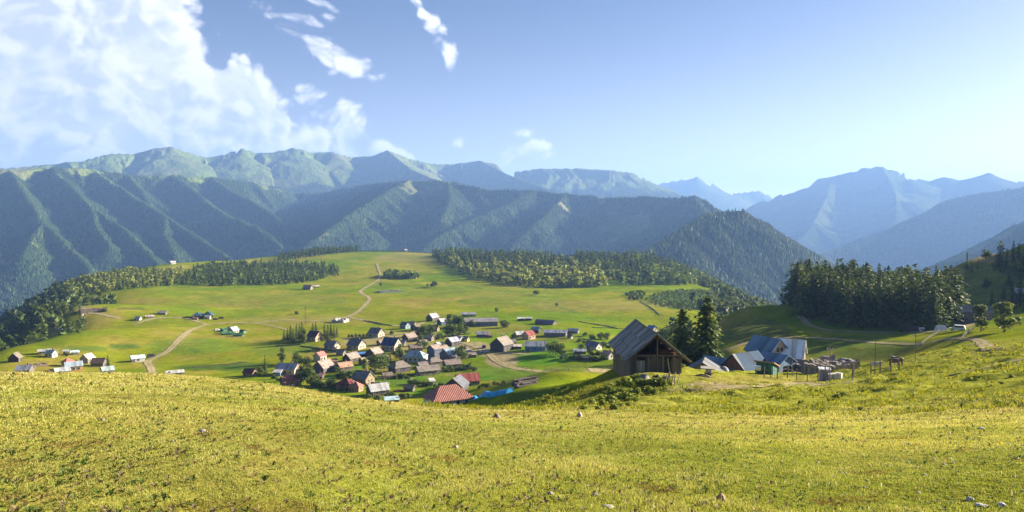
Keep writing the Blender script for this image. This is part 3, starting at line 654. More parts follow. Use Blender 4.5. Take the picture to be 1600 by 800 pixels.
# trodden footpaths, field edges and mown strips that only tint the turf; one strip paints a sunlit rim
LINES = [([(400, 468), (405, 480), (425, 492), (450, 498)], 1.6, 300, STRAW, .6), ([(865, 476), (905, 490), (940, 503), (962, 511)], 2.0, 300, CROP * 1.3, .8), ([(895, 470), (930, 482), (975, 497)], 1.5, 300, STRAW, .6), ([(545, 428), (600, 440), (650, 452), (720, 458)], 2., 400, STRAW, .5),
 ([(985, 462), (1004, 470), (1016, 484), (1034, 494)], 2.5, 400, CROP, .7), ([(300, 545), (340, 560), (380, 566)], 1.5, 250, CROP, .7), ([(210, 470), (260, 476), (330, 478), (400, 474)], 1.8, 300, STRAW, .5), ([(650, 470), (720, 474), (790, 478), (860, 474)], 2., 300, STRAW, .5),
 ([(480, 462), (520, 458), (556, 456)], 1.6, 300, STRAW, .5), ([(690, 440), (760, 452), (840, 458), (930, 457), (985, 456)], 2.4, 500, CROP, .7), ([(700, 446), (780, 458), (850, 464)], 1.6, 500, CROP, .5), ([(1130, 500), (1165, 486), (1205, 471), (1232, 462)], 2.6, 250, STRAW, .9),  # last strip: sunlight on the hill rim, painted in straw
 ([(1215, 540), (1280, 541), (1360, 543)], 1.0, 150, STRAW, .6), ([(1240, 548), (1300, 551), (1350, 552)], .8, 150, STRAW, .5), ([(40, 560), (80, 566), (125, 572)], 1.5, 250, STRAW, .6), ([(560, 500), (540, 515), (500, 516)], 1.6, 250, STRAW, .5), ([(640, 590), (690, 588), (735, 582)], 1.4, 200, STRAW, .5),
 ([(720, 470), (770, 480), (830, 484)], 1.6, 300, CROP * 1.4, .5), ([(250, 520), (300, 530), (345, 536)], 1.6, 250, CROP * 1.4, .5), ([(540, 529), (575, 523), (612, 517)], 2.2, 250, SOIL, .8), ([(700, 561), (740, 557), (772, 553)], 2.2, 250, SOIL, .8), ([(590, 577), (640, 561), (690, 561)], 2., 250, SOIL, .7), ([(720, 521), (770, 522), (802, 521)], 2., 250, SOIL, .6), ([(700, 577), (745, 573)], 1.8, 220, SOIL, .7), ([(480, 560), (520, 552), (548, 551)], 1.6, 250, SOIL, .6), ([(610, 590), (655, 592), (700, 586)], 1.8, 220, SOIL, .5), ([(560, 593), (600, 583), (612, 578)], 1.8, 220, SOIL, .6), ([(640, 505), (700, 515), (722, 526)], 2., 280, SOIL, .7), ([(120, 500), (180, 515), (240, 518)], 1.6, 300, STRAW, .4)]
for pxs, w, rmin, c, st in LINES:
    xy = np.array([(q.x, q.y) for q in track_points(pxs, rmin)]); rr = np.hypot(*xy.T); aa = np.arctan2(xy[:, 0], xy[:, 1])
    i0, i1 = np.searchsorted(R_ROWS, [rr.min() - 12, rr.max() + 12]); j0, j1 = np.searchsorted(AZ, [aa.min() - .02, aa.max() + .02])
    S = (slice(i0, i1), slice(j0, j1)); d = np.full(GX[S].shape, 1e9)
    for q in xy[::2]: d = np.minimum(d, np.hypot(GX[S] - q[0], GY[S] - q[1]))
    COL[S] = lerp(COL[S], np.asarray(c), st * (1 - sstep(w * .5, w * 1.6, d + 1.2 * _n3[S] - .3)))

# ------------------------------------------------------------------ the sheet itself, cut by landform
def build_sheet():
    mg = ground_mat('meadow', [(.03, .22), (.16, .24), (.7, .26), (3.0, .28)], bumps=(2.2, .16))
    mm = ground_mat('mountain_cover', [(.006, .25), (.03, .3)], bumps=(.035, 14.))
    quad = lambda i, j: None
    I, J = np.meshgrid(np.arange(NR - 1), np.arange(NA), indexing='ij')
    J2 = (J + 1) % NA
    F = np.stack([I * NA + J, I * NA + J2, (I + 1) * NA + J2, (I + 1) * NA + J], -1).reshape(-1, 4)
    fid = np.maximum(np.maximum(GRID[:-1], GRID[1:]), np.maximum(np.roll(GRID, -1, 1)[:-1], np.roll(GRID, -1, 1)[1:])).reshape(-1)
    Vall = np.stack([GX, GY, GZ], -1).reshape(-1, 3); Call = COL.reshape(-1, 3)
    names = {0: 'ground', 1: 'alpine_mountain', 2: 'distant_mountain', 3: 'forested_mountain', 4: 'forested_hill', 5: 'hazy_mountain', 6: 'valley_mountain', 7: 'side_mountain'}
    for k in range(8):
        f = F[fid == k]
        if not len(f): continue
        used = np.unique(f); re = np.full(len(Vall), -1, np.int64); re[used] = np.arange(len(used))
        me = np_mesh(names[k], Vall[used], re[f], mg if k == 0 else mm, Call[used], smooth=True)
        o = link(bpy.data.objects.new(names[k], me)); tag(o, kind='structure')
    # the patch right under the camera
    bm = MB(); bm.add([tuple(p) for p in np.stack([GX[0], GY[0], GZ[0]], -1)], [tuple(range(NA))]); o = bm.build('ground_patch', mg); tag(o, kind='structure')
build_sheet()
# ------------------------------------------------------------------ trees: meshes (1 m = 1 unit at height 1 for the crown are scaled by the tree's height)
LEAF = attr_leaf_mat('foliage', .30, .16)
NEEDLE = attr_leaf_mat('needles', .30, .18, .7)
BARK, _nt, _bb = new_mat('bark')
_f = _nt.ramp(_nt.noise(obj_of(_nt), 6., 5., .7), .3, .7, .6, 1.3, False)
_nt.put(_bb.inputs['Base Color'], _nt.vm('SCALE', _nt.mix(0., (.14, .09, .055), (.14, .09, .055)), _f)); _bb.inputs['Roughness'].default_value = .9

def quads_mesh(name, Vq, cols, mat):
    """Vq (n,4,3) loose leaf clumps, cols (n,3)"""
    n = len(Vq); V = Vq.reshape(-1, 3); F = np.arange(4 * n).reshape(n, 4)
    return np_mesh(name, V, F, mat, np.repeat(cols, 4, 0))

def clump(center, size, nrm, spin, rs, asp=1.):
    """irregular leaf-clump quad"""
    nrm = np.asarray(nrm, float); nrm = nrm / (np.linalg.norm(nrm) + 1e-9)
    u = np.cross(nrm, (0.3, .2, 1.)); u /= np.linalg.norm(u) + 1e-9; v = np.cross(nrm, u)
    c, s = math.cos(spin), math.sin(spin); a = u * c + v * s; b = v * c - u * s
    j = rs.uniform(.55, 1.25, 4) * size / 2
    return np.stack([center - a * j[0] * asp - b * j[0] * .6, center + a * j[1] * asp - b * j[1] * .5, center + a * j[2] * asp * .8 + b * j[2], center - a * j[3] * asp * .7 + b * j[3] * .9])

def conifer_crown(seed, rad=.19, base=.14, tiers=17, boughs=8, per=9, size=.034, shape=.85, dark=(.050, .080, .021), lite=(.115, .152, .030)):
    """spruce or pine crown for a tree of height 1"""
    rs = np.random.default_rng(seed); Q = []; Cc = []
    dark = np.array(dark); lite = np.array(lite)
    lean = rs.uniform(-.02, .02, 2)
    for t in range(tiers):
        k = (t + rs.uniform(-.3, .3)) / tiers; z = base + (1 - base) * np.clip(k, 0, .97)
        L = rad * (1 - k) ** shape * rs.uniform(.78, 1.18) + .012
        nb = max(4, int(boughs * (1 - .45 * k)))
        a0 = rs.uniform(0, 6.28)
        for b in range(nb):
            if rs.random() < .10: continue
            a = a0 + 2 * PI * b / nb + rs.uniform(-.3, .3); l = L * rs.uniform(.65, 1.2)
            m = max(3, int(per * l / rad) + 2)
            for q in range(m):
                s = (q + rs.uniform(.1, .9)) / m
                droop = -.28 * s * l - .20 * l * s * s + .05 * (1 - s)
                c = np.array([math.cos(a) * l * s + lean[0] * z, math.sin(a) * l * s + lean[1] * z, z + droop]) + rs.normal(0, .008, 3)
                c[:2] += np.array([-math.sin(a), math.cos(a)]) * rs.normal(0, .05) * l * (1.2 - s)
                Q.append(clump(c, size * rs.uniform(.8, 1.5) * (1.15 - .35 * k), (math.cos(a) * .5 + rs.normal(0, .5), math.sin(a) * .5 + rs.normal(0, .5), .8), rs.uniform(0, 6.28), rs))
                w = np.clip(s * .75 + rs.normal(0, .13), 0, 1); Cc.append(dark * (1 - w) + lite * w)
    for q in range(6):
        Q.append(clump(np.array([lean[0], lean[1], .94 + .012 * q]), size * .8, (rs.normal(), rs.normal(), .2), rs.uniform(0, 6), rs)); Cc.append(lite)
    return np.array(Q), np.array(Cc)

def broad_crown(seed, wid=.36, base=.06, lobes=10, n=950, size=.062, dark=(.045, .080, .010), lite=(.115, .155, .022), tall=1.):
    """leafy crown for a tree of height 1: uneven lobes with gaps between them"""
    rs = np.random.default_rng(seed); Q = []; Cc = []
    dark = np.array(dark); lite = np.array(lite); LB = []
    for i in range(lobes):
        h = rs.uniform(0, 1); z = base + (1 - base) * (.18 + .66 * h); rr = wid * math.sin(PI * (.18 + .68 * h)) * rs.uniform(.25, .75)
        a = rs.uniform(0, 6.28); LB.append((np.array([math.cos(a) * rr, math.sin(a) * rr, z]), wid * rs.uniform(.34, .56), rs.uniform(.75, 1.1)))
    LB.append((np.array([0, 0, .80]), wid * .5, 1.)); LB.append((np.array([0, 0, .5]), wid * .66, 1.)); LB.append((np.array([0, 0, base + wid * .45]), wid * .62, .8))
    for i in range(n):
        c, r, fl = LB[rs.integers(len(LB))]
        d = rs.normal(0, 1, 3); d /= np.linalg.norm(d); rr = r * rs.uniform(.45, 1.08) ** .6
        p = c + d * rr * np.array([1, 1, fl * tall])
        if p[2] < base * .7: continue
        p[2] = min(p[2], .99)
        Q.append(clump(p, size * rs.uniform(.7, 1.5), d + rs.normal(0, .5, 3), rs.uniform(0, 6.28), rs))
        w = np.clip(.5 + rs.normal(0, .3), 0, 1); Cc.append(dark * (1 - w) + lite * w)
    return np.array(Q), np.array(Cc)

def trunk_mesh(name, h=.9, r=.016, limbs=6, seed=0, base=.3, spread=.18):
    rs = random.Random(seed); mb = MB()
    pts = [Vector((0, 0, -.04)), Vector((rs.uniform(-.01, .01), rs.uniform(-.01, .01), h * .45)), Vector((rs.uniform(-.015, .015), rs.uniform(-.015, .015), h))]
    mb.tube(pts[0], pts[1], r * 1.25, r * .75, 8); mb.tube(pts[1], pts[2], r * .75, r * .15, 7)
    for i in range(limbs):
        z = base + (h - base) * i / max(1, limbs); a = rs.uniform(0, 6.28); l = spread * rs.uniform(.6, 1.) * (1 - .6 * i / limbs)
        mb.tube((0, 0, z), (math.cos(a) * l, math.sin(a) * l, z + l * rs.uniform(.1, .7)), r * .4, r * .1, 5)
    return mb.mesh(name, BARK, True)

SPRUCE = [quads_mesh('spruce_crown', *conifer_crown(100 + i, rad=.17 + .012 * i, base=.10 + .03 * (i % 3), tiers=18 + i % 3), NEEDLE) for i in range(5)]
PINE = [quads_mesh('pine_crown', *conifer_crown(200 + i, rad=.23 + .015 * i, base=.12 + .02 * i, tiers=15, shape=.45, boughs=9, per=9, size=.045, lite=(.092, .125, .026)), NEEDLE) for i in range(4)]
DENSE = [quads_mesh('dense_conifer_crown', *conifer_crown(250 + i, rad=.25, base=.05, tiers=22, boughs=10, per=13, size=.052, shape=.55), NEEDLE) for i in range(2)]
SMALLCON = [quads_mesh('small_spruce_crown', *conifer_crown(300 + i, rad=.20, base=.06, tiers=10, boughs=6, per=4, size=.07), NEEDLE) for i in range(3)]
BROAD = [quads_mesh('broadleaf_crown', *broad_crown(400 + i, wid=.40 + .04 * (i % 3), tall=1.0), LEAF) for i in range(5)]
LIGHTB = [quads_mesh('pale_broadleaf_crown', *broad_crown(450 + i, wid=.30, lobes=8, n=750, dark=(.075, .105, .022), lite=(.155, .185, .045)), LEAF) for i in range(3)]
TALLB = [quads_mesh('column_crown', *broad_crown(480 + i, wid=.20, lobes=10, n=600, size=.05, base=.08, tall=1.5), LEAF) for i in range(2)]
BUSH = [quads_mesh('bush_foliage', *broad_crown(500 + i, wid=.60, base=.02, lobes=8, n=520, size=.11, dark=(.05, .085, .018), lite=(.13, .165, .04)), LEAF) for i in range(4)]
HERB = [quads_mesh('herb_foliage', *broad_crown(520 + i, wid=.62, base=.0, lobes=7, n=420, size=.15, dark=(.13, .18, .025), lite=(.30, .33, .07)), LEAF) for i in range(3)]
CON_TRUNK = trunk_mesh('conifer_trunk', .95, .016, 0, 1); PINE_TRUNK = trunk_mesh('pine_trunk', .9, .017, 8, 2, .3, .12); BROAD_TRUNK = trunk_mesh('broadleaf_trunk', .7, .02, 7, 3, .15, .2)
KINDS = {'dense_conifer_tree': (DENSE, CON_TRUNK, 'spruce'), 'spruce_tree': (SPRUCE, CON_TRUNK, 'spruce'), 'pine_tree': (PINE, PINE_TRUNK, 'pine'), 'small_spruce_tree': (SMALLCON, CON_TRUNK, 'spruce'),
         'leafy_tree': (BROAD, BROAD_TRUNK, 'tree'), 'pale_leafy_tree': (LIGHTB, BROAD_TRUNK, 'tree'), 'column_tree': (TALLB, BROAD_TRUNK, 'tree'),
         'leafy_bush': (BUSH, None, 'bush'), 'weed_plant': (HERB, None, 'weed')}
def plant(kind, x, y, h, label, group=None, wide=1., z=None):
    crowns, trunk, cat = KINDS[kind]; me = crowns[random.randrange(len(crowns))]
    zz = float(gz(x, y)) if z is None else z
    if trunk is None:
        o = link(bpy.data.objects.new(kind, me)); o.location = (x, y, zz - .05 * h); o.rotation_euler = (0, 0, random.uniform(0, 6.28)); o.scale = (h * wide, h * wide, h)
        return tag(o, label, cat, group)
    r = empty(kind, (x, y, zz), random.uniform(0, 6.28), label, cat, group); r.scale = (h * wide, h * wide, h)
    c = link(bpy.data.objects.new('crown', me)); c.parent = r
    t = link(bpy.data.objects.new('trunk', trunk)); t.parent = r
    return r
def plant_px(kind, px, py, hpx, label, group=None, rmin=150., wide=1.):
    """a tree whose foot is seen at (px, py) and that stands hpx photo pixels tall"""
    p, r, az = hit(px, py, rmin); d = r * math.cos(az)
    return plant(kind, p.x, p.y, hpx * d / FPX, label, group, wide)

def in_poly(px, py, poly):
    inside = np.zeros(np.shape(px), bool); n = len(poly)
    for i in range(n):
        x0, y0 = poly[i]; x1, y1 = poly[(i + 1) % n]
        c = ((y0 > py) != (y1 > py)) & (px < (x1 - x0) * (py - y0) / ((y1 - y0) or 1e-9) + x0)
        inside ^= c
    return inside
def region(poly, rmin, rmax, spacing, seed, keep=1.):
    """points spread over the ground patch whose outline the photo shows as poly"""
    rs = np.random.default_rng(seed); a0 = px_az(min(p[0] for p in poly) - 5); a1 = px_az(max(p[0] for p in poly) + 5)
    x0 = min(rmin * math.sin(a0), rmax * math.sin(a0), rmin * math.sin(a1)); x1 = max(rmax * math.sin(a1), rmin * math.sin(a1), rmin * math.sin(a0))
    xs, ys = np.meshgrid(np.arange(x0, x1, spacing), np.arange(rmin * .75, rmax, spacing))
    xs = (xs + rs.uniform(-.45, .45, xs.shape) * spacing).ravel(); ys = (ys + rs.uniform(-.45, .45, ys.shape) * spacing).ravel()
    r = np.hypot(xs, ys); zs = gz(xs, ys); px, py = to_px(xs, ys, zs)
    m = (r > rmin) & (r < rmax) & in_poly(px, py, poly) & (rs.random(xs.shape) < keep)
    return xs[m], ys[m], zs[m]

# ---- trees that stand on their own or in groups one can count
GROVE = [(1234, 468), (1250, 492), (1290, 508), (1340, 514), (1400, 517), (1472, 515), (1496, 505), (1492, 486), (1440, 478), (1350, 472), (1260, 462)]
gx, gy, g_z = region(GROVE, 225, 430, 6.4, 5)
for i in range(len(gx)):
    plant('pine_tree' if random.random() < .75 else 'spruce_tree', gx[i], gy[i], random.uniform(15.5, 20.5), 'tall dark conifer in the dense grove on the shaded hillside', 'conifers of the dense grove', 1.22)
p, r, a = hit(1072, 576, 100); plant('dense_conifer_tree', .2335 * 156, 156, 12.9, 'shorter of the two dark conifers behind the wooden barn', None, 1.3)
plant('dense_conifer_tree', .2690 * 155, 155, 15.4, 'taller of the two dark conifers behind the wooden barn', None, 1.15)
RH = [(1511, 421, 27, 'small_spruce_tree'), (1518, 426, 16, 'small_spruce_tree'), (1528, 420, 15, 'small_spruce_tree'), (1562, 424, 48, 'pine_tree'), (1573, 428, 40, 'spruce_tree'), (1583, 412, 36, 'spruce_tree'), (1592, 408, 28, 'pine_tree'), (1599, 425, 44, 'spruce_tree'), (1589, 437, 26, 'leafy_tree'), (1577, 452, 40, 'spruce_tree'), (1608, 418, 44, 'pine_tree'), (1620, 428, 50, 'spruce_tree')]
for px, py, h, k in RH: plant_px(k, px, py, h, 'dark tree on the steep hill above the grove', 'trees on the steep hill', 330)
plant_px('leafy_tree', 1540, 404, 15, 'round dark tree alone on the crest of the steep hill', None, 330, 1.5)
for px, py, h, k in [(1549, 487, 36, 'spruce_tree'), (1581, 484, 44, 'spruce_tree'), (1594, 478, 48, 'spruce_tree'), (1604, 486, 50, 'spruce_tree'), (1568, 470, 30, 'spruce_tree')]:
    plant_px(k, px, py, h, 'dark conifer at the foot of the steep hill behind the long shed', 'conifers at the foot of the steep hill', 300)
plant_px('pale_leafy_tree', 1533, 518, 44, 'smaller green leafy tree in front of the long shed by the grove', None, 200, 1.15)
plant_px('pale_leafy_tree', 1569, 519, 50, 'broad green leafy tree at the end of the hillside track', None, 200, 1.35)
plant_px('leafy_bush', 1590, 508, 14, 'green bush beside the broad leafy tree', None, 200)
fx, fy, _ = region([(1490, 480), (1500, 440), (1530, 420), (1600, 410), (1640, 420), (1640, 500), (1560, 500)], 350, 500, 15, 8, .5)
for i in range(len(fx)): plant('spruce_tree' if random.random() < .5 else 'leafy_tree', fx[i], fy[i], random.uniform(4, 8), 'tree in the dark wood on the flank of the steep hill', 'wood on the flank of the steep hill')

# village: row of conifers round the maroon-roofed house
for px, py, h in [(444, 534, 20), (449, 535, 22), (454, 532, 24), (458, 535, 22), (463, 531, 25), (468, 533, 27), (472, 528, 26), (475, 536, 24), (489, 528, 24), (494, 527, 24), (507, 529, 23), (512, 531, 24), (517, 528, 22), (522, 530, 20), (526, 528, 17)]:
    plant_px('spruce_tree', px, py, h, 'dark conifer in the clump around the maroon roofed house', 'conifers around the maroon roofed house', 200, 1.35)
plant_px('column_tree', 475, 537, 24, 'slim pale green tree in front of the dark conifer clump', None, 200, 1.1)
for px, py, h, k, w, lb in [
  (441, 566, 20, 'column_tree', 1.3, 'slim tall tree behind the pale blue roofed house'),
  (462, 567, 14, 'leafy_tree', 1.2, 'dark round tree uphill of the pale blue roofed house'),
  (470, 569, 11, 'leafy_tree', 1.2, 'low tree between the pale blue roof and the pink roofed cottage'),
  (479, 573, 13, 'leafy_tree', 1.3, 'green tree beside the pink roofed cottage'),
  (484, 582, 10, 'pale_leafy_tree', 1.2, 'yellow green tree in front of the tan roof with the purple gable'),
  (470, 600, 24, 'column_tree', 1.5, 'large dense tree beside the red brick coloured roof'),
  (486, 600, 22, 'leafy_tree', 1.2, 'second large tree beside the red brick coloured roof, further from it'),
  (414, 585, 24, 'spruce_tree', 1.0, 'lone pointed conifer behind the small maroon roof'),
  (407, 587, 11, 'leafy_bush', 1.0, 'dark bush under the lone pointed conifer'),
  (586, 580, 22, 'leafy_tree', 1.3, 'big dark round tree in the middle of the village'),
  (600, 577, 20, 'leafy_tree', 1.1, 'bright green tree beside the big dark round tree'),
  (569, 577, 14, 'pale_leafy_tree', 1.2, 'yellowish tree in front of the blue shed'),
  (627, 562, 22, 'column_tree', 1.2, 'narrow tall tree at the corner of the big pale metal roof'),
  (620, 560, 14, 'leafy_tree', 1.0, 'low dark tree beside the narrow tall tree by the pale metal roof'),
  (656, 547, 10, 'leafy_tree', 1.2, 'olive tree behind the big pale metal roof'),
  (662, 545, 11, 'leafy_tree', 1.2, 'dark tree against the tall tan house'),
  (722, 560, 17, 'leafy_tree', 1.3, 'round green tree at the end of the blue grey metal roof'),
  (662, 525, 14, 'leafy_tree', 1.4, 'bushy tree left of the orange shed'.replace('left of', 'beside')),
  (672, 524, 12, 'leafy_tree', 1.4, 'round tree below the orange shed'),
  (653, 526, 8, 'leafy_bush', 1.0, 'low bush under the arched brown shed'),
  (702, 512, 18, 'column_tree', 1.5, 'tall tree behind the blue walled house'),
  (712, 510, 15, 'leafy_tree', 1.3, 'tree in the garden grove, next to the long grey building'),
  (720, 511, 14, 'leafy_tree', 1.3, 'tree touching the end of the long grey building'),
  (700, 523, 14, 'leafy_tree', 1.3, 'dark tree at the lower edge of the garden grove'),
  (708, 524, 15, 'leafy_tree', 1.3, 'second dark tree at the lower edge of the garden grove'),
  (718, 523, 13, 'leafy_tree', 1.3, 'tree at the road end of the garden grove'),
  (727, 522, 11, 'pale_leafy_tree', 1.3, 'olive tree in the corner of the garden grove by the road'),
  (738, 510, 9, 'leafy_tree', 1.2, 'small grey green tree before the long grey building'),
  (789, 511, 9, 'leafy_bush', 1.3, 'dark rounded bush standing alone above the red roofed house'),
  (776, 487, 5, 'leafy_bush', 1.0, 'tiny dark bush on the meadow behind the long grey building'),
  (803, 531, 8, 'leafy_tree', 1.1, 'dark little tree behind the big stone house'),
  (858, 552, 13, 'leafy_tree', 1.2, 'dark tree against the end of the blue walled building'),
  (868, 553, 16, 'leafy_tree', 1.3, 'largest tree of the clump beside the blue walled building'),
  (877, 555, 14, 'leafy_tree', 1.2, 'outer tree of the clump beside the blue walled building'),
  (846, 547, 7, 'pale_leafy_tree', 1.1, 'pale small tree in front of the blue walled building'),
  (878, 562, 6, 'leafy_bush', 1.0, 'dark bush by the fenced green field'),
  (909, 547, 7, 'leafy_bush', 1.2, 'bush behind the low white roof'),
  (924, 557, 11, 'leafy_tree', 1.2, 'green tree below the purple roofed house'),
  (933, 558, 10, 'leafy_tree', 1.2, 'tree between the purple roofed house and the pink roof'),
  (944, 562, 8, 'leafy_bush', 1.2, 'dark bush in front of the pink roofed cottage'),
  (938, 530, 9, 'leafy_tree', 1.3, 'dark tree in the hedge above the purple roofed house'),
  (948, 531, 9, 'leafy_tree', 1.3, 'dark tree at the barn end of the hedge'),
  (926, 530, 6, 'leafy_bush', 1.4, 'low bush in the hedge above the purple roofed house'),
  (914, 525, 5, 'leafy_bush', 1.3, 'low bush at the far end of the hedge'),
  (1044, 535, 20, 'leafy_tree', 1.4, 'bright green tree behind the ridge of the wooden barn'),
  (1034, 530, 14, 'leafy_tree', 1.4, 'low tree between the barn roof and the small blue roof'),
  (169, 574, 16, 'spruce_tree', 1.4, 'small dark conifer beside the brown roofed cottage'),
  (105, 556, 4, 'leafy_bush', 1.2, 'small bush behind the white shed'),
  (130, 506, 8, 'leafy_bush', 1.4, 'dark bush on the meadow near the canyon edge'),
  (123, 520, 4, 'leafy_bush', 1.5, 'small dark bush beside the white hut by the canyon edge'),
  (164, 487, 4, 'leafy_bush', 1.4, 'dark bush at the end of the tan ruin'),
  (678, 448, 7, 'leafy_bush', 1.4, 'dark bush alone in the upper meadow'),
  (668, 447, 3, 'leafy_bush', 1.2, 'tiny bush in the upper meadow'),
  (838, 460, 5, 'leafy_bush', 1.8, 'dark low bush in the meadow below the long wood'),
  (870, 478, 4, 'leafy_bush', 1.0, 'tiny bush in the wide meadow below the long wood'),
  (464, 491, 4, 'leafy_bush', 1.3, 'small bush beside the mast'),
  (595, 446, 4, 'leafy_bush', 1.1, 'small bush above the stone ruins'),
  (522, 605, 10, 'leafy_bush', 1.3, 'dark green bush at the lower corner of the maroon roofed house'),
  (513, 603, 9, 'leafy_bush', 1.2, 'bush on the grass edge below the large trees'),
  (500, 605, 10, 'leafy_bush', 1.4, 'green bush below the second large tree'),
  (548, 590, 8, 'leafy_bush', 1.4, 'bright green bush under the orange tan roof'),
  (536, 590, 8, 'leafy_bush', 1.3, 'bush between the orange tan roof and the maroon house'),
  (590, 625, 7, 'leafy_bush', 1.5, 'bush in front of the white metal roof'),
  (575, 622, 6, 'leafy_bush', 1.4, 'bush at the dark gable of the white metal roof'),
  (640, 578, 8, 'leafy_bush', 1.1, 'bush between the tan hipped roof and the long tan roof'),
  (722, 578, 7, 'leafy_bush', 1.5, 'bush on the lawn below the pink tan roof'),
  (735, 576, 8, 'pale_leafy_tree', 1.2, 'yellow green little tree at the edge of the village square'),
  (612, 522, 5, 'leafy_bush', 1.2, 'low bush in the hedge above the navy roof'),
 ]: plant_px(k, px, py + h * .08, h * 1.35, lb, None, 190, w)
for px in (545, 550, 556, 562, 568, 573): plant_px('leafy_bush', px, 527 - (px - 545) * .05, 5, 'low bush in the row behind the slate roofed houses', 'bushes in the row behind the slate roofs', 190)

# garden hedges: low bushes between the plots
rg = random.Random(12)
for (x0, y0), (x1, y1), n in [((470, 578), (492, 588), 8), ((515, 575), (527, 583), 7), ((528, 590), (575, 588), 12), ((600, 588), (640, 592), 10), ((690, 580), (745, 578), 12), ((640, 600), (690, 606), 8), ((655, 532), (700, 528), 10), ((596, 552), (606, 566), 7), ((880, 560), (935, 563), 10), ((905, 535), (960, 546), 12), ((425, 592), (440, 597), 5), ((485, 602), (530, 609), 12), ((600, 620), (640, 624), 8), ((745, 606), (790, 601), 8)]:
    for i in range(n):
        t = (i + rg.uniform(.1, .9)) / n
        plant_px('leafy_bush', x0 + (x1 - x0) * t, y0 + (y1 - y0) * t + rg.uniform(-1.5, 1.5), rg.uniform(4, 9.5), 'small green bush in the hedges between the village plots', 'bushes in the hedges between the village plots', 190, rg.uniform(1., 1.5))

# canyon rim, near the viewer's left
RIM = [(-20, 556), (20, 541), (50, 530), (92, 516), (112, 500), (118, 488), (95, 474), (60, 486), (20, 502), (-30, 520)]
fx, fy, _ = region(RIM, 430, 690, 6.4, 9, .9)
for i in range(len(fx)): plant(['pale_leafy_tree', 'pale_leafy_tree', 'leafy_tree', 'spruce_tree'][random.randrange(4)], fx[i], fy[i], random.uniform(4.5, 8.5), 'tree in the loose wood along the canyon rim', 'trees along the canyon rim', 1.1)

# weeds and bushes on the shaded slope under the barn
rs_ = random.Random(3)
for px, py, h in [(955, 607, 13), (968, 603, 14), (981, 606, 15), (996, 604, 15), (1009, 602, 14), (1021, 606, 15), (1033, 607, 15), (962, 617, 14), (978, 616, 15), (993, 617, 16), (1008, 616, 15), (1023, 617, 14), (947, 620, 12), (936, 624, 12), (951, 629, 13), (966, 628, 14), (981, 628, 13), (997, 627, 12), (926, 631, 11), (940, 636, 11), (955, 639, 11), (970, 638, 10), (985, 636, 9), (915, 638, 9), (930, 645, 9), (1042, 602, 12), (944, 610, 11), (1004, 594, 10), (990, 596, 11), (1046, 576, 14), (1060, 576, 11)]:
    plant_px('weed_plant', px + rs_.uniform(-5, 5), py + rs_.uniform(-2, 2), h * rs_.uniform(.55, 1.1), 'clump of tall green weeds on the slope below the barn', 'weeds below the barn', 55, rs_.uniform(1.2, 2.0))
for px, py, h in [(1308, 622, 10), (1318, 618, 8), (1365, 612, 6), (1502, 642, 11), (1560, 644, 10), (1585, 640, 9), (1470, 648, 8), (1230, 645, 8), (1208, 655, 8), (1285, 648, 7), (1420, 660, 7), (1455, 645, 7), (1390, 600, 6), (1250, 630, 6), (1345, 640, 7), (1580, 590, 8), (1565, 600, 6)]:
    plant_px('weed_plant', px, py, h * .7, 'low clump of weeds on the grazed slope', 'weed clumps on the grazed slope', 52, rs_.uniform(1.3, 2.2))

# ---- woods that read as one mass: merged low meshes
def small_variant(Q, Cc): return Q.reshape(-1, 4, 3), Cc
V_CON = [conifer_crown(600 + i, rad=.19, base=.08, tiers=7, boughs=5, per=2, size=.13) for i in range(4)]
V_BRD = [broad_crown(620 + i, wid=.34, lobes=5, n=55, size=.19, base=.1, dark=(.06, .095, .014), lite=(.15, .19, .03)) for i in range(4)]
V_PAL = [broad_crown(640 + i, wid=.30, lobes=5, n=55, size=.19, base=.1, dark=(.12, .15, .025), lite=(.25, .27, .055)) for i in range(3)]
def wood(name, parts, mat, label, cat):
    """parts: (variants, x, y, z, height, width factor) -> one object"""
    VV = []; CCc = []; rs = np.random.default_rng(77)
    for var, x, y, z, h, wf in parts:
        if not len(x): continue
        pick = rs.integers(len(var), size=len(x)); ang = rs.uniform(0, 6.28, len(x)); tone = rs.uniform(.75, 1.35, len(x))
        for k, (Q, Cc) in enumerate(var):
            s = np.nonzero(pick == k)[0]
            if not len(s): continue
            c, n_ = np.cos(ang[s])[:, None, None], np.sin(ang[s])[:, None, None]; hh = h[s][:, None, None]
            X = (Q[None, :, :, 0] * c - Q[None, :, :, 1] * n_) * hh * wf + x[s][:, None, None]; Y = (Q[None, :, :, 0] * n_ + Q[None, :, :, 1] * c) * hh * wf + y[s][:, None, None]
            Zz = Q[None, :, :, 2] * hh + z[s][:, None, None]
            VV.append(np.stack([X, Y, Zz], -1).reshape(-1, 3)); CCc.append(np.repeat((Cc[None] * tone[s][:, None, None]).reshape(-1, 3), 4, 0))
    V = np.concatenate(VV); F = np.arange(len(V)).reshape(-1, 4)
    o = link(bpy.data.objects.new(name, np_mesh(name, V, F, mat, np.concatenate(CCc)))); tag(o, label, cat, None, 'stuff'); return o
def rh(n, a, b, seed): return np.random.default_rng(seed).uniform(a, b, n)
A1 = [(676, 401), (690, 412), (715, 426), (760, 438), (800, 446), (850, 450), (905, 450), (950, 449), (940, 430), (905, 412), (850, 404), (760, 400), (700, 398)]
A2 = [(895, 404), (960, 402), (1040, 403), (1085, 409), (1112, 424), (1130, 443), (1085, 446), (1020, 446), (975, 446), (945, 432), (915, 414)]
x, y, z = region(A1, 780, 1500, 8.5, 21, .93); yy = to_px(x, y, z)[1]; lit = (np.random.default_rng(3).random(len(x)) < np.clip((yy - 412) / 16, .06, .9))  # lit masks the paler leafy trees, commoner towards the front edge
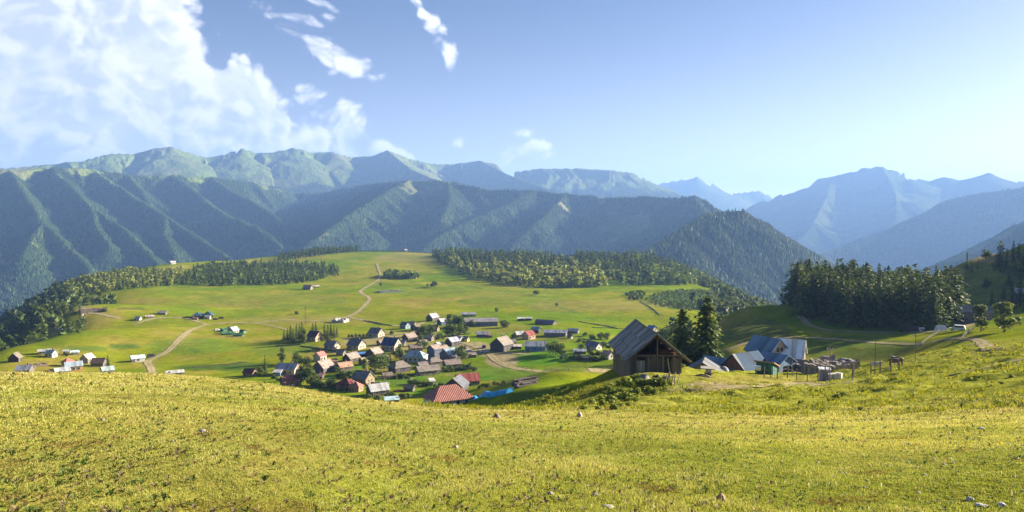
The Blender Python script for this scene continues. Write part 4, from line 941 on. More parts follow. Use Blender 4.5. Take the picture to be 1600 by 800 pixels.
x2, y2, z2 = region(A2, 780, 1500, 9.0, 22, .93); yy2 = to_px(x2, y2, z2)[1]; leafy2 = (np.random.default_rng(4).random(len(x2)) < np.clip((yy2 - 418) / 16, .06, .8))
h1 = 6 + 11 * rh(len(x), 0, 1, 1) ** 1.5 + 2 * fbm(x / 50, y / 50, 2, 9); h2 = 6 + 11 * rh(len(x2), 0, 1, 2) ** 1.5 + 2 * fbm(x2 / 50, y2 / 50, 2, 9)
wood('long_wood', [(V_CON, x[~lit], y[~lit], z[~lit], h1[~lit], 1.25), (V_PAL, x[lit], y[lit], z[lit], h1[lit] * .85, 1.3), (V_CON, x2[~leafy2], y2[~leafy2], z2[~leafy2], h2[~leafy2], 1.25), (V_BRD, x2[leafy2], y2[leafy2], z2[leafy2], h2[leafy2] * .85, 1.3)], LEAF,
     'long mixed wood across the far side of the meadow', 'forest')
B1 = [(285, 447), (330, 448), (400, 446), (450, 445), (500, 438), (530, 431), (528, 420), (500, 416), (430, 414), (340, 414), (310, 420), (285, 432)]
B2 = [(120, 466), (150, 458), (215, 451), (285, 446), (285, 424), (240, 424), (200, 424), (150, 430), (100, 445), (40, 475), (-20, 500), (-40, 525), (-20, 532), (30, 512), (80, 478), (100, 469)]
x, y, z = region(B1, 820, 1500, 8.0, 23, .93); m = np.random.default_rng(5).random(len(x)) < .55; h1 = 5 + 8 * rh(len(x), 0, 1, 3) ** 1.4
x2, y2, z2 = region(B2, 640, 1300, 7.5, 24, .92); m2 = np.random.default_rng(6).random(len(x2)) < .25; h2 = 4 + 7 * rh(len(x2), 0, 1, 4) ** 1.4
x3, y3, z3 = region([(430, 414), (455, 407), (480, 402), (560, 392), (560, 388), (500, 392), (440, 402)], 1200, 1750, 10, 25, .8); h3 = rh(len(x3), 9, 13, 5)
x4, y4, z4 = region([(598, 436), (608, 430), (640, 431), (655, 434), (650, 437)], 700, 1300, 6, 26, .9); h4 = rh(len(x4), 6, 10, 6)
wood('meadow_wood', [(V_CON, x[m], y[m], z[m], h1[m], 1.2), (V_BRD, x[~m], y[~m], z[~m], h1[~m] * .85, 1.3), (V_CON, x2[m2], y2[m2], z2[m2], h2[m2], 1.2), (V_PAL, x2[~m2], y2[~m2], z2[~m2], h2[~m2] * .85, 1.3), (V_CON, x3, y3, z3, h3, 1.2), (V_BRD, x4, y4, z4, h4, 1.3)], LEAF,
     'mixed wood along the canyon side of the meadow', 'forest')
# wooded canyon sides below the plateau
m = (GRID == 0) & (GZ < -72) & (RR > 480) & (RR < 2300) & (AA > -.75) & (AA < .75)
ii, jj = np.nonzero(m); area = RR[m] * np.gradient(R_ROWS)[ii] * np.gradient(AZ)[jj]; pr = area / area.sum()
k = np.random.default_rng(8).choice(len(ii), 22000, p=pr); ii, jj = ii[k], jj[k]
cx = GX[ii, jj] + rh(len(ii), -4, 4, 9); cyy = GY[ii, jj] + rh(len(ii), -4, 4, 10); cz = gz(cx, cyy); m = np.random.default_rng(11).random(len(cx)) < .5; hh = rh(len(cx), 8, 14, 12)
SM_CON = [conifer_crown(660 + i, rad=.19, base=.05, tiers=4, boughs=4, per=1, size=.26) for i in range(3)]
SM_BRD = [broad_crown(670 + i, wid=.34, lobes=4, n=18, size=.34, base=.1, dark=(.05, .08, .018), lite=(.10, .13, .032)) for i in range(3)]
wood('canyon_forest', [(SM_CON, cx[m], cyy[m], cz[m], hh[m], 1.2), (SM_BRD, cx[~m], cyy[~m], cz[~m], hh[~m], 1.2)], LEAF, 'forest on the steep canyon sides below the plateau', 'forest')
# young plantation
x, y, z = region([(1005, 470), (1030, 458), (1060, 454), (1110, 456), (1150, 466), (1155, 474), (1120, 482), (1080, 486), (1045, 482), (1015, 476)], 520, 1100, 5.6, 28, .9)
wood('plantation', [(SM_BRD, x, y, z, rh(len(x), 1.6, 2.9, 13), 1.6)], LEAF, 'plantation of young conifers on the slope behind the barn', 'plantation')
x, y, z = region([(975, 462), (1000, 456), (1010, 462), (1000, 472), (985, 470)], 520, 1100, 5.5, 29, .8); x2, y2, z2 = region([(1172, 462), (1195, 452), (1232, 455), (1245, 470), (1230, 475), (1195, 470)], 600, 1300, 9, 30, .9)
wood('slope_thicket', [(SM_BRD, x, y, z, rh(len(x), 2.5, 4, 14), 1.6), (SM_CON, x2, y2, z2, rh(len(x2), 8, 13, 15), 1.2)], LEAF, 'dark thicket on the slope around the young plantation', 'thicket')

# forest cover of the mountains: one low cone of needles per tree, where the slopes can be seen
def mountain_forest():
    sl_ = GZ / RR; run = np.maximum.accumulate(sl_, 0); vis = sl_ > np.vstack([np.full((1, NA), -9.), run[:-1]]) - .004
    m = vis & (TREES > .25) & (np.abs(AA) < math.radians(38)) & (RR < 7200)
    ii, jj = np.nonzero(m); ar = RR[m] * np.gradient(R_ROWS)[ii] * np.gradient(AZ)[jj] * TREES[m] * np.clip(.75 + 1.3 * fbm(GX[m] / 90, GY[m] / 90, 3, 35), .12, 1.) * np.where(RR[m] > 5200, .35, 1.)
    r_ = np.random.default_rng(31); N = 240000; k = r_.choice(len(ii), N, p=ar / ar.sum()); ii, jj = ii[k], jj[k]
    dr = np.gradient(R_ROWS)[ii]; da = np.gradient(AZ)[jj]
    r2 = RR[ii, jj] + r_.uniform(-.5, .5, N) * dr; a2 = AA[ii, jj] + r_.uniform(-.5, .5, N) * da
    x = r2 * np.sin(a2); y = r2 * np.cos(a2); z = gz(x, y)
    h = (7 + 9 * r_.random(N) ** 1.4) * np.where(r2 > 5200, 1.3, 1); w = h * r_.uniform(.20, .34, N); K = 5
    ang = r_.uniform(0, 6.28, N)[:, None] + np.arange(K) * 2 * PI / K
    ring = np.stack([x[:, None] + np.cos(ang) * w[:, None], y[:, None] + np.sin(ang) * w[:, None], np.repeat((z - 1)[:, None], K, 1)], -1)
    V = np.concatenate([ring, np.stack([x, y, z + h], -1)[:, None]], 1)
    b = (np.arange(N) * (K + 1))[:, None]; q = np.arange(K)
    F = np.stack([b + q, b + (q + 1) % K, np.repeat(b + K, K, 1)], -1).reshape(-1, 3)
    pat = fbm(x / 260, y / 260, 3, 33); tone = (r_.uniform(.75, 1.25, N) * (1 + .4 * pat))[:, None] * np.where((r_.random(N) < np.clip(.22 + 1.1 * fbm(x / 180 + 9, y / 180, 3, 34), .03, .8))[:, None], np.array((.085, .125, .032)), np.array((.046, .084, .028)))
    o = link(bpy.data.objects.new('mountain_forest', np_mesh('mountain_forest', V.reshape(-1, 3), F, NEEDLE, np.repeat(tone, K + 1, 0))))
    tag(o, 'dense forest covering the mountain slopes', 'forest', None, 'stuff')
mountain_forest()
# ------------------------------------------------------------------ buildings
TAN = (.215, .178, .145); PINKTAN = (.245, .185, .155); GREYP = (.17, .16, .20); LILAC = (.36, .36, .44); WHITE = (.38, .38, .39); NAVY = (.030, .055, .15); BLUEG = (.23, .34, .43); TEAL = (.30, .40, .44)
MAROON = (.135, .032, .035); RED = (.30, .062, .045); PINK = (.42, .14, .12); ORANGE = (.40, .20, .10); SLATE = (.105, .11, .135); BROWN = (.15, .10, .07); BLUE = (.05, .16, .42)
W_PALE = (.37, .32, .25); W_STONE = (.23, .195, .165); W_DARK = (.085, .07, .062); W_WOOD = (.16, .11, .075); W_WHITE = (.43, .41, .38); W_PEACH = (.48, .32, .22); W_YEL = (.5, .38, .16); W_BLUE = (.07, .20, .52)
def _parts(root, L, W, H, rise, roof, wall, kind, wkind, rkind, wins, door, over, chim, hipf=.5, lat=None, gable=None, endcol=None):
    # walls: a pentagon prism (ridge along x); hipped and shed roofs get their own wall outline
    hw = W / 2; sink = -1.2
    if kind == 'gable': poly = [(-hw, sink), (hw, sink), (hw, H), (0, H + rise), (-hw, H)]
    elif kind == 'shed': poly = [(-hw, sink), (hw, sink), (hw, H + rise), (-hw, H)]
    else: poly = [(-hw, sink), (hw, sink), (hw, H), (-hw, H)]
    MB().prism(poly, -L / 2, L / 2).build('wall', surf(wkind, wall), root)
    o = over; t = .14; e = .03; sl = rise / hw
    R = MB()
    if kind == 'gable':
        for s in (-1, 1):
            R.slab([(-L / 2 - o, 0, H + rise + e + t), (L / 2 + o, 0, H + rise + e + t), (L / 2 + o, s * (hw + o), H - sl * o + e + t), (-L / 2 - o, s * (hw + o), H - sl * o + e + t)], t)
    elif kind == 'shed':
        sl2 = rise / W
        R.slab([(-L / 2 - o, hw + o, H + rise + sl2 * o + e + t), (L / 2 + o, hw + o, H + rise + sl2 * o + e + t), (L / 2 + o, -hw - o, H - sl2 * o + e + t), (-L / 2 - o, -hw - o, H - sl2 * o + e + t)], t)
    elif kind == 'hip':
        rl = max(0.2, L / 2 - hw * hipf * 2); x1 = L / 2 + o; y1 = hw + o; zb = H + e
        v = [(-x1, -y1, zb), (x1, -y1, zb), (x1, y1, zb), (-x1, y1, zb), (-rl, 0, zb + rise), (rl, 0, zb + rise)]
        R.add(v, [(3, 2, 1, 0), (0, 1, 5, 4), (2, 3, 4, 5), (1, 2, 5), (3, 0, 4)])
        R.box(-x1, x1, -y1, y1, zb - .16, zb - .004)
    r = R.build('roof', surf(rkind, roof), root)
    if chim:
        c = MB().box(L * .18 - .3, L * .18 + .3, .3, .9, H + rise * .4, H + rise + .9).build('chimney', surf('stone', (.25, .15, .12)), r)
    def opening(name, x, y, z, w, h, nx, ny, mat, fr=True):
        """a framed window or door set on the wall; (nx, ny) faces out"""
        a = MB()
        if nx: a.box(x, x + nx * .05, y - w / 2, y + w / 2, z, z + h)
        else: a.box(x - w / 2, x + w / 2, y, y + ny * .05, z, z + h)
        if fr:
            f = MB(); k = .09
            for (u0, u1, z0, z1) in ((-w / 2 - k, -w / 2, z - k, z + h + k), (w / 2, w / 2 + k, z - k, z + h + k), (-w / 2, w / 2, z - k, z), (-w / 2, w / 2, z + h, z + h + k)):
                if nx: f.box(x, x + nx * .09, y + u0, y + u1, z0, z1)
                else: f.box(x + u0, x + u1, y, y + ny * .09, z0, z1)
            fo = f.build(name, surf('plain', (.42, .38, .33)), root); a.build('pane' if name == 'window' else 'panel', mat, fo)
        else: a.build(name, mat, root)
    gl = surf('glass', (.03, .035, .045)); dm = surf('boards', (.11, .075, .05))
    for i in range(wins):
        x = -L / 2 + L * (i + .5 + (.25 if door else 0)) / (wins + (.5 if door else 0))
        opening('window', x, -hw - .004, min(H - 1.25, 1.0) if H > 2.2 else .7, .85, 1.0, 0, -1, gl)
    if door: opening('door', -L / 2 + L * .16, -hw - .004, .05, .95, 1.9, 0, -1, dm)
    if gable:
        for i in range(gable): opening('window', L / 2 + .004, (i - (gable - 1) / 2) * W * .3, min(H - 1.2, 1.0) if H > 2.2 else .7, .8, .95, 1, 0, gl)
        if H + rise > 4.6: opening('window', L / 2 + .004, 0, H + rise * .25, .7, .7, 1, 0, gl)

def house(px, py, L, W, H, rise, yaw, roof, wall, label, kind='gable', name='house', cat='house', wk='stone', rk='metal', wins=2, door=True, over=.4, chim=False, rmin=190., gable=1, hipf=.5, group=None, dz=0.):
    p, r, az = hit(px, py, rmin)
    f = Vector((math.sin(az), math.cos(az), 0)); yw = math.radians(yaw)
    depth = (abs(math.sin(yw)) * L + abs(math.cos(yw)) * W) / 2
    c = p + f * depth * .9; g = [float(gz(c.x + dx, c.y + dy)) for dx in (-W / 2, 0, W / 2) for dy in (-W / 2, 0, W / 2)]
    z = min(p.z, sum(g) / 9) + dz if dz == 0 else p.z + dz
    z = max(z, max(g) - .9)
    root = empty(name, (c.x, c.y, z), yw - az, label, cat, group)
    _parts(root, L, W, H, rise, roof, wall, kind, wk, rk, wins, door, over, chim, hipf, gable=gable)
    return root
V = [
 # far edge of the village
 dict(px=676, py=502, L=9, W=7.5, H=2.8, rise=3.0, yaw=48, roof=LILAC, wall=W_DARK, label='small house with pale lilac metal roof, highest on the meadow edge of the village', wk='boards', gable=0),
 dict(px=691, py=508, L=7, W=5.5, H=2.8, rise=2.0, yaw=40, roof=WHITE, wall=(.06, .08, .24), label='dark blue walled cottage with white roof beside the garden grove', wk='plain', gable=0),
 dict(px=633, py=514, L=6, W=6, H=2.8, rise=2.0, yaw=-40, roof=SLATE, wall=(.19, .27, .32), label='teal walled cottage with dark roof above the orange shed', wk='plain', rk='slate'),
 dict(px=643, py=511, L=6.5, W=5, H=2.4, rise=1.5, yaw=-20, roof=TAN, wall=W_PALE, label='pale cottage with tan roof just behind the teal walled cottage', rk='slate', wins=1),
 dict(px=650, py=517, L=6, W=6, H=2.2, rise=2.3, yaw=60, roof=BROWN, wall=W_STONE, label='brown low shed with rounded dark front below the pale cottage', name='shed', cat='shed', rk='slate', wins=0),
 dict(px=679, py=518, L=6.5, W=4.5, H=2.2, rise=1.6, yaw=-25, roof=ORANGE, wall=W_PEACH, label='orange brown shed among the bushy trees', name='shed', cat='shed', rk='plain', wins=0),
 dict(px=588, py=528, L=9.5, W=8, H=3.0, rise=3.2, yaw=-38, roof=GREYP, wall=W_PALE, label='house with grey purple roof and pale gable standing above the navy roof', wk='plain', wins=2, gable=2),
 dict(px=612, py=549, L=10.5, W=9.5, H=3.6, rise=3.9, yaw=-34, roof=NAVY, wall=W_PALE, label='large house with navy blue roof and pale gable', wk='plain', wins=3, gable=3, chim=True),
 dict(px=640, py=534, L=8.5, W=6.5, H=2.6, rise=2.4, yaw=42, roof=PINKTAN, wall=W_DARK, label='cottage with pinkish roof and dark purple gable behind the navy roof', rk='slate', wk='boards', gable=0),
 dict(px=649, py=550, L=8, W=6, H=2.4, rise=1.8, yaw=15, roof=PINKTAN, wall=W_PALE, label='low pinkish roofed cottage behind the big pale metal roof', rk='slate'),
 dict(px=585, py=561, L=8, W=7.5, H=3.0, rise=2.8, yaw=50, roof=PINKTAN, wall=W_DARK, label='house with steep tan pink roof next to the navy roofed house', rk='slate', wk='boards', gable=0),
 dict(px=566, py=559, L=4.5, W=3.5, H=1.9, rise=.7, yaw=10, roof=BLUE, wall=W_DARK, label='little shed with bright blue roof', kind='shed', name='shed', cat='shed', wins=0, rk='plain'),
 dict(px=557, py=547, L=9.5, W=8.5, H=2.8, rise=3.1, yaw=-38, roof=SLATE, wall=W_PALE, label='slate roofed house with whitish gable beside the flowering hedge', rk='slate', wk='plain', gable=2),
 dict(px=519, py=547, L=8.5, W=6.5, H=2.6, rise=2.6, yaw=-42, roof=GREYP, wall=W_PALE, label='cottage with grey lilac roof and pale gable below the conifer clump', rk='slate', wk='plain'),
 dict(px=492, py=534, L=8.5, W=8, H=3.2, rise=3.3, yaw=-42, roof=(.12, .06, .11), wall=W_PEACH, label='maroon roofed house inside the conifer clump', wk='plain', gable=2),
 dict(px=500, py=565, L=6, W=5.5, H=3.0, rise=2.0, yaw=50, roof=PINK, wall=W_WHITE, label='pink roofed cottage with white wall', rk='plain', wk='plain'),
 dict(px=506, py=583, L=9.5, W=8, H=2.8, rise=3.3, yaw=48, roof=PINKTAN, wall=(.10, .08, .14), label='house with broad tan roof and dark purple gable', rk='slate', wk='boards', gable=0),
 dict(px=549, py=567, L=8.5, W=6.5, H=2.4, rise=2.6, yaw=46, roof=TAN, wall=W_DARK, label='house with plain tan roof in front of the slate roofed house', rk='slate', gable=0),
 dict(px=538, py=580, L=8, W=6, H=2.2, rise=2.0, yaw=28, roof=(.42, .24, .14), wall=W_STONE, label='low house with orange tan roof', rk='slate', wins=1, gable=0),
 dict(px=571, py=571, L=6.5, W=5, H=2.3, rise=1.7, yaw=35, roof=(.33, .26, .12), wall=W_STONE, label='small overgrown yellowish roof below the blue shed', name='shed', cat='shed', rk='slate', wins=0),
 dict(px=450, py=587, L=11, W=8, H=3.2, rise=2.4, yaw=-24, roof=LILAC, wall=W_PEACH, label='house with pale blue grey metal roof and peach gable', wk='plain', wins=3, gable=2),
 dict(px=434, py=588, L=4, W=3, H=2.0, rise=.7, yaw=-20, roof=WHITE, wall=(.15, .22, .36), label='small white and blue lean-to beside the peach gable house', kind='shed', name='shed', cat='shed', wk='plain', wins=0),
 dict(px=453, py=605, L=8, W=6.5, H=2.6, rise=2.4, yaw=20, roof=(.40, .125, .095), wall=W_STONE, label='cottage with brick red roof half hidden by the grass edge', rk='tile', wins=1),
 dict(px=391, py=588, L=6, W=5, H=2.0, rise=1.6, yaw=-35, roof=MAROON, wall=W_PEACH, label='little maroon roof on the grass edge by the lone conifer', name='shed', cat='shed', rk='plain', wins=0),
 dict(px=501, py=592, L=3, W=2.5, H=1.3, rise=.7, yaw=-30, roof=(.25, .12, .12), wall=W_DARK, label='tiny dark shed on the lawn behind the maroon house', kind='shed', name='shed', cat='shed', wins=0, rk='plain', door=False),
 dict(px=541, py=611, L=8, W=7.5, H=2.8, rise=2.4, yaw=-30, roof=MAROON, wall=W_DARK, label='house with dark maroon ribbed roof', wins=2, kind='hip', hipf=.5),
 dict(px=556, py=613, L=5.5, W=5.5, H=2.2, rise=2.0, yaw=-25, roof=(.40, .14, .09), wall=W_PEACH, label='orange red hipped annex attached to the dark maroon roof', kind='hip', rk='tile', wins=1, hipf=.5),
 dict(px=568, py=601, L=8.5, W=8, H=2.8, rise=3.0, yaw=-36, roof=(.15, .135, .165), wall=(.42, .32, .19), label='house with grey purple roof and tan gable beside the rubble heap', rk='slate', gable=2),
 dict(px=590, py=620, L=9, W=6.5, H=2.6, rise=2.4, yaw=24, roof=WHITE, wall=W_DARK, label='house with bright white metal roof and dark gable at the grass edge', wk='boards', gable=0),
 dict(px=624, py=583, L=10, W=8, H=2.6, rise=3.0, yaw=32, roof=TAN, wall=(.15, .115, .16), label='tan hipped roof with dark purple end wall in the lower village', kind='hip', rk='slate', hipf=.35),
 dict(px=668, py=587, L=12.5, W=6.5, H=2.4, rise=2.0, yaw=22, roof=TAN, wall=W_PALE, label='long low house with tan roof and pale stone wall above the lawn', rk='slate', wins=3, gable=0),
 dict(px=678, py=573, L=8, W=6.5, H=2.4, rise=2.0, yaw=30, roof=TAN, wall=W_STONE, label='tan roofed house directly behind the long low house', rk='slate', kind='hip', hipf=.3),
 dict(px=706, py=576, L=9.5, W=6, H=2.2, rise=2.0, yaw=24, roof=PINKTAN, wall=W_STONE, label='low house with pink tan roof below the blue grey metal roof', rk='slate', gable=0),
 dict(px=649, py=567, L=13, W=9, H=3.2, rise=2.8, yaw=-20, roof=TEAL, wall=W_WHITE, label='big hipped house with pale teal metal roof and white verandah', kind='hip', wins=4, wk='plain', hipf=.4),
 dict(px=702, py=564, L=9, W=7.5, H=3.6, rise=2.8, yaw=46, roof=BLUEG, wall=(.10, .09, .13), label='house with blue grey metal roof and tall dark gable', wk='boards', gable=0),
 dict(px=679, py=560, L=6.5, W=7, H=5.2, rise=2.0, yaw=42, roof=PINKTAN, wall=(.09, .11, .17), label='tall narrow house with tan pink roof and dark blue grey side', rk='slate', wk='plain', gable=0),
 dict(px=707, py=541, L=7.5, W=6.5, H=2.8, rise=2.2, yaw=42, roof=LILAC, wall=(.12, .10, .16), label='cottage with lilac roof at the upper end of the village square', gable=0),
 dict(px=716, py=535, L=5.5, W=4.5, H=2.2, rise=1.4, yaw=-30, roof=(.42, .40, .40), wall=W_WHITE, label='small grey roofed white shed behind the lilac roofed cottage', name='shed', cat='shed', wins=1, wk='plain'),
 dict(px=728, py=534, L=4, W=3.5, H=2.0, rise=1.2, yaw=-30, roof=TAN, wall=W_YEL, label='tiny yellow walled shed by the village square', name='shed', cat='shed', wins=0, wk='plain', rk='slate'),
 dict(px=784, py=550, L=12, W=10.5, H=4.0, rise=4.0, yaw=58, roof=TAN, wall=(.125, .11, .12), label='large stone house with tan roof facing the village square', rk='slate', wins=1, gable=0, chim=True),
 dict(px=751, py=510, L=23, W=9, H=3.6, rise=2.2, yaw=3, roof=(.33, .29, .29), wall=(.15, .19, .24), label='long grey building with row of windows on the meadow edge', name='building', cat='building', wk='plain', wins=8, rk='slate'),
 dict(px=732, py=495, L=11, W=6, H=2.2, rise=1.3, yaw=3, roof=WHITE, wall=W_PALE, label='pale roofed hall behind the long grey building', name='building', cat='building', wk='plain', wins=2),
 dict(px=754, py=527, L=9, W=5.5, H=2.0, rise=1.5, yaw=4, roof=LILAC, wall=(.11, .11, .18), label='low shed with pale lilac roof above the road', name='shed', cat='shed', wk='plain', wins=1),
 dict(px=765, py=528, L=4, W=3, H=1.5, rise=.6, yaw=0, roof=(.25, .11, .08), wall=(.22, .08, .06), label='small reddish shed touching the low lilac shed', name='shed', cat='shed', kind='shed', wk='plain', wins=0, rk='plain'),
 dict(px=814, py=501, L=6, W=3.5, H=1.5, rise=.7, yaw=4, roof=(.45, .45, .47), wall=W_DARK, label='low dark stall with grey roof, further from the red roof', name='shed', cat='shed', kind='shed', wins=0, door=False),
 dict(px=826, py=501, L=6, W=3.5, H=1.7, rise=.6, yaw=-4, roof=(.42, .41, .40), wall=W_DARK, label='low dark stall with grey roof, next to the long purple ruin', name='shed', cat='shed', kind='shed', wins=0, door=False),
 dict(px=853, py=508, L=14, W=6, H=1.6, rise=1.6, yaw=-28, roof=(.115, .10, .135), wall=W_STONE, label='long low building with sagging dark purple roof on the meadow', name='building', cat='building', rk='slate', wins=0),
 dict(px=838, py=521, L=6.5, W=5, H=2.6, rise=1.6, yaw=-30, roof=BLUEG, wall=W_DARK, label='small house with blue green roof behind the red roof', wins=1),
 dict(px=826, py=531, L=7.5, W=6.5, H=3.0, rise=2.4, yaw=48, roof=(.36, .09, .08), wall=W_PEACH, label='house with bright red roof and peach wall behind the blue walled building', wk='plain', gable=0),
 dict(px=812, py=528, L=7.5, W=5, H=2.2, rise=1.8, yaw=30, roof=WHITE, wall=W_STONE, label='white roofed shed leaning against the bright red roof', name='shed', cat='shed', wins=0, gable=0),
 dict(px=837, py=549, L=11, W=7, H=3.2, rise=2.2, yaw=-3, roof=(.50, .50, .52), wall=W_BLUE, label='white roofed building with bright blue wall', name='building', cat='building', wk='plain', wins=3),
 dict(px=806, py=546, L=7, W=4, H=1.8, rise=.6, yaw=4, roof=(.50, .42, .36), wall=W_WOOD, label='open timber lean-to beside the blue walled building', name='shed', cat='shed', kind='shed', wk='boards', wins=0),
 dict(px=868, py=526, L=13.5, W=6, H=2.6, rise=1.4, yaw=-8, roof=(.44, .42, .50), wall=(.14, .13, .17), label='long grey building with pale lilac roof behind the hedge field', name='building', cat='building', wk='plain', wins=4),
 dict(px=896, py=521, L=8, W=5, H=1.8, rise=1.2, yaw=-14, roof=WHITE, wall=W_PALE, label='low whitish roofed shed at the end of the long lilac building', name='shed', cat='shed', wins=0),
 dict(px=891, py=529, L=3.0, W=2.4, H=1.6, rise=.9, yaw=-30, roof=(.20, .08, .08), wall=W_WHITE, label='tiny white hut with dark red roof in the field', name='hut', cat='hut', wins=0, wk='plain', rk='plain'),
 dict(px=928, py=547, L=8, W=6.5, H=2.2, rise=2.2, yaw=-34, roof=(.16, .14, .22), wall=W_WHITE, label='purple roofed house with white gable near the barn', wk='plain'),
 dict(px=906, py=553, L=7.5, W=4, H=1.6, rise=.9, yaw=0, roof=(.48, .50, .52), wall=W_STONE, label='low white metal roof among bushes', name='shed', cat='shed', wins=0),
 dict(px=909, py=563, L=8, W=4, H=1.4, rise=1.0, yaw=-4, roof=PINKTAN, wall=W_STONE, label='low tan roof just below the low white metal roof', name='shed', cat='shed', rk='slate', wins=0),
 dict(px=950, py=562, L=6, W=5.5, H=2.4, rise=2.0, yaw=-42, roof=(.40, .23, .19), wall=W_WHITE, label='pink roofed cottage with white gable right behind the barn', rk='slate', wk='plain', wins=1),
 dict(px=1019, py=519, L=6.5, W=5.5, H=2.6, rise=2.0, yaw=-38, roof=(.07, .20, .42), wall=W_PALE, label='small blue roofed house behind the ridge of the barn', wk='plain', wins=1, rmin=250),
 dict(px=1046, py=521, L=5, W=4, H=2.0, rise=1.0, yaw=-10, roof=(.45, .52, .58), wall=W_PALE, label='pale blue grey roof beside the dark conifers', name='shed', cat='shed', wins=0, rmin=250),
 dict(px=1131, py=493, L=5.5, W=4.5, H=2.2, rise=1.4, yaw=30, roof=(.66, .62, .62), wall=W_PALE, label='tiny white roofed house on the lit rim of the hill', wk='plain', wins=0, rmin=300),
 dict(px=730, py=604, L=11, W=7, H=2.6, rise=2.8, yaw=16, roof=(.32, .075, .06), wall=(.33, .26, .18), label='house with red metal roof behind the slate roof with the yellow edge', wins=2, gable=0),
 dict(px=700, py=641, L=16, W=11, H=2.6, rise=4.2, yaw=24, roof=(.34, .105, .075), wall=(.55, .53, .50), label='large hipped house with ribbed red roof at the grass edge', kind='hip', rk='tile', wins=4, wk='plain', hipf=.42, over=.6),
 # the few houses behind the grass crest at the other end
 dict(px=24, py=566, L=6, W=5.5, H=2.2, rise=2.6, yaw=70, roof=(.20, .17, .13), wall=(.10, .075, .07), label='dark little gabled hut on the meadow', name='hut', cat='hut', rk='slate', wins=0),
 dict(px=70, py=554, L=7, W=4.5, H=1.9, rise=.9, yaw=0, roof=WHITE, wall=W_PALE, label='long white roofed shed above the gabled hut', name='shed', cat='shed', wins=0),
 dict(px=80, py=559, L=5, W=4.5, H=2.4, rise=1.6, yaw=-40, roof=(.40, .50, .48), wall=W_WHITE, label='white cottage attached to the long white roofed shed', wk='plain'),
 dict(px=39, py=585, L=7, W=6, H=2.2, rise=1.9, yaw=-24, roof=LILAC, wall=W_STONE, label='pale blue roof rising over the grass crest', wins=0),
 dict(px=103, py=554, L=2.6, W=2.2, H=1.7, rise=.6, yaw=0, roof=WHITE, wall=W_WHITE, label='tiny white shed with a dark doorway', name='shed', cat='shed', kind='shed', wk='plain', wins=0),
 dict(px=117, py=555, L=4.2, W=3, H=1.6, rise=.6, yaw=4, roof=(.40, .57, .60), wall=W_PALE, label='small pale grey roof behind the blue grey roofed house', name='shed', cat='shed', kind='shed', wins=0),
 dict(px=106, py=573, L=4.5, W=4.5, H=2.6, rise=1.8, yaw=30, roof=(.45, .11, .09), wall=(.06, .12, .06), label='small red roof against the blue grey roofed house', name='shed', cat='shed', kind='hip', rk='plain', wins=0, wk='plain'),
 dict(px=115, py=581, L=8.5, W=6, H=3.0, rise=1.9, yaw=4, roof=(.27, .33, .40), wall=(.42, .26, .10), label='house with blue grey roof and orange wall', wk='plain', wins=3),
 dict(px=137, py=568, L=6, W=5.5, H=2.6, rise=2.4, yaw=50, roof=(.42, .36, .31), wall=W_PALE, label='cottage with pale brown roof beside the orange walled house', rk='slate', wk='boards'),
 dict(px=155, py=573, L=7, W=6, H=2.2, rise=2.2, yaw=-24, roof=(.20, .12, .085), wall=W_STONE, label='brown roofed cottage beside the small dark conifer', rk='slate'),
 dict(px=168, py=584, L=6, W=5, H=1.8, rise=1.6, yaw=12, roof=(.42, .52, .52), wall=W_PALE, label='whitish roof peeping over the grass below the brown cottage', name='shed', cat='shed', wins=0),
 dict(px=97, py=586, L=7, W=5, H=2.0, rise=1.4, yaw=10, roof=(.40, .45, .47), wall=W_PEACH, label='pinkish white roof on the grass crest below the orange walled house', name='shed', cat='shed', wins=0),
 dict(px=273, py=586, L=9, W=4, H=1.2, rise=1.0, yaw=6, roof=(.40, .39, .37), wall=W_PALE, label='low whitish roof on the grass crest beyond the dirt road', name='shed', cat='shed', wins=0),
 dict(px=215, py=566, L=7.5, W=5, H=2.2, rise=1.4, yaw=12, roof=(.50, .60, .70), wall=W_WHITE, label='white house with pale blue roof beside the dirt road fork', wk='plain', wins=1),
 dict(px=216, py=501, L=4.5, W=4, H=1.8, rise=1.4, yaw=-30, roof=(.42, .40, .37), wall=W_WHITE, label='small white hut at the end of the row along the dirt road', name='hut', cat='hut', wins=0, wk='plain'),
 dict(px=234, py=497, L=7, W=3.5, H=1.3, rise=.9, yaw=8, roof=(.48, .36, .36), wall=W_PALE, label='low pinkish roof in the row along the dirt road', name='shed', cat='shed', wins=0),
 dict(px=254, py=492, L=7, W=5, H=1.6, rise=1.7, yaw=-20, roof=(.36, .32, .27), wall=W_STONE, label='grey brown hut in the row along the dirt road', name='hut', cat='hut', rk='slate', wins=0),
 dict(px=325, py=499, L=4.5, W=3.5, H=2.2, rise=.9, yaw=-20, roof=WHITE, wall=W_WHITE, label='small white cabin beside the dark teal roof', name='hut', cat='hut', wk='plain', wins=0),
 dict(px=305, py=500, L=4.5, W=3, H=1.3, rise=.8, yaw=-15, roof=(.33, .13, .09), wall=W_PALE, label='low reddish shed under the dark teal roof', name='shed', cat='shed', wins=0, rk='plain'),
 dict(px=365, py=522, L=6, W=5.5, H=2.6, rise=2.2, yaw=46, roof=(.42, .56, .52), wall=W_PALE, label='pale roofed cottage in the middle of the green camp', wk='plain', gable=0),
 dict(px=103, py=474, L=8, W=6, H=2.4, rise=2.0, yaw=-12, roof=(.27, .16, .11), wall=W_PALE, label='brown roofed house at the canyon edge beside the winding track', rk='slate', rmin=400),
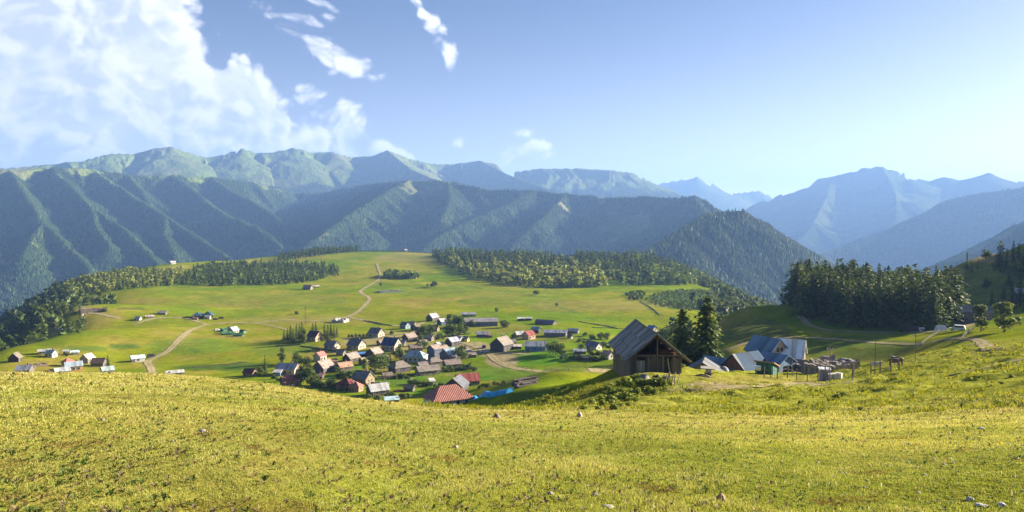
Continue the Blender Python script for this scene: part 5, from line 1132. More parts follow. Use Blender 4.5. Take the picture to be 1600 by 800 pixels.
 dict(px=96, py=518, L=3.5, W=3, H=1.9, rise=1.2, yaw=-30, roof=(.42, .55, .50), wall=W_WHITE, label='little white hut alone by the canyon edge', name='hut', cat='hut', wk='plain', wins=0),
 dict(px=481, py=453, L=11, W=8, H=2.8, rise=3.0, yaw=-24, roof=(.23, .15, .12), wall=W_PALE, label='farmhouse with brown roof standing alone in the upper meadow', rk='slate', rmin=500),
 dict(px=494, py=449, L=9, W=5, H=1.2, rise=1.2, yaw=14, roof=(.52, .42, .32), wall=W_STONE, label='low pale roof beside the lone farmhouse', name='shed', cat='shed', rk='slate', wins=0, rmin=500),
 dict(px=270, py=413, L=9, W=6, H=3.2, rise=2.4, yaw=20, roof=WHITE, wall=W_WHITE, label='white house far off on the clearing behind the woods', wk='plain', wins=0, rmin=900),
 dict(px=634, py=393, L=7, W=6, H=3, rise=2.4, yaw=20, roof=WHITE, wall=W_WHITE, label='white house on the farthest crest of the meadow', wk='plain', wins=0, rmin=1200),
 # outskirts near the viewer's hill
 dict(px=1505, py=494, L=6, W=4, H=2.0, rise=1.2, yaw=20, roof=(.40, .48, .30), wall=W_WOOD, label='small hut with straw yellow roof at the end of the grove', name='hut', cat='hut', wk='boards', wins=0, rmin=250, rk='slate'),
]
V += [
 dict(px=596, py=540, L=5, W=4.5, H=2.0, rise=1.4, yaw=35, roof=(.24, .17, .12), wall=W_STONE, label='small brown shed between the grey purple roof and the navy roof', name='shed', cat='shed', rk='slate', wins=0),
 dict(px=628, py=541, L=5, W=4, H=2.0, rise=1.4, yaw=-25, roof=GREYP, wall=W_STONE, label='little grey shed behind the corner of the navy roofed house', name='shed', cat='shed', rk='slate', wins=0),
 dict(px=599, py=566, L=5.5, W=4.5, H=2.0, rise=1.5, yaw=38, roof=TAN, wall=W_DARK, label='little tan roofed shed below the gable of the navy roofed house', name='shed', cat='shed', rk='slate', wins=0),
 dict(px=533, py=556, L=5, W=4, H=1.9, rise=1.3, yaw=-30, roof=(.20, .18, .17), wall=W_PALE, label='small grey shed between the grey lilac roof and the plain tan roof', name='shed', cat='shed', rk='slate', wins=0),
 dict(px=521, py=570, L=4.5, W=3.5, H=1.8, rise=.8, yaw=20, roof=(.30, .16, .10), wall=W_STONE, label='rusty lean-to beside the broad tan roof with the purple gable', name='shed', cat='shed', kind='shed', rk='plain', wins=0),
 dict(px=605, py=592, L=5, W=4, H=1.7, rise=1.2, yaw=15, roof=(.27, .20, .15), wall=W_STONE, label='low brown shed on the lane below the big dark round tree', name='shed', cat='shed', rk='slate', wins=0),
 dict(px=660, py=577, L=5.5, W=4.5, H=2.0, rise=1.5, yaw=26, roof=(.22, .17, .15), wall=W_STONE, label='brown roofed shed squeezed between the teal verandah and the long low house', name='shed', cat='shed', rk='slate', wins=0),
 dict(px=693, py=551, L=5, W=4.5, H=2.4, rise=1.5, yaw=44, roof=(.34, .25, .20), wall=W_DARK, label='small tan cottage in the gap behind the blue grey metal roof', rk='slate', wk='boards', wins=0, gable=0),
 dict(px=661, py=541, L=5.5, W=4.5, H=2.1, rise=1.5, yaw=30, roof=(.20, .16, .15), wall=W_STONE, label='dark brown roofed cottage above the tall narrow house', rk='slate', wins=0, gable=0),
 dict(px=671, py=533, L=5.5, W=4.5, H=2.1, rise=1.4, yaw=-28, roof=(.36, .27, .22), wall=W_PALE, label='pale tan roofed cottage across the road from the bushy trees', rk='slate', wins=1),
 dict(px=686, py=543, L=4.5, W=3.5, H=1.9, rise=1.2, yaw=40, roof=(.45, .42, .46), wall=W_DARK, label='tiny lilac roofed shed beside the larger lilac roofed cottage', name='shed', cat='shed', wins=0, gable=0),
 dict(px=738, py=559, L=4.5, W=3, H=1.6, rise=.7, yaw=10, roof=(.33, .24, .19), wall=W_STONE, label='low brown lean-to at the near side of the village square', name='shed', cat='shed', kind='shed', rk='slate', wins=0),
 dict(px=800, py=538, L=4.5, W=3.5, H=1.8, rise=1.1, yaw=30, roof=(.18, .15, .14), wall=W_STONE, label='dark little shed behind the large stone house', name='shed', cat='shed', rk='slate', wins=0),
 dict(px=640, py=612, L=4.5, W=3.5, H=1.6, rise=1.2, yaw=-20, roof=(.28, .21, .16), wall=W_STONE, label='small tan shed on the lawn beside the heap of boards', name='shed', cat='shed', rk='slate', wins=0),
 dict(px=612, py=629, L=6, W=3.5, H=1.1, rise=.6, yaw=8, roof=(.40, .57, .62), wall=W_STONE, label='low pale sheet roof showing just over the grass edge', name='shed', cat='shed', kind='shed', wins=0, door=False),
 dict(px=519, py=601, L=3.5, W=3, H=1.5, rise=.9, yaw=-20, roof=(.20, .14, .11), wall=W_DARK, label='tiny brown shed between the large tree and the maroon house', name='shed', cat='shed', rk='slate', wins=0, door=False),
]
_r = random.Random(21)
for h in V:
    k = 1. if h.get('name') in ('building',) else .83
    h['L'] *= k; h['W'] *= k; h['H'] *= .92; h['rise'] *= .92
    g = h['roof']; m_ = sum(g) / 3; t_ = _r.uniform(.8, 1.25); h['roof'] = tuple((c * .86 + m_ * .14) * t_ for c in g)
    if h.get('name', 'house') == 'house' and _r.random() < .55 and h.get('kind', 'gable') == 'gable': h['chim'] = True
    house(**h)
# slate roof with a bright barge board, seen from its dark gable
r_ = house(713, 614, 9, 8, 2.4, 3.2, 72, SLATE, (.07, .07, .08), 'dark slate roofed house with bright yellow gable edge', rk='slate', wk='boards', wins=0, gable=0)
_e = MB()
for s in (-1, 1): _e.bar((-4.62, 0, 5.78), (-4.62, s * 4.5, 2.18), .10, .28)
_e.build('barge_board', surf('plain', (.62, .52, .22)), r_)
# the broad teal roof beside the meadow road: two tent-like hips over an open hall
p, r, az = hit(312, 498, 300)
t_ = empty('hall', (p.x, p.y + 6, float(gz(p.x, p.y + 6)) - .2), -az - .2, 'open hall under a broad dark teal roof beside the meadow road', 'hall')
for s in (-1, 1):
    R = MB(); L_, W_ = 8.5, 10; cx = s * 3.8
    R.add([(cx - L_ / 2, -W_ / 2 + s, 2.2), (cx + L_ / 2, -W_ / 2 + s, 2.2), (cx + L_ / 2, W_ / 2, 2.4), (cx - L_ / 2, W_ / 2, 2.4), (cx, -1.2, 5.2 + .3 * s), (cx, 1.2, 5.2 + .3 * s)], [(0, 1, 4), (1, 2, 5, 4), (2, 3, 5), (3, 0, 4, 5), (3, 2, 1, 0)])
    R.build('roof', surf('metal', (.055, .10, .125)), t_)
for x in (-7, -3.5, 0, 3.5, 7):
    for y in (-3.6, 3.8): MB().box(x - .12, x + .12, y - .12, y + .12, -1, 2.3).build('post', surf('boards', W_WOOD), t_)
MB().box(-6.9, 6.9, 3.2, 3.4, -1, 2.2).build('wall', surf('boards', W_WOOD), t_)
# green camp: ring of low green sheds
for px, py, L, yaw, lb in [(355, 524, 7, 10, 'low green roofed shed at the outer end of the camp'), (372, 526, 6, -8, 'low green roofed shed at the front of the camp'), (378, 521, 5, -40, 'low green roofed shed at the back corner of the camp'), (351, 518, 4, 30, 'little green roofed shed behind the outer end of the camp')]:
    house(px, py, L, 3.5, 1.2, 1.0, yaw, (.055, .14, .075), (.10, .17, .11), lb, name='shed', cat='shed', wk='plain', wins=0, door=False, gable=0)
house(361, 519, 4, 3.5, 2.2, 1.2, 0, (.05, .07, .09), W_DARK, 'dark square hut behind the pale roofed camp cottage', name='hut', cat='hut', wins=0, wk='plain')

# ---- ruins, walls and heaps of the village
def ruin(px, py, w, d, h, n, label, rmin=190., col=(.40, .36, .32), seed=0, yaw=0., name='stone_ruin', cat='ruin', mat='stone'):
    rs = random.Random(seed); p, r, az = hit(px, py, rmin); c = p + Vector((math.sin(az), math.cos(az), 0)) * d / 2
    root = empty(name, (c.x, c.y, float(gz(c.x, c.y))), math.radians(yaw) - az, label, cat)
    xs = sorted([-w / 2, w / 2] + [rs.uniform(-w / 2 + .8, w / 2 - .8) for _ in range(n)]); t = .32
    def wall(x0, y0, x1, y1):
        L = math.hypot(x1 - x0, y1 - y0); k = max(2, int(L / 1.0)); mb = MB(); ux, uy = (x1 - x0) / L, (y1 - y0) / L; nx, ny = -uy * t, ux * t
        hs = [h * rs.uniform(.45, 1.) for _ in range(k + 1)]
        vs = []
        for i in range(k + 1):
            x, y = x0 + (x1 - x0) * i / k, y0 + (y1 - y0) * i / k
            vs += [(x - nx, y - ny, -1.), (x + nx, y + ny, -1.), (x + nx * .8, y + ny * .8, hs[i]), (x - nx * .8, y - ny * .8, hs[i])]
        fs = [(0, 1, 2, 3), (4 * k + 3, 4 * k + 2, 4 * k + 1, 4 * k)]
        for i in range(k):
            b = 4 * i; q = b + 4
            for e in range(4): fs.append((b + e, q + e, q + (e + 1) % 4, b + (e + 1) % 4))
        mb.add(vs, fs); mb.build('wall', surf(mat, col), root)
    wall(-w / 2, -d / 2, w / 2, -d / 2); wall(-w / 2, d / 2, w / 2, d / 2)
    for x in xs: wall(x, -d / 2 + t, x, d / 2 - t)
    return root
ruin(532, 504, 10, 7, 3.2, 1, 'whitish roofless stone house by the meadow road', 300, (.66, .63, .60), 3, -35)
ruin(608, 457, 24, 12, 1.9, 3, 'scattered white stone ruins in the upper meadow', 500, (.50, .49, .46), 4, 18)
ruin(147, 488, 18, 8, 2.2, 3, 'tan roofless ruins inside the bend of the canyon edge track', 350, (.42, .34, .25), 5)
ruin(592, 603, 8, 3.5, 1.3, 2, 'heap of pale rubble beside the tan gable', 190, (.38, .33, .27), 6, -10)
ruin(60, 573, 6.5, 4, 1.6, 1, 'brown roofless hut in front of the blue grey roofed house', 190, (.24, .17, .12), 7, 20)
ruin(85, 581, 5, 3, 1.3, 1, 'low pinkish ruin on the grass crest', 190, (.38, .24, .20), 8)
ruin(700, 552, 5, 3, 1.4, 1, 'broken wall at the lower end of the lilac roofed cottage', 190, (.40, .34, .28), 9, 10)
def plain_wall(px0, py0, px1, py1, h, label, col=(.15, .135, .075), rmin=190., name='stone_wall', t=.6, mat='stone'):
    a = hit(px0, py0, rmin)[0]; b = hit(px1, py1, rmin)[0]; n = max(2, int((b - a).length / 3)); rs = random.Random(int(px0 * 7 + py0))
    d = (b - a).normalized(); nx, ny = -d.y * t / 2, d.x * t / 2; vs = []
    for i in range(n + 1):
        q = a + (b - a) * i / n; z = float(gz(q.x, q.y)); hh = h * rs.uniform(.40, .75)
        vs += [(q.x - nx, q.y - ny, z - .6), (q.x + nx, q.y + ny, z - .6), (q.x + nx, q.y + ny, z + hh), (q.x - nx, q.y - ny, z + hh)]
    fs = [(0, 1, 2, 3), (4 * n + 3, 4 * n + 2, 4 * n + 1, 4 * n)]
    for i in range(n):
        for e in range(4): fs.append((4 * i + e, 4 * i + 4 + e, 4 * i + 4 + (e + 1) % 4, 4 * i + (e + 1) % 4))
    return tag(MB().add(vs, fs).build(name, surf(mat, col)), label, 'wall')
for a in [(568, 501, 612, 509, 1.0, 'dark field wall running from the roadside ruin to the orange shed'), (640, 521, 690, 500, .9, 'dark field wall climbing to the lilac roofed house'), (432, 541, 470, 539, .9, 'dark field wall below the conifer clump'), (470, 541, 545, 552, .9, 'field wall curving from the conifer clump to the slate roofed house'),
          (580, 530, 640, 521, .8, 'garden wall behind the grey purple roof'), (590, 590, 650, 585, 1.1, 'grey yard wall along the lower lane'), (905, 503, 966, 514, .9, 'long dark field bank across the meadow behind the barn'), (925, 512, 990, 514, .7, 'low wall along the meadow path behind the barn'),
          (1000, 470, 1030, 492, .8, 'dark bank between the meadow and the young plantation'), (300, 575, 385, 566, .7, 'low field wall under the dirt road'), (910, 530, 935, 536, 1.0, 'mossy garden wall above the purple roofed house'), (700, 525, 735, 522, .9, 'garden wall along the grove by the road')]:
    plain_wall(*a[:5], a[5])
# ruined timber shed, long blue sheeting, mast, little things
def timber_heap(px, py, L, n, label, rmin=190., yaw=0., col=(.10, .08, .075), name='timber_heap', cat='timber heap', h=1.6, thick=.22):
    rs = random.Random(int(px)); p, r, az = hit(px, py, rmin); root_z = float(gz(p.x, p.y)); mb = MB()
    for i in range(n):
        y = rs.uniform(-1.2, 1.2); z = h * (1 - abs(y) / 1.5) * rs.uniform(.1, 1.); a = rs.uniform(-.16, .16); l = L * rs.uniform(.55, 1.)/2; o = rs.uniform(-.15, .15) * L
        mb.tube((o - l * math.cos(a), y - l * math.sin(a), z + rs.uniform(-.1, .3)), (o + l * math.cos(a), y + l * math.sin(a), z + rs.uniform(-.1, .3)), thick, thick * .8, 6)
    mb.tube((-L * .4, 0, .1), (L * .4, 0, .1), h * .55, h * .5, 8)
    o = mb.build(name, surf('boards', col)); o.location = (p.x, p.y, root_z); o.rotation_euler = (0, 0, math.radians(yaw) - az); return tag(o, label, cat)
timber_heap(822, 602, 9, 26, 'dark heap of old timber on the slope beside the blue sheeting', 190, 35, h=2.4, thick=.3)
timber_heap(628, 612, 7, 16, 'dark reddish heap of boards on the lawn', 190, 5, (.14, .06, .06), h=1.2)
timber_heap(737, 600, 5, 10, 'pale brown timber lying in front of the red metal roof', 190, 5, (.26, .19, .13), h=.8)
house(675, 602, 1.8, 1.8, 1.7, .7, 20, (.62, .6, .58), W_WHITE, 'tiny white outhouse alone on the lawn', name='outhouse', cat='outhouse', wk='plain', wins=0, gable=0, kind='shed')
def sheet_roof(pxs, w, h, label, col, rmin=150.):
    P = [hit(a, b, rmin)[0] for a, b in pxs]; root = empty('greenhouse', P[0], 0, label, 'greenhouse'); Q = []
    for a, b in zip(P[:-1], P[1:]): Q += [a.lerp(b, i / 4) for i in range(4)]
    Q.append(P[-1]); n = 8; vs = []; L = len(Q)
    for i, q in enumerate(Q):
        d = (Q[min(i + 1, L - 1)] - Q[max(i - 1, 0)]); d = Vector((d.x, d.y, 0)).normalized(); s = Vector((-d.y, d.x, 0)); o = q - P[0]; o.z = float(gz(q.x, q.y)) - P[0].z
        for k in range(n + 1): vs.append(o + s * (w / 2 * math.cos(PI * k / n)) + Vector((0, 0, -.5 + (h + .5) * math.sin(PI * k / n) ** .7)))
    m = n + 1; fs = [(i * m + k, (i + 1) * m + k, (i + 1) * m + (k + 1) % m, i * m + (k + 1) % m) for i in range(L - 1) for k in range(m)] + [tuple(range(m))[::-1], tuple(range((L - 1) * m, L * m))]
    MB().add(vs, fs).build('cover', surf('plain', col), root)
    for i in range(0, L, 2):
        q = Q[i] - P[0]; z = float(gz(Q[i].x, Q[i].y)) - P[0].z
        d = (Q[min(i + 1, L - 1)] - Q[max(i - 1, 0)]); rib = MB(); s = Vector((-d.y, d.x, 0)).normalized(); o = Vector((q.x, q.y, z))
        for k in range(n): rib.bar(o + s * (w / 2 * math.cos(PI * k / n) * 1.03) + Vector((0, 0, -.5 + (h + .5) * math.sin(PI * k / n) ** .7 + .03)), o + s * (w / 2 * math.cos(PI * (k + 1) / n) * 1.03) + Vector((0, 0, -.5 + (h + .5) * math.sin(PI * (k + 1) / n) ** .7 + .03)), .09)
        rib.build('rib', surf('plain', (.05, .20, .46)), root)
sheet_roof([(741, 623), (768, 619), (797, 613)], 2.6, 1.25, 'long low cover of bright blue sheeting beside the large red roof', (.02, .33, .80))
def post_thing(px, py, hpx, label, name, cat, rmin=190., r0=.08, col=(.25, .2, .16), arm=0., mat='plain'):
    p, r, az = hit(px, py, rmin); h = hpx * r * math.cos(az) / FPX; root = empty(name, (p.x, p.y, p.z), -az, label, cat)
    MB().tube((0, 0, -.5), (0, 0, h), r0, r0 * .7, 7).build('pole', surf(mat, col), root)
    if arm:
        MB().box(-arm, arm, -.05, .05, h - .55, h - .43).build('crossarm', surf(mat, col), root)
        for s in (-.9, 0, .9):
            MB().tube((s * arm, 0, h - .43), (s * arm, 0, h - .25), .04, .03, 6).build('insulator', surf('plain', (.5, .5, .5)), root)
    return root, Vector((p.x, p.y, p.z + h))
# lattice mast
p, r, az = hit(477, 508, 300); hm = 29 * r / FPX; t_ = empty('radio_mast', (p.x, p.y, p.z), -az, 'slender orange and white lattice mast on the meadow behind the conifer clump', 'mast')
for k in range(5):
    m_ = MB(); z0, z1 = hm * k / 5, hm * (k + 1) / 5 - .01
    for a in range(3):
        q = lambda z, aa: (.42 * math.cos(2 * PI * aa / 3), .42 * math.sin(2 * PI * aa / 3), z)
        m_.bar(q(z0, a), q(z1, a), .14); m_.bar(q(z0, a), q(z1, a + 1), .08)
    m_.build('section', surf('plain', (.50, .17, .05) if k % 2 == 0 else (.5, .42, .36)), t_)
post_thing(848, 556, 22, 'slim pale pole at the corner of the blue walled building', 'utility_pole', 'pole', col=(.45, .42, .4))
post_thing(478, 588, 0.1 + 9, 'thin pole on the lawn by the large dense tree', 'utility_pole', 'pole', col=(.3, .26, .2))
post_thing(869, 560, 6, 'short white post in the bright green field', 'utility_pole', 'pole', col=(.5, .48, .45), r0=.12)
# cars
def car(px, py, yaw, col, label, rmin=190., L=4.3, van=False):
    p, r, az = hit(px, py, rmin); root = empty('parked_car', (p.x, p.y, float(gz(p.x, p.y))), math.radians(yaw) - az, label, 'car')
    h1, h2 = (.95, 1.85) if van else (.9, 1.5); pr = [(-L / 2, .35), (L / 2, .35), (L / 2, h1 * .85), (L * .3, h1), (L * .16, h2), (-L * .42, h2), (-L * .49, h1), (-L / 2, h1)]
    b = MB(); n = len(pr); w = .86
    b.add([(x, -w * (1 if z < h1 + .01 else .86), z) for x, z in pr] + [(x, w * (1 if z < h1 + .01 else .86), z) for x, z in pr], [tuple(range(n))[::-1], tuple(range(n, 2 * n))] + [(i, (i + 1) % n, (i + 1) % n + n, i + n) for i in range(n)])
    m, nt, bs = surf('plain', col), None, None
    b.build('body', m, root); g = surf('glass', (.02, .025, .03))
    for s in (-1, 1): MB().box(-L * .36, L * .17, s * .80, s * .835, h1 + .08, h2 - .1).build('side_window', g, root)
    MB().add([(L * .285, -.68, h1 + .06), (L * .285, .68, h1 + .06), (L * .185, .64, h2 - .06), (L * .185, -.64, h2 - .06), (L * .305, -.68, h1 + .06), (L * .305, .68, h1 + .06), (L * .205, .64, h2 - .04), (L * .205, -.64, h2 - .04)],
             [(0, 1, 2, 3), (7, 6, 5, 4), (0, 4, 5, 1), (1, 5, 6, 2), (2, 6, 7, 3), (3, 7, 4, 0)]).build('windscreen', g, root)
    for x in (-L * .31, L * .31):
        for s in (-1, 1):
            wh = MB().tube((x, s * .72, .33), (x, s * .90, .33), .34, .34, 14).build('wheel', surf('plain', (.02, .02, .02)), root)
            MB().tube((x, s * .905, .33), (x, s * .92, .33), .19, .18, 10).build('rim', surf('plain', (.4, .4, .4)), wh)
    for s in (-1, 1): MB().box(L / 2 - .02, L / 2 + .02, s * .6 - .15, s * .6 + .15, .62, .78).build('headlight', surf('plain', (.7, .7, .7)), root)
car(756, 544, 95, (.03, .05, .12), 'dark blue car parked in the shade of the large stone house', van=True)
car(733, 551, 20, (.55, .53, .58), 'pale car parked beside the square, near the blue grey metal roof')
car(725, 545, -30, (.10, .10, .13), 'dark grey car in front of the tiny yellow walled shed')
car(757, 551, 10, (.62, .6, .57), 'cream car parked next to the dark blue car')
car(237, 558, 10, (.05, .05, .045), 'dark car on the grass at the dirt road fork', van=True)
car(346, 498, 0, (.12, .04, .03), 'dark red car on the meadow beyond the white cabin', rmin=300)
car(337, 500, 0, (.10, .09, .09), 'grey car near the white cabin', rmin=300)
car(340, 517, 30, (.6, .6, .6), 'white car at the outer end of the green camp')
# ------------------------------------------------------------------ the wooden barn
GREYWOOD = (.15, .14, .145); DARKWOOD = (.15, .115, .09); REDWOOD = (.19, .09, .05)
def barn():
    # ridge runs towards the viewer: local x = along the ridge (front gable at -x), z up
    fr = Vector((20.6, 103.2, 0)); bk = Vector((20.25, 119.5, 0)); c = (fr + bk) / 2; L = (bk - fr).length; rz = math.atan2(bk.y - fr.y, bk.x - fr.x)
    root = empty('wooden_barn', (c.x, c.y, -20.6), rz, 'old open-fronted wooden barn with patched grey plank roof on the grassy spur', 'barn')
    hw, H, rise = 3.7, 2.6, 3.05; gw = surf('boards', DARKWOOD)
    # local +y is the viewer's left side
    MB().box(-L / 2 + 1.1, L / 2 - .4, hw - .16, hw, -2.2, H - .02).build('side_wall', gw, root)
    MB().box(-L / 2 + 1.1, L / 2 - .4, -hw, -hw + .16, -2.0, H - .02).build('side_wall', gw, root)
    MB().prism([(-hw + .17, -2.), (hw - .17, -2.), (hw - .17, H), (0, H + rise - .1), (-hw + .17, H)], L / 2 - .6, L / 2 - .42).build('back_wall', gw, root)
    # front: low boarded wall with gaps, open above
    f = MB(); rs = random.Random(5); x = -L / 2 + 1.0; y = hw - .18
    while y > -hw + .2:
        w = rs.uniform(.18, .30)
        if not (1.5 < y < 2.75 or -2.2 < y < -1.2): f.box(x - .04 + rs.uniform(-.03, .03), x + .04, y - w + .02, y, -1.8, rs.uniform(2.15, 2.55))
        y -= w
    f.build('front_wall', surf('boards', (.13, .11, .095)), root)
    f = MB(); f.box(x - .06, x + .02, 1.52, 2.72, .35, 1.95); f.build('shutter', surf('boards', (.26, .24, .22)), root)
    MB().box(x - .10, x - .061, 2.08, 2.16, .4, 1.9).build('batten', surf('boards', (.36, .33, .30)), root)
    d = MB(); d.box(x - .02, x + .03, -2.18, -1.22, -1.4, 1.95); d.build('door', surf('boards', (.045, .038, .035)), root)
    for yy, h in ((hw - .1, H), (2.9, H), (1.1, H), (-.2, H + rise - .4), (-1.0, H), (-2.5, H), (-hw + .1, H)):
        MB().box(x - .28, x - .10, yy - .09, yy + .09, -1.9, h - .02).build('post', surf('boards', (.135, .125, .118)), root)
    MB().box(x - .30, x - .08, -hw - .5, hw + .3, H - .02, H + .2).build('tie_beam', surf('boards', (.13, .11, .10)), root)
    MB().bar((x - .2, -2.2, -.9), (x - .5, -1.6, 2.4), .16).build('leaning_plank', surf('boards', (.30, .27, .24)), root)
    b = MB()
    for k in range(5): b.box(x + 3.4, x + 3.5, -hw + .3 + k * .05, hw - .5, .3 + k * .42, .62 + k * .42)
    b.build('inner_boards', surf('boards', (.17, .08, .05)), root)
    hay = MB()
    for k in range(9): hay.box(x + .6 + rs.uniform(0, 1.5), x + 3, -hw + .3 + .6 * rs.random(), -hw + 2.6 + .8 * rs.random(), H - .25 + k * .08, H - .18 + k * .08)
    hay.build('stored_planks', surf('boards', (.24, .12, .07)), root)
    # rafters and roof: each plank course a row of its own, with raised and slipped pieces
    for s in (1, -1):
        r = MB(); sl = rise / hw; nx = 17; ny = 3; o = .55; A = Vector((0, 0, H + rise + .16)); e_y = hw + (.75 if s > 0 else 1.1)
        R2 = random.Random(11 + s)
        for j in range(ny):
            for i in range(nx):
                x0 = -L / 2 - .3 + (L + .6) * i / nx; x1 = -L / 2 - .3 + (L + .6) * (i + 1) / nx - R2.uniform(.01, .05)
                y0 = e_y * j / ny - .08; y1 = e_y * (j + 1) / ny + R2.uniform(-.02, .22); up = .03 + .06 * (ny - j) + R2.uniform(0, .035)
                if s < 0 and R2.random() < .22 and j == 2: continue
                sag = -.13 * math.sin(PI * (i + .5) / nx) + R2.uniform(-.02, .02); za = A.z - sl * y0 + up + sag; zb = A.z - sl * y1 + up - .03 + sag * .6
                r.slab([(x0, s * y0, za), (x1, s * y0, za + R2.uniform(-.02, .03)), (x1, s * y1, zb + R2.uniform(-.03, .05)), (x0, s * y1, zb)], .05, R2.choice((0, 0, 0, 1, 1, 2, 3)))
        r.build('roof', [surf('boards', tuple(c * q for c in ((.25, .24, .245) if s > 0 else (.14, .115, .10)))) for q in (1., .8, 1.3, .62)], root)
        for i in range(9):
            xx = -L / 2 + .1 + (L - .2) * i / 8
            MB().bar((xx, s * .05, H + rise - .02), (xx, s * (e_y - .1), H + rise - .02 - sl * (e_y - .1)), .12, .16).build('rafter', surf('boards', (.15, .118, .092)), root)
    MB().bar((-L / 2 - .36, -.02, H + rise + .30), (-L / 2 - .36, -(hw + 1.15), H + rise + .30 - rise / hw * (hw + 1.15)), .05, .22).build('barge_board', surf('boards', (.31, .275, .23)), root)
    MB().bar((-3.4, 1.55, H + rise - 1.02), (-2.2, 2.2, H + rise - 1.50), .14, .10).build('loose_plank', surf('boards', (.42, .42, .42)), root)
    sh = MB().box(-1.0, .1, hw + .005, hw + .05, .8, 1.9); sh.build('window', surf('boards', (.30, .26, .22)), root)
    MB().box(3.4, 4.2, hw + .005, hw + .05, .9, 1.8).build('window', surf('boards', (.25, .11, .06)), root)
    return root
barn()
def leaning_boards():
    p, r, az = hit(1047, 603, 60); root = empty('stacked_boards', (p.x, p.y, p.z), -az, 'pale boards propped up like a rack in front of the barn', 'boards')
    rs = random.Random(2)
    for i in range(6): MB().bar((-.75 + i * .3, -.1 + rs.uniform(-.1, .1), -.1), (-.65 + i * .3 + rs.uniform(-.1, .35), .5, rs.uniform(1.3, 1.75)), .13, .05).build('board', surf('boards', (.52, .42, .29)), root)
    MB().bar((-.8, .32, 1.0), (.9, .32, 1.05), .09).build('rail', surf('boards', (.45, .36, .25)), root)
leaning_boards()
def junk_heap():
    p, r, az = hit(1022, 596, 60); rs = random.Random(4)
    for i, (dx, dy, w, d, h, lb, col) in enumerate([(-1.2, .3, 1.5, 1.1, .8, 'grey sack heap against the front of the barn', (.20, .21, .22)), (.2, 0, 1.4, 1.0, .75, 'black covered heap in front of the barn', (.02, .02, .024)), (1.4, .2, 1.1, .9, .6, 'dark blue tarpaulin bundle beside the black covered heap', (.025, .04, .12))]):
        mb = MB(); n = 9; m = 6; vs = []
        for a in range(m + 1):
            for b in range(n):
                th = PI / 2 * a / m; k = 1 + .22 * math.sin(3 * b + i) + rs.uniform(-.1, .1)
                vs.append((dx + w / 2 * math.cos(th) * math.cos(2 * PI * b / n) * k, dy + d / 2 * math.cos(th) * math.sin(2 * PI * b / n) * k, -.25 + (h + .25) * math.sin(th) * (k if a < m else 1)))
        fs = [(a * n + b, a * n + (b + 1) % n, (a + 1) * n + (b + 1) % n, (a + 1) * n + b) for a in range(m) for b in range(n)]
        mb.add(vs, fs); o = mb.build('covered_heap', surf('plain', col), None, True); o.location = (p.x, p.y, p.z); o.rotation_euler = (0, 0, -az); tag(o, lb, 'heap')
junk_heap()

# ------------------------------------------------------------------ farm with blue roofs
FB = (.14, .22, .335); FB2 = (.16, .24, .345)
def at(px, r, z=None):
    az = px_az(px); x, y = r * math.sin(az), r * math.cos(az); return Vector((x, y, float(gz(x, y)) if z is None else z)), az
def farm(px, r, L, W, H, rise, yaw, roof, wall, label, z=None, **kw):
    p, az = at(px, r, z); k = dict(kind='gable', wk='boards', rk='metal', wins=0, door=False, over=.35, chim=False, gable=0, hipf=.5); k.update(kw)
    root = empty(k.pop('name', 'house'), p, math.radians(yaw) - az, label, k.pop('cat', 'house'))
    _parts(root, L, W, H, rise, roof, wall, k['kind'], k['wk'], k['rk'], k['wins'], k['door'], k['over'], k['chim'], k['hipf'], gable=k['gable']); return root
big = farm(1200, 157, 6.4, 5.4, 5.6, 2.6, -42, FB, (.40, .30, .23), 'tallest farmhouse with blue metal roof and pinkish wooden gable', wk='boards', wins=0, z=-30.0)
gl = surf('glass', (.02, .022, .028))
for s in (-.55, .55):
    f = MB()
    for y0, y1, z0, z1 in ((s - .42, s - .33, 5.7, 6.6), (s + .33, s + .42, 5.7, 6.6), (s - .33, s + .33, 5.7, 5.78), (s - .33, s + .33, 6.52, 6.6)): f.box(3.205, 3.28, y0, y1, z0, z1)
    w = f.build('window', surf('plain', (.36, .28, .22)), big); MB().box(3.206, 3.24, s - .33, s + .33, 5.78, 6.52).build('pane', gl, w)
dor = farm(1213, 151, 5.4, 5.0, 4.2, 1.3, -35, FB2, (.13, .20, .31), 'lower blue walled wing with glazed white porch in front of the tallest farmhouse', z=-29.6, wk='boards', wins=0)
f = MB(); f.box(-2.3, -.2, -2.56, -2.50, 1.6, 3.4); f.build('porch_window', surf('glass', (.30, .32, .34)), dor)
for k in range(4): MB().box(-2.34 + k * .72, -2.26 + k * .72, -2.62, -2.561, 1.55, 3.45).build('mullion', surf('plain', (.62, .60, .56)), dor)
MB().box(2.706, 2.76, -1.1, 1.1, 2.2, 3.6).build('window', gl, dor)
fb = farm(1166, 147, 7.2, 6.4, 3.0, 3.0, 52, (.025, .062, .125), (.16, .08, .055), 'house with brown wooden gable and blue roof beside the tallest farmhouse', z=-29.6, wk='boards')
MB().slab([(-3.93, -.05, 6.20), (-3.1, -.05, 6.20), (-3.6, -2.6, 3.81), (-3.93, -3.0, 3.44)], .02).build('roof_sheet', surf('plain', (.22, .22, .22)), fb)
MB().box(-3.66, -3.61, .4, 1.3, .2, 2.0).build('door', surf('boards', (.06, .045, .04)), fb)
farm(1126, 148, 7.2, 6.2, 1.5, 2.9, -38, FB, (.16, .20, .25), 'low shed with wide blue sheet roof beside the conifers', z=-29.4, wk='plain', name='shed', cat='shed')
farm(1150, 144, 6.0, 4.0, 2.2, .7, 0, (.13, .20, .27), (.14, .19, .24), 'flat grey blue lean-to joining the low blue shed to the brown gabled house', z=-29.0, kind='shed', wk='plain', name='shed', cat='shed')
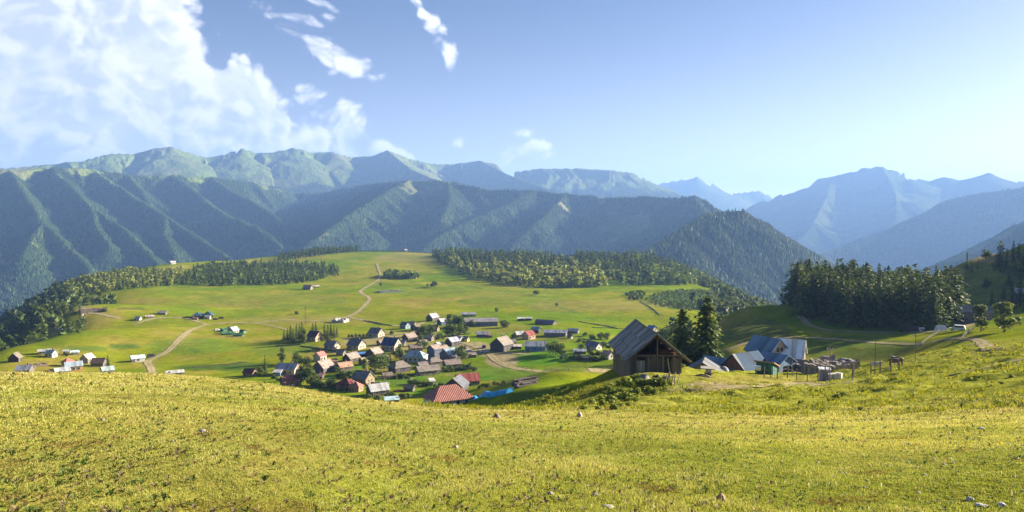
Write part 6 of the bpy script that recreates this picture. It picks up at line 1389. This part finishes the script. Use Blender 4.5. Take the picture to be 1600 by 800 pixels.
gs = farm(1101, 137, 5.5, 7.0, .8, 2.1, 86, (.15, .155, .165), (.24, .24, .25), 'low grey shed with slatted gable facing the meadow', z=-26.6, wk='boards', name='shed', cat='shed', over=.3)
for k in range(5): MB().box(-2.92, -2.78, -2.6 + k * 1.3 - .06, -2.6 + k * 1.3 + .06, -.8, .75 + 2.1 * (1 - abs(-2.6 + k * 1.3) / 3.5)).build('post', surf('boards', (.05, .05, .055)), gs)
wr = farm(1239, 158, 4.6, 7.0, 5.2, 3.0, -6, (.70, .72, .74), (.15, .10, .075), 'house with pale grey metal roof and brown walls at the ruins end of the farm', z=-30.4, wk='boards', wins=2)
farm(1200, 137, 3.0, 2.3, 1.45, .8, 160, (.46, .27, .17), (.035, .14, .115), 'small green shed with rusty orange roof in front of the farm', kind='shed', wk='boards', rk='plain', name='shed', cat='shed')
p, az = at(1186, 134); t_ = empty('water_tank', p, -az, 'small white tank on dark legs beside the green shed', 'tank')
MB().tube((-.5, 0, 1.1), (.5, 0, 1.1), .42, .42, 14).build('vessel', surf('plain', (.7, .7, .7)), t_)
for x in (-.4, .4):
    for y in (-.25, .25): MB().box(x - .06, x + .06, y - .06, y + .06, -.3, .75).build('leg', surf('plain', (.03, .03, .03)), t_)
p, az = at(1132, 139); o = MB(); n = 10
vs = [((1.0 - .0 * a) * math.cos(PI / 2 * a / 5) * math.cos(2 * PI * b / n) * 1.1, math.cos(PI / 2 * a / 5) * math.sin(2 * PI * b / n) * .8, -.2 + 1.3 * math.sin(PI / 2 * a / 5)) for a in range(6) for b in range(n)]
o.add(vs, [(a * n + b, a * n + (b + 1) % n, (a + 1) * n + (b + 1) % n, (a + 1) * n + b) for a in range(5) for b in range(n)])
o = o.build('covered_heap', surf('plain', (.24, .24, .25)), None, True); o.location = p; tag(o, 'rounded whitish covered heap beside the slatted grey shed', 'heap')
# canopy with a cart under it on the worn earth
p, az = at(1110, 107.5); t_ = empty('market_canopy', p, -az + .05, 'flat whitish canopy on a post frame standing on the worn ground before the farm', 'canopy'); t_.scale = (.62, .7, .72)
MB().slab([(-2.0, -.8, 1.75), (1.4, -.8, 1.65), (1.5, .9, 1.85), (-1.9, .9, 1.95)], .10).build('cover', surf('plain', (.36, .33, .30)), t_)
for x in (-.8, .35):
    for y in (-.5, .5): MB().bar((x, y, -.3), (x, y, 1.70), .08).build('post', surf('boards', (.10, .08, .07)), t_)
p, az = at(1110, 107.2); t_ = empty('hand_cart', p, -az, 'small cart loaded with pale crates under the canopy', 'cart')
MB().box(-.7, .5, -.4, .4, .45, .6).build('tray', surf('boards', (.2, .15, .1)), t_); MB().box(-.5, .2, -.3, .3, .605, 1.0).build('load', surf('plain', (.45, .42, .38)), t_)
for s in (-1, 1): MB().tube((-.05, s * .44, .3), (-.05, s * .50, .3), .32, .32, 14).build('wheel', surf('plain', (.04, .03, .03)), t_)
MB().bar((.5, 0, .52), (1.2, 0, .75), .05).build('handle', surf('boards', (.2, .15, .1)), t_)
p, az = at(1098, 105.5); o = MB(); o.add([(-1.3, -.6, 0), (1.2, -.7, 0), (1.5, .5, 0), (-1.1, .6, 0), (-.4, -.1, .42), (.6, 0, .36)], [(0, 1, 5, 4), (1, 2, 5), (2, 3, 4, 5), (3, 0, 4), (3, 2, 1, 0)])
o = o.build('earth_heap', surf('plain', (.12, .085, .06))); o.location = p; tag(o, 'small dark heap of earth beside the canopy', 'heap')

# roofless stone ruins beside the farm
def cell(px, r, w, d, h, yaw, col, seed, label):
    p, az = at(px, r); rs = random.Random(seed); root = empty('stone_ruin', p, math.radians(yaw) - az, label, 'ruin', 'roofless stone ruins beside the farm'); t = .30
    def wall(x0, y0, x1, y1):
        L = math.hypot(x1 - x0, y1 - y0); k = max(2, int(L / .7)); ux, uy = (x1 - x0) / L, (y1 - y0) / L; nx, ny = -uy * t, ux * t; vs = []; hs = h * rs.uniform(.7, 1.1)
        for i in range(k + 1):
            x, y = x0 + (x1 - x0) * i / k, y0 + (y1 - y0) * i / k; hh = hs * rs.uniform(.8, 1.06)
            vs += [(x - nx, y - ny, -1.2), (x + nx, y + ny, -1.2), (x + nx, y + ny, hh), (x - nx, y - ny, hh)]
        fs = [(0, 1, 2, 3), (4 * k + 3, 4 * k + 2, 4 * k + 1, 4 * k)]
        for i in range(k):
            for e in range(4): fs.append((4 * i + e, 4 * i + 4 + e, 4 * i + 4 + (e + 1) % 4, 4 * i + (e + 1) % 4))
        MB().add(vs, fs).build('wall', surf('stone', col), root)
    wall(-w / 2, -d / 2, w / 2, -d / 2); wall(-w / 2, d / 2, w / 2, d / 2); wall(-w / 2, -d / 2 + t + .02, -w / 2, d / 2 - t - .02); wall(w / 2, -d / 2 + t + .02, w / 2, d / 2 - t - .02)
LB = 'roofless stone ruin with pale broken wall tops beside the farm'
for i, (px, r, w, d, h, yaw) in enumerate([(1264, 152, 3.6, 3.4, 2.7, 25), (1276, 147, 3.4, 3.0, 2.3, 20), (1288, 153, 3.6, 3.2, 3.0, 30), (1301, 156, 3.2, 3.4, 3.6, 28), (1314, 158, 3.4, 3.2, 3.1, 15), (1296, 147, 3.8, 2.6, 2.2, 12), (1310, 150, 3.4, 3.0, 2.5, 25), (1325, 154, 3.0, 3.4, 2.6, 35), (1283, 141, 4.4, 2.4, 1.7, 8)]):
    cell(px, r, w, d, h, yaw, [(.46, .40, .38), (.42, .38, .40), (.48, .41, .35)][i % 3], 30 + i, LB)

# ------------------------------------------------------------------ fences, poles, small things on the near slope
POLE_SPOTS = [(560, 540, 15, 'wooden pole beside the slate roofed houses'), (654, 538, 15, 'wooden pole on the road below the bushy trees'), (742, 541, 14, 'wooden pole at the upper corner of the village square'), (690, 583, 17, 'wooden pole behind the lawn at the long low house'), (620, 597, 17, 'wooden pole on the lane below the tan hipped roof'), (545, 585, 16, 'wooden pole beside the orange tan roof'), (880, 540, 14, 'wooden pole in the field below the long lilac roof'), (458, 578, 16, 'wooden pole behind the peach gable house')]
for _p in POLE_SPOTS: post_thing(_p[0], _p[1], _p[2], _p[3], 'utility_pole', 'pole', 190, .10, (.22, .18, .14), .6)
def fence(pts, label, h=1.25, step=2.4, rails=2, rmin=60., col=(.16, .13, .11), pr=.075, lean=.06):
    P = [hit(a, b, rmin)[0] for a, b in pts]; root = empty('post_fence', P[0], 0, label, 'fence'); rs = random.Random(int(pts[0][0])); Q = []
    for a, b in zip(P[:-1], P[1:]):
        n = max(1, int((b - a).length / step))
        Q += [a + (b - a) * i / n for i in range(n)]
    Q.append(P[-1]); T = []
    for q in Q:
        z = float(gz(q.x, q.y)); b = Vector((q.x, q.y, z)) - P[0]; t = b + Vector((rs.uniform(-lean, lean), rs.uniform(-lean, lean), h * rs.uniform(.85, 1.2)))
        MB().tube(b - Vector((0, 0, .4)), t, pr, pr * .85, 6).build('post', surf('boards', col), root); T.append((b, t))
    for k in range(rails):
        f = .45 + .42 * k / max(1, rails - 1) if rails > 1 else .7
        for i in range(len(T) - 1):
            a = T[i][0].lerp(T[i][1], f); b = T[i + 1][0].lerp(T[i + 1][1], f + rs.uniform(-.06, .06)); MB().bar(a, b, .05 if rails < 3 else .07).build('rail', surf('boards', tuple(c * 1.25 for c in col)), root)
fence([(1194, 590), (1215, 592), (1245, 594), (1278, 596), (1290, 596)], 'post and wire fence in front of the farm', 2.0, 2.1, 1, pr=.085)
fence([(1332, 594), (1334, 590)], 'single tall fence corner beside the pale box hut', 2.4, 3, 1, pr=.10)
fence([(1361, 584), (1375, 584), (1392, 582), (1405, 578)], 'short row of dark fence posts on the slope', 1.6, 1.7, 1, pr=.11)
fence([(1440, 540), (1452, 530), (1468, 519)], 'pale rail fence climbing to the grove', 1.1, 2.2, 2, 150, (.26, .23, .19), pr=.06)
fence([(1503, 531), (1512, 522), (1522, 512)], 'rail fence beside the end of the hillside track', 1.0, 2.2, 2, 150, (.28, .24, .19))
fence([(1250, 520), (1300, 522), (1360, 524), (1420, 524), (1448, 522)], 'long low rail fence along the grove track', .9, 4, 1, 170, (.22, .20, .18), pr=.05)
W_ = (.20, .165, .125)
for pts, lb in [([(640, 588), (690, 592), (735, 588)], 'plot fence on the lawn above the red metal roof'), ([(795, 572), (830, 579), (872, 582), (905, 578)], 'fence along the road round the bright green field'), ([(800, 553), (850, 551), (890, 556)], 'fence between the blue walled building and the bright green field'),
                ([(430, 545), (470, 547), (520, 556)], 'plot fence in the meadow below the conifer clump'), ([(560, 590), (600, 594), (640, 586)], 'yard fence above the tan gable and the rubble heap'), ([(690, 600), (650, 606), (620, 603)], 'plot fence on the lower lawn beside the outhouse'),
                ([(860, 532), (900, 534), (930, 540)], 'garden fence below the long lilac roofed building'), ([(740, 606), (780, 602), (805, 596)], 'fence from the red metal roof to the heap of old timber'), ([(470, 572), (490, 577), (505, 588)], 'garden fence beside the pink roofed cottage'),
                ([(60, 567), (95, 570), (100, 578)], 'short plot fence beside the orange walled house'), ([(345, 528), (365, 530), (384, 527)], 'fence in front of the green camp')]:
    fence(pts, lb, 1.35, 3.2, 2, 190, W_, pr=.09, lean=.1)
p, az = at(1291, 121); t_ = empty('box_hut', p, -az + .15, 'pale grey box hut by the fence', 'hut'); MB().box(-.75, .75, -.7, .7, -.4, 1.75).build('wall', surf('plain', (.36, .36, .40)), t_); MB().slab([(-.85, -.8, 1.86), (.85, -.8, 1.86), (.85, .8, 1.98), (-.85, .8, 1.98)], .1).build('roof', surf('metal', (.55, .55, .6)), t_); MB().box(-.35, .35, -.74, -.703, -.1, 1.5).build('door', surf('plain', (.25, .25, .3)), t_)
rs = random.Random(9)
for i, (px, r, c) in enumerate([(1300, 120, (.66, .64, .62)), (1304, 121, (.10, .09, .09)), (1308, 120.5, (.68, .66, .62)), (1312, 121.5, (.55, .52, .5)), (1315, 120.5, (.66, .64, .62))]):
    p, az = at(px, r); t_ = empty('beehive', p, -az + rs.uniform(-.3, .3), 'small pale hive box in the row next to the pale box hut' if c[0] > .3 else 'dark hive box in the row next to the pale box hut', 'hive', 'row of hive boxes')
    MB().box(-.28, .28, -.28, .28, .25, .95).build('body', surf('plain', c), t_); MB().slab([(-.34, -.34, 1.02), (.34, -.34, 1.02), (.34, .34, 1.06), (-.34, .34, 1.06)], .06).build('lid', surf('plain', tuple(k * .8 for k in c)), t_)
    for x in (-.22, .22):
        for y in (-.22, .22): MB().box(x - .03, x + .03, y - .03, y + .03, -.3, .25).build('leg', surf('boards', (.15, .12, .1)), t_)
post_thing(1367, 586, 52, 'thin tall pole on the slope beside the row of dark posts', 'utility_pole', 'pole', 60, .07, (.20, .18, .17), .0)
_, w1 = post_thing(1296, 598, 58, 'thin tall pole beside the pale box hut', 'utility_pole', 'pole', 60, .07, (.30, .28, .27), .38)
_, w2 = post_thing(1238, 588, 60, 'thin tall pole at the corner of the pale grey roof', 'utility_pole', 'pole', 60, .07, (.30, .28, .27), .38)
_, w3 = post_thing(1430, 560, 40, 'thin pole near the dip of the slope below the grove', 'utility_pole', 'pole', 100, .07, (.24, .21, .2), .38)
def wire(a, b, label, sag=.9):
    mb = MB(); pts = [a.lerp(b, i / 10) - Vector((0, 0, sag * 4 * (i / 10) * (1 - i / 10) + .4)) for i in range(11)]
    for q, w in zip(pts[:-1], pts[1:]): mb.tube(q, w, .010, .010, 5)
    tag(mb.build('power_line', surf('plain', (.25, .25, .26))), label, 'cable')
wire(w2, w1, 'thin overhead cable from the farm pole to the box hut pole'); 
# cattle: two brown and white cows by the posts
def cow(px, py, yaw, label, s=1., col=(.13, .07, .04), rmin=60., graze=False):
    p, r, az = hit(px, py, rmin); root = empty('cow', (p.x, p.y, float(gz(p.x, p.y))), math.radians(yaw) - az, label, 'cow'); root.scale = (s, s, s)
    me = bpy.data.meshes.new('cow_body')
    vs = [(-.55, 0, 1.05), (0, 0, 1.0), (.5, 0, 1.05), (.82, 0, 1.22 if not graze else .95), (1.08, 0, 1.38 if not graze else .55), (1.36, 0, 1.26 if not graze else .28)]
    rd = [.30, .36, .32, .19, .13, .085]; ed = [(0, 1), (1, 2), (2, 3), (3, 4), (4, 5)]
    for x, y in ((-.58, .17), (-.58, -.17), (.48, .16), (.48, -.16)):
        k = len(vs); bx = 0 if x < 0 else 2
        vs += [(x, y, .72), (x - (.08 if x < 0 else -.02), y, .40), (x, y, .02)]; rd += [.11, .055, .05]; ed += [(bx, k), (k, k + 1), (k + 1, k + 2)]
    k = len(vs); vs += [(-.90, 0, 1.02), (-.97, 0, .55)]; rd += [.05, .03]; ed += [(0, k), (k, k + 1)]
    k = len(vs); vs += [(1.06, .18, 1.46 if not graze else .62), (1.06, -.18, 1.46 if not graze else .62)]; rd += [.04, .04]; ed += [(4, k), (4, k + 1)]
    me.from_pydata(vs, ed, []); o = bpy.data.objects.new('body', me); link(o); o.parent = root
    sk = o.modifiers.new('skin', 'SKIN'); ss = o.modifiers.new('sub', 'SUBSURF'); ss.levels = 2; ss.render_levels = 2
    for v, r_ in zip(me.skin_vertices[0].data, rd): v.radius = (r_, r_)
    me.skin_vertices[0].data[1].use_root = True
    m, nt, b = new_mat('cow_hide'); pc = nt.noise(obj_of(nt), 1.9, 2.); nt.put(b.inputs['Base Color'], nt.mix(nt.ramp(pc, .60, .64), col, (.55, .52, .48))); b.inputs['Roughness'].default_value = .8
    me.materials.append(m)
    for sgn in (-1, 1): MB().tube((1.04, sgn * .10, 1.50 if not graze else .66), (1.02, sgn * .28, 1.66 if not graze else .82), .035, .012, 6).build('horn', surf('plain', (.4, .36, .3)), root)
cow(1397, 573, 5, 'brown and white cow standing at the end of the dark posts', 1.0)
cow(1403, 571, 160, 'dark brown cow standing behind the brown and white one', 1.0, (.07, .035, .025))
cow(1367, 577, 10, 'pale cow behind the middle of the dark posts', .9, (.48, .42, .36))
# things at the foot of the grove
timber_heap(1429, 518, 7, 22, 'heap of reddish brown timber at the foot of the grove', 200, 5, (.13, .075, .07), h=2.2)
p, r, az = hit(1419, 519, 200); plant('leafy_bush', p.x - 2, p.y, 2.6, 'sunlit bush beside the heap of reddish timber', None, 1.4)
def tent(px, py, w, h, col, label, rmin=200.):
    p, r, az = hit(px, py, rmin); root = empty('tent', (p.x, p.y, float(gz(p.x, p.y))), -az + .5, label, 'tent')
    MB().prism([(-w / 2, -.1), (w / 2, -.1), (0, h)], -w * .6, w * .6).build('cover', surf('plain', col), root); MB().prism([(-w / 5, -.1), (w / 5, -.1), (0, h * .7)], w * .6 + .003, w * .6 + .03).build('door_flap', surf('plain', tuple(c * .4 for c in col)), root)
tent(1470, 517, 2.6, 1.9, (.6, .6, .62), 'white tent at the foot of the grove')
tent(1440, 517, 1.6, 1.3, (.7, .7, .7), 'tiny white tent beside the heap of reddish timber')
car(1496, 517, 175, (.62, .64, .64), 'white off-road car parked at the end of the grove', 200, 4.4, True)
# long shed behind the leafy trees
ls = farm(1521, 310, 11.5, 6, 3.9, 1.9, 6, (.27, .235, .225), (.24, .19, .19), 'long two storey greyish purple shed behind the leafy trees at the grove end', wk='boards', rk='metal', wins=5, door=True)
farm(1600, 385, 6, 5, 3, 2, 10, (.40, .38, .36), W_DARK, 'small dark hut on the flank of the steep hill', name='hut', cat='hut', z=None)
# stones lying in the grass
def stone(px, py, w, h, col, label, rmin=5., flat=False, seed=0, group=None):
    p, r, az = hit(px, py, rmin, 140); rs = random.Random(seed); k = r * math.cos(az) / FPX; w *= k; h *= k
    bm = bmesh.new(); bmesh.ops.create_icosphere(bm, subdivisions=3, radius=.5); ox, oy = rs.uniform(0, 50), rs.uniform(0, 50)
    for v in bm.verts:
        c = v.co; n = float(fbm(np.array([c.x * 2.2 + ox + c.z]), np.array([c.y * 2.2 + oy - c.z * .7]), 3, 5)[0]); f = 1 + .45 * n
        q = Vector((round(c.x * f * 5) / 5 * .35 + c.x * f * .65, c.y * f, c.z * f)); v.co = Vector((q.x * w, q.y * w * .8, q.z * h * 1.3))
    me = bpy.data.meshes.new('field_stone'); bm.to_mesh(me); bm.free(); me.materials.append(surf('plain', col)); o = link(bpy.data.objects.new('field_stone', me)); o.location = (p.x, p.y, p.z + h * .1); o.rotation_euler = (0, 0, rs.uniform(0, 6)); return tag(o, label, 'stone', group)
stone(906, 652, 10, 11, (.40, .36, .31), 'upright whitish stone at the foot of the weedy slope', 40, seed=1)
stone(776, 655, 14, 10, (.20, .15, .12), 'brown lump of rock on the grass crest', 30, seed=2)
stone(1126, 782, 15, 13, (.36, .21, .15), 'reddish rounded stone in the front grass', 4, seed=3)
stone(1535, 791, 22, 5, (.46, .45, .43), 'long flat white stone in the front grass', 4, seed=4)
stone(1566, 790, 15, 6, (.48, .47, .44), 'angular white stone beside the long flat one', 4, seed=5)
stone(1515, 782, 11, 7, (.50, .49, .46), 'small whitish stone behind the long flat one', 4, seed=6)
stone(949, 793, 20, 6, (.42, .38, .33), 'flat grey stone at the lower edge of the grass', 4, seed=7)
stone(1533, 680, 12, 5, (.45, .42, .36), 'grey slab on the grass crest beside the weeds', 25, seed=8)
stone(712, 690 + 10, 9, 6, (.30, .24, .19), 'small brown stone in the middle of the grass', 12, seed=9)
for i, (px, py, w) in enumerate([(1320, 740, 9), (1278, 723, 7), (1419, 722, 7), (1433, 731, 7), (1476, 726, 8), (1598, 697, 9), (1590, 717, 8), (1575, 694, 7), (1558, 700, 6), (1470, 692, 6), (1520, 696, 6), (1350, 762, 7), (1445, 742, 8), (1388, 728, 7), (1545, 705, 6), (1585, 745, 6), (1600, 768, 8), (1460, 718, 6), (1490, 724, 6), (1568, 742, 6), (1300, 745, 5), (1435, 770, 8)]):
    stone(px, py, w * .8, w * .36, (.42, .39, .34), 'small pale stone scattered in the grass of the sunny slope', 6, seed=20 + i, group='pale stones in the grass')
for i, (px, py, w) in enumerate([(270, 690, 8), (250, 663, 7), (315, 675, 12), (160, 657, 8), (860, 772, 12), (930, 774, 12)]):
    stone(px, py, w, w * .45, (.27, .24, .20), 'small grey stone sunk in the dry grass', 6, seed=60 + i, group='grey stones in the dry grass')
# ------------------------------------------------------------------ grass of the near hill: blades, one object
def grass():
    r_ = np.random.default_rng(41); N = 760000
    m = px_az(-40), px_az(1640)
    az = r_.uniform(m[0], m[1], N); lr = np.log(5.2) + (np.log(62) - np.log(5.2)) * r_.random(N); r = np.exp(lr)
    x = r * np.sin(az); y = r * np.cos(az)
    n1 = fbm(x / 2.2, y / 2.2, 3, 70); n2 = fbm(x / .7, y / .7, 3, 71); n3 = fbm(x / 9, y / 9, 3, 72)
    dens = np.clip(.74 + .65 * n2 + .35 * n1, .08, 1.); k = r_.random(N) < dens
    x, y, r, az, n1, n2, n3 = (a[k] for a in (x, y, r, az, n1, n2, n3)); N = len(x)
    z = gz(x, y)
    far = sstep(18, 48, r)
    h = (.024 + .028 * np.clip(n1 + .6 * n2 + .3, 0, 1.2)) * r_.uniform(.5, 1.5, N) * (1 + .35 * far)
    stalk = r_.random(N) < (.02 + .05 * far); h = np.where(stalk, h * r_.uniform(1.5, 2.6, N), h)
    w = np.clip(.00062 * r, .004, .05) * r_.uniform(.6, 1.3, N) * np.where(stalk, .6, 1)
    th = r_.uniform(0, 6.28, N); bx, by = np.cos(th), np.sin(th)
    lean = r_.uniform(.15, .95, N) * h; ld = th + PI / 2 + r_.normal(0, .6, N); lx, ly = np.cos(ld) * lean, np.sin(ld) * lean
    P0 = np.stack([x - bx * w / 2, y - by * w / 2, z - .012], -1); P1 = np.stack([x + bx * w / 2, y + by * w / 2, z - .012], -1)
    P2 = np.stack([x + bx * w * .38 + lx * .35, y + by * w * .38 + ly * .35, z + h * .62], -1); P3 = np.stack([x - bx * w * .38 + lx * .35, y - by * w * .38 + ly * .35, z + h * .62], -1)
    P4 = np.stack([x + lx, y + ly, z + h * .95], -1)
    Vv = np.stack([P0, P1, P2, P3, P4], 1).reshape(-1, 3); b = np.arange(N)[:, None] * 5
    Fq = np.concatenate([b + np.array([[0, 1, 2]]), b + np.array([[0, 2, 3]]), b + np.array([[3, 2, 4]])], 0)
    g = np.array((.215, .285, .045)); yl = np.array((.375, .385, .085)); st = np.array((.52, .46, .19)); br = np.array((.17, .105, .035))
    t = np.clip(.52 + 1.2 * n3 + .9 * n1 + r_.normal(0, .25, N), 0, 1)[:, None]; c = g * (1 - t) + yl * t
    s = np.clip(sstep(-.1, .6, n2 + .5 * n1 + r_.normal(0, .35, N)) * .55 + far * .40 + stalk * .6, 0, .9)[:, None]; c = c * (1 - s) + st * s
    n4 = fbm(x / 1.1, y / 1.1, 3, 73); dk = (r_.random(N) < np.clip(.05 + 1.1 * sstep(.38, .6, n4), 0, .75))[:, None]; c = np.where(dk, br, c) * r_.uniform(.75, 1.25, N)[:, None]
    o = link(bpy.data.objects.new('grass', np_mesh('grass', Vv, Fq, attr_leaf_mat('grass_blade', .35, 0., .65), np.repeat(c, 5, 0)))); tag(o, 'short dry yellow green pasture grass', 'grass', None, 'stuff')
grass()
def hill_tufts():
    r_ = np.random.default_rng(43); n = 13000; px0, px1 = px_az(640), px_az(1640)
    az = r_.uniform(px0, px1, n); r = np.exp(r_.uniform(np.log(50), np.log(190), n)); x, y = r * np.sin(az), r * np.cos(az)
    a = fbm(x / 6, y / 6, 3, 75); k = (r_.random(n) < np.clip(.35 + 1.3 * a, .03, 1)); pxx, pyy = to_px(x, y, gz(x, y)); k &= ~((pxx > 940) & (pxx < 1260) & (pyy < 600) & (r > 95)); x, y, r = x[k], y[k], r[k]; n = len(x); z = gz(x, y)
    B = 7; h = np.repeat(r_.uniform(.10, .26, n) * np.where(r_.random(n) < .08, 1.9, 1), B); X = np.repeat(x, B); Y = np.repeat(y, B); Zz = np.repeat(z, B); R = np.repeat(r, B); N = n * B
    X = X + r_.normal(0, .16, N); Y = Y + r_.normal(0, .16, N); th = r_.uniform(0, 6.28, N); w = .0011 * R * r_.uniform(.7, 1.5, N); bx, by = np.cos(th) * w / 2, np.sin(th) * w / 2
    lx, ly = r_.normal(0, .45, N) * h, r_.normal(0, .45, N) * h; hh = h * r_.uniform(.6, 1.1, N)
    V = np.stack([np.stack([X - bx, Y - by, Zz - .05], -1), np.stack([X + bx, Y + by, Zz - .05], -1), np.stack([X + bx * .7 + lx, Y + by * .7 + ly, Zz + hh], -1), np.stack([X - bx * .7 + lx, Y - by * .7 + ly, Zz + hh], -1)], 1).reshape(-1, 3)
    t = np.repeat(np.clip(r_.normal(.5, .3, n), 0, 1), B)[:, None]; c = (np.array((.13, .17, .012)) * (1 - t) + np.array((.30, .285, .03)) * t) * r_.uniform(.75, 1.25, N)[:, None]
    o = link(bpy.data.objects.new('hill_grass', np_mesh('hill_grass', V, np.arange(4 * N).reshape(-1, 4), bpy.data.materials['grass_blade'], np.repeat(c, 4, 0)))); tag(o, 'tufts of rougher grass on the grazed slope', 'grass', None, 'stuff')
hill_tufts()

def meadow_herbs():
    """flat rosettes, dry stalk clumps and flower heads between the grass"""
    r_ = np.random.default_rng(47); Vs = []; Cs = []
    a0, a1 = px_az(-30), px_az(1630)
    def spread(n, seed, rmax=60, sc=3.):
        r = np.random.default_rng(seed); az = r.uniform(a0, a1, n * 3); rr = np.exp(r.uniform(np.log(5.5), np.log(rmax), n * 3)); x, y = rr * np.sin(az), rr * np.cos(az)
        k = fbm(x / sc, y / sc, 3, seed) > r.uniform(-.35, .6, n * 3); return x[k][:n], y[k][:n], rr[k][:n], az[k][:n]
    def leaves(x, y, rr, per, size, up, c0, c1, seed):
        r = np.random.default_rng(seed); n = len(x) * per; X, Y, R = np.repeat(x, per), np.repeat(y, per), np.repeat(rr, per); s = size * r.uniform(.5, 1.4, n) * np.maximum(1, R / 22)
        th = r.uniform(0, 6.28, n); ux, uy = np.cos(th), np.sin(th); wx, wy = -uy * s * .22, ux * s * .22; e = up * r.uniform(.3, 1.3, n); z = gz(X, Y)
        ox, oy = X + ux * s * .1, Y + uy * s * .1
        P = [np.stack([ox, oy, z + .005], -1), np.stack([ox + ux * s * .55 + wx, oy + uy * s * .55 + wy, z + s * e * .8 + .02], -1), np.stack([ox + ux * s, oy + uy * s, z + s * e * .9 + .01], -1), np.stack([ox + ux * s * .55 - wx, oy + uy * s * .55 - wy, z + s * e * .8 + .02], -1)]
        Vs.append(np.stack(P, 1).reshape(-1, 3)); t = np.repeat(r.random(len(x)), per)[:, None]; c = (np.array(c0) * (1 - t) + np.array(c1) * t) * r.uniform(.75, 1.25, n)[:, None]; Cs.append(np.repeat(c, 4, 0))
    x, y, rr, az = spread(4200, 81); leaves(x, y, rr, 8, .036, .45, (.055, .10, .015), (.12, .17, .03), 1)
    x, y, rr, az = spread(1500, 82, 60, 5.); leaves(x, y, rr, 9, .045, .8, (.15, .11, .06), (.25, .19, .13), 2)
    x, y, rr, az = spread(500, 83, 50, 6.); leaves(x, y, rr, 9, .06, .9, (.06, .11, .02), (.14, .18, .05), 3)
    x, y, rr, az = spread(700, 84, 45, 4.); k = np.random.default_rng(5).random(len(x)) < np.where(az > .3, 1., .35); x, y, rr = x[k], y[k], rr[k]; leaves(x, y, rr, 5, .016, 3.5, (.62, .60, .55), (.60, .50, .20), 4)
    V = np.concatenate(Vs); o = link(bpy.data.objects.new('meadow_weeds', np_mesh('meadow_weeds', V, np.arange(len(V)).reshape(-1, 4), bpy.data.materials['grass_blade'], np.concatenate(Cs)))); tag(o, 'low broad leaved weeds, dry stalks and small flowers in the pasture', 'weeds', None, 'stuff')
meadow_herbs()
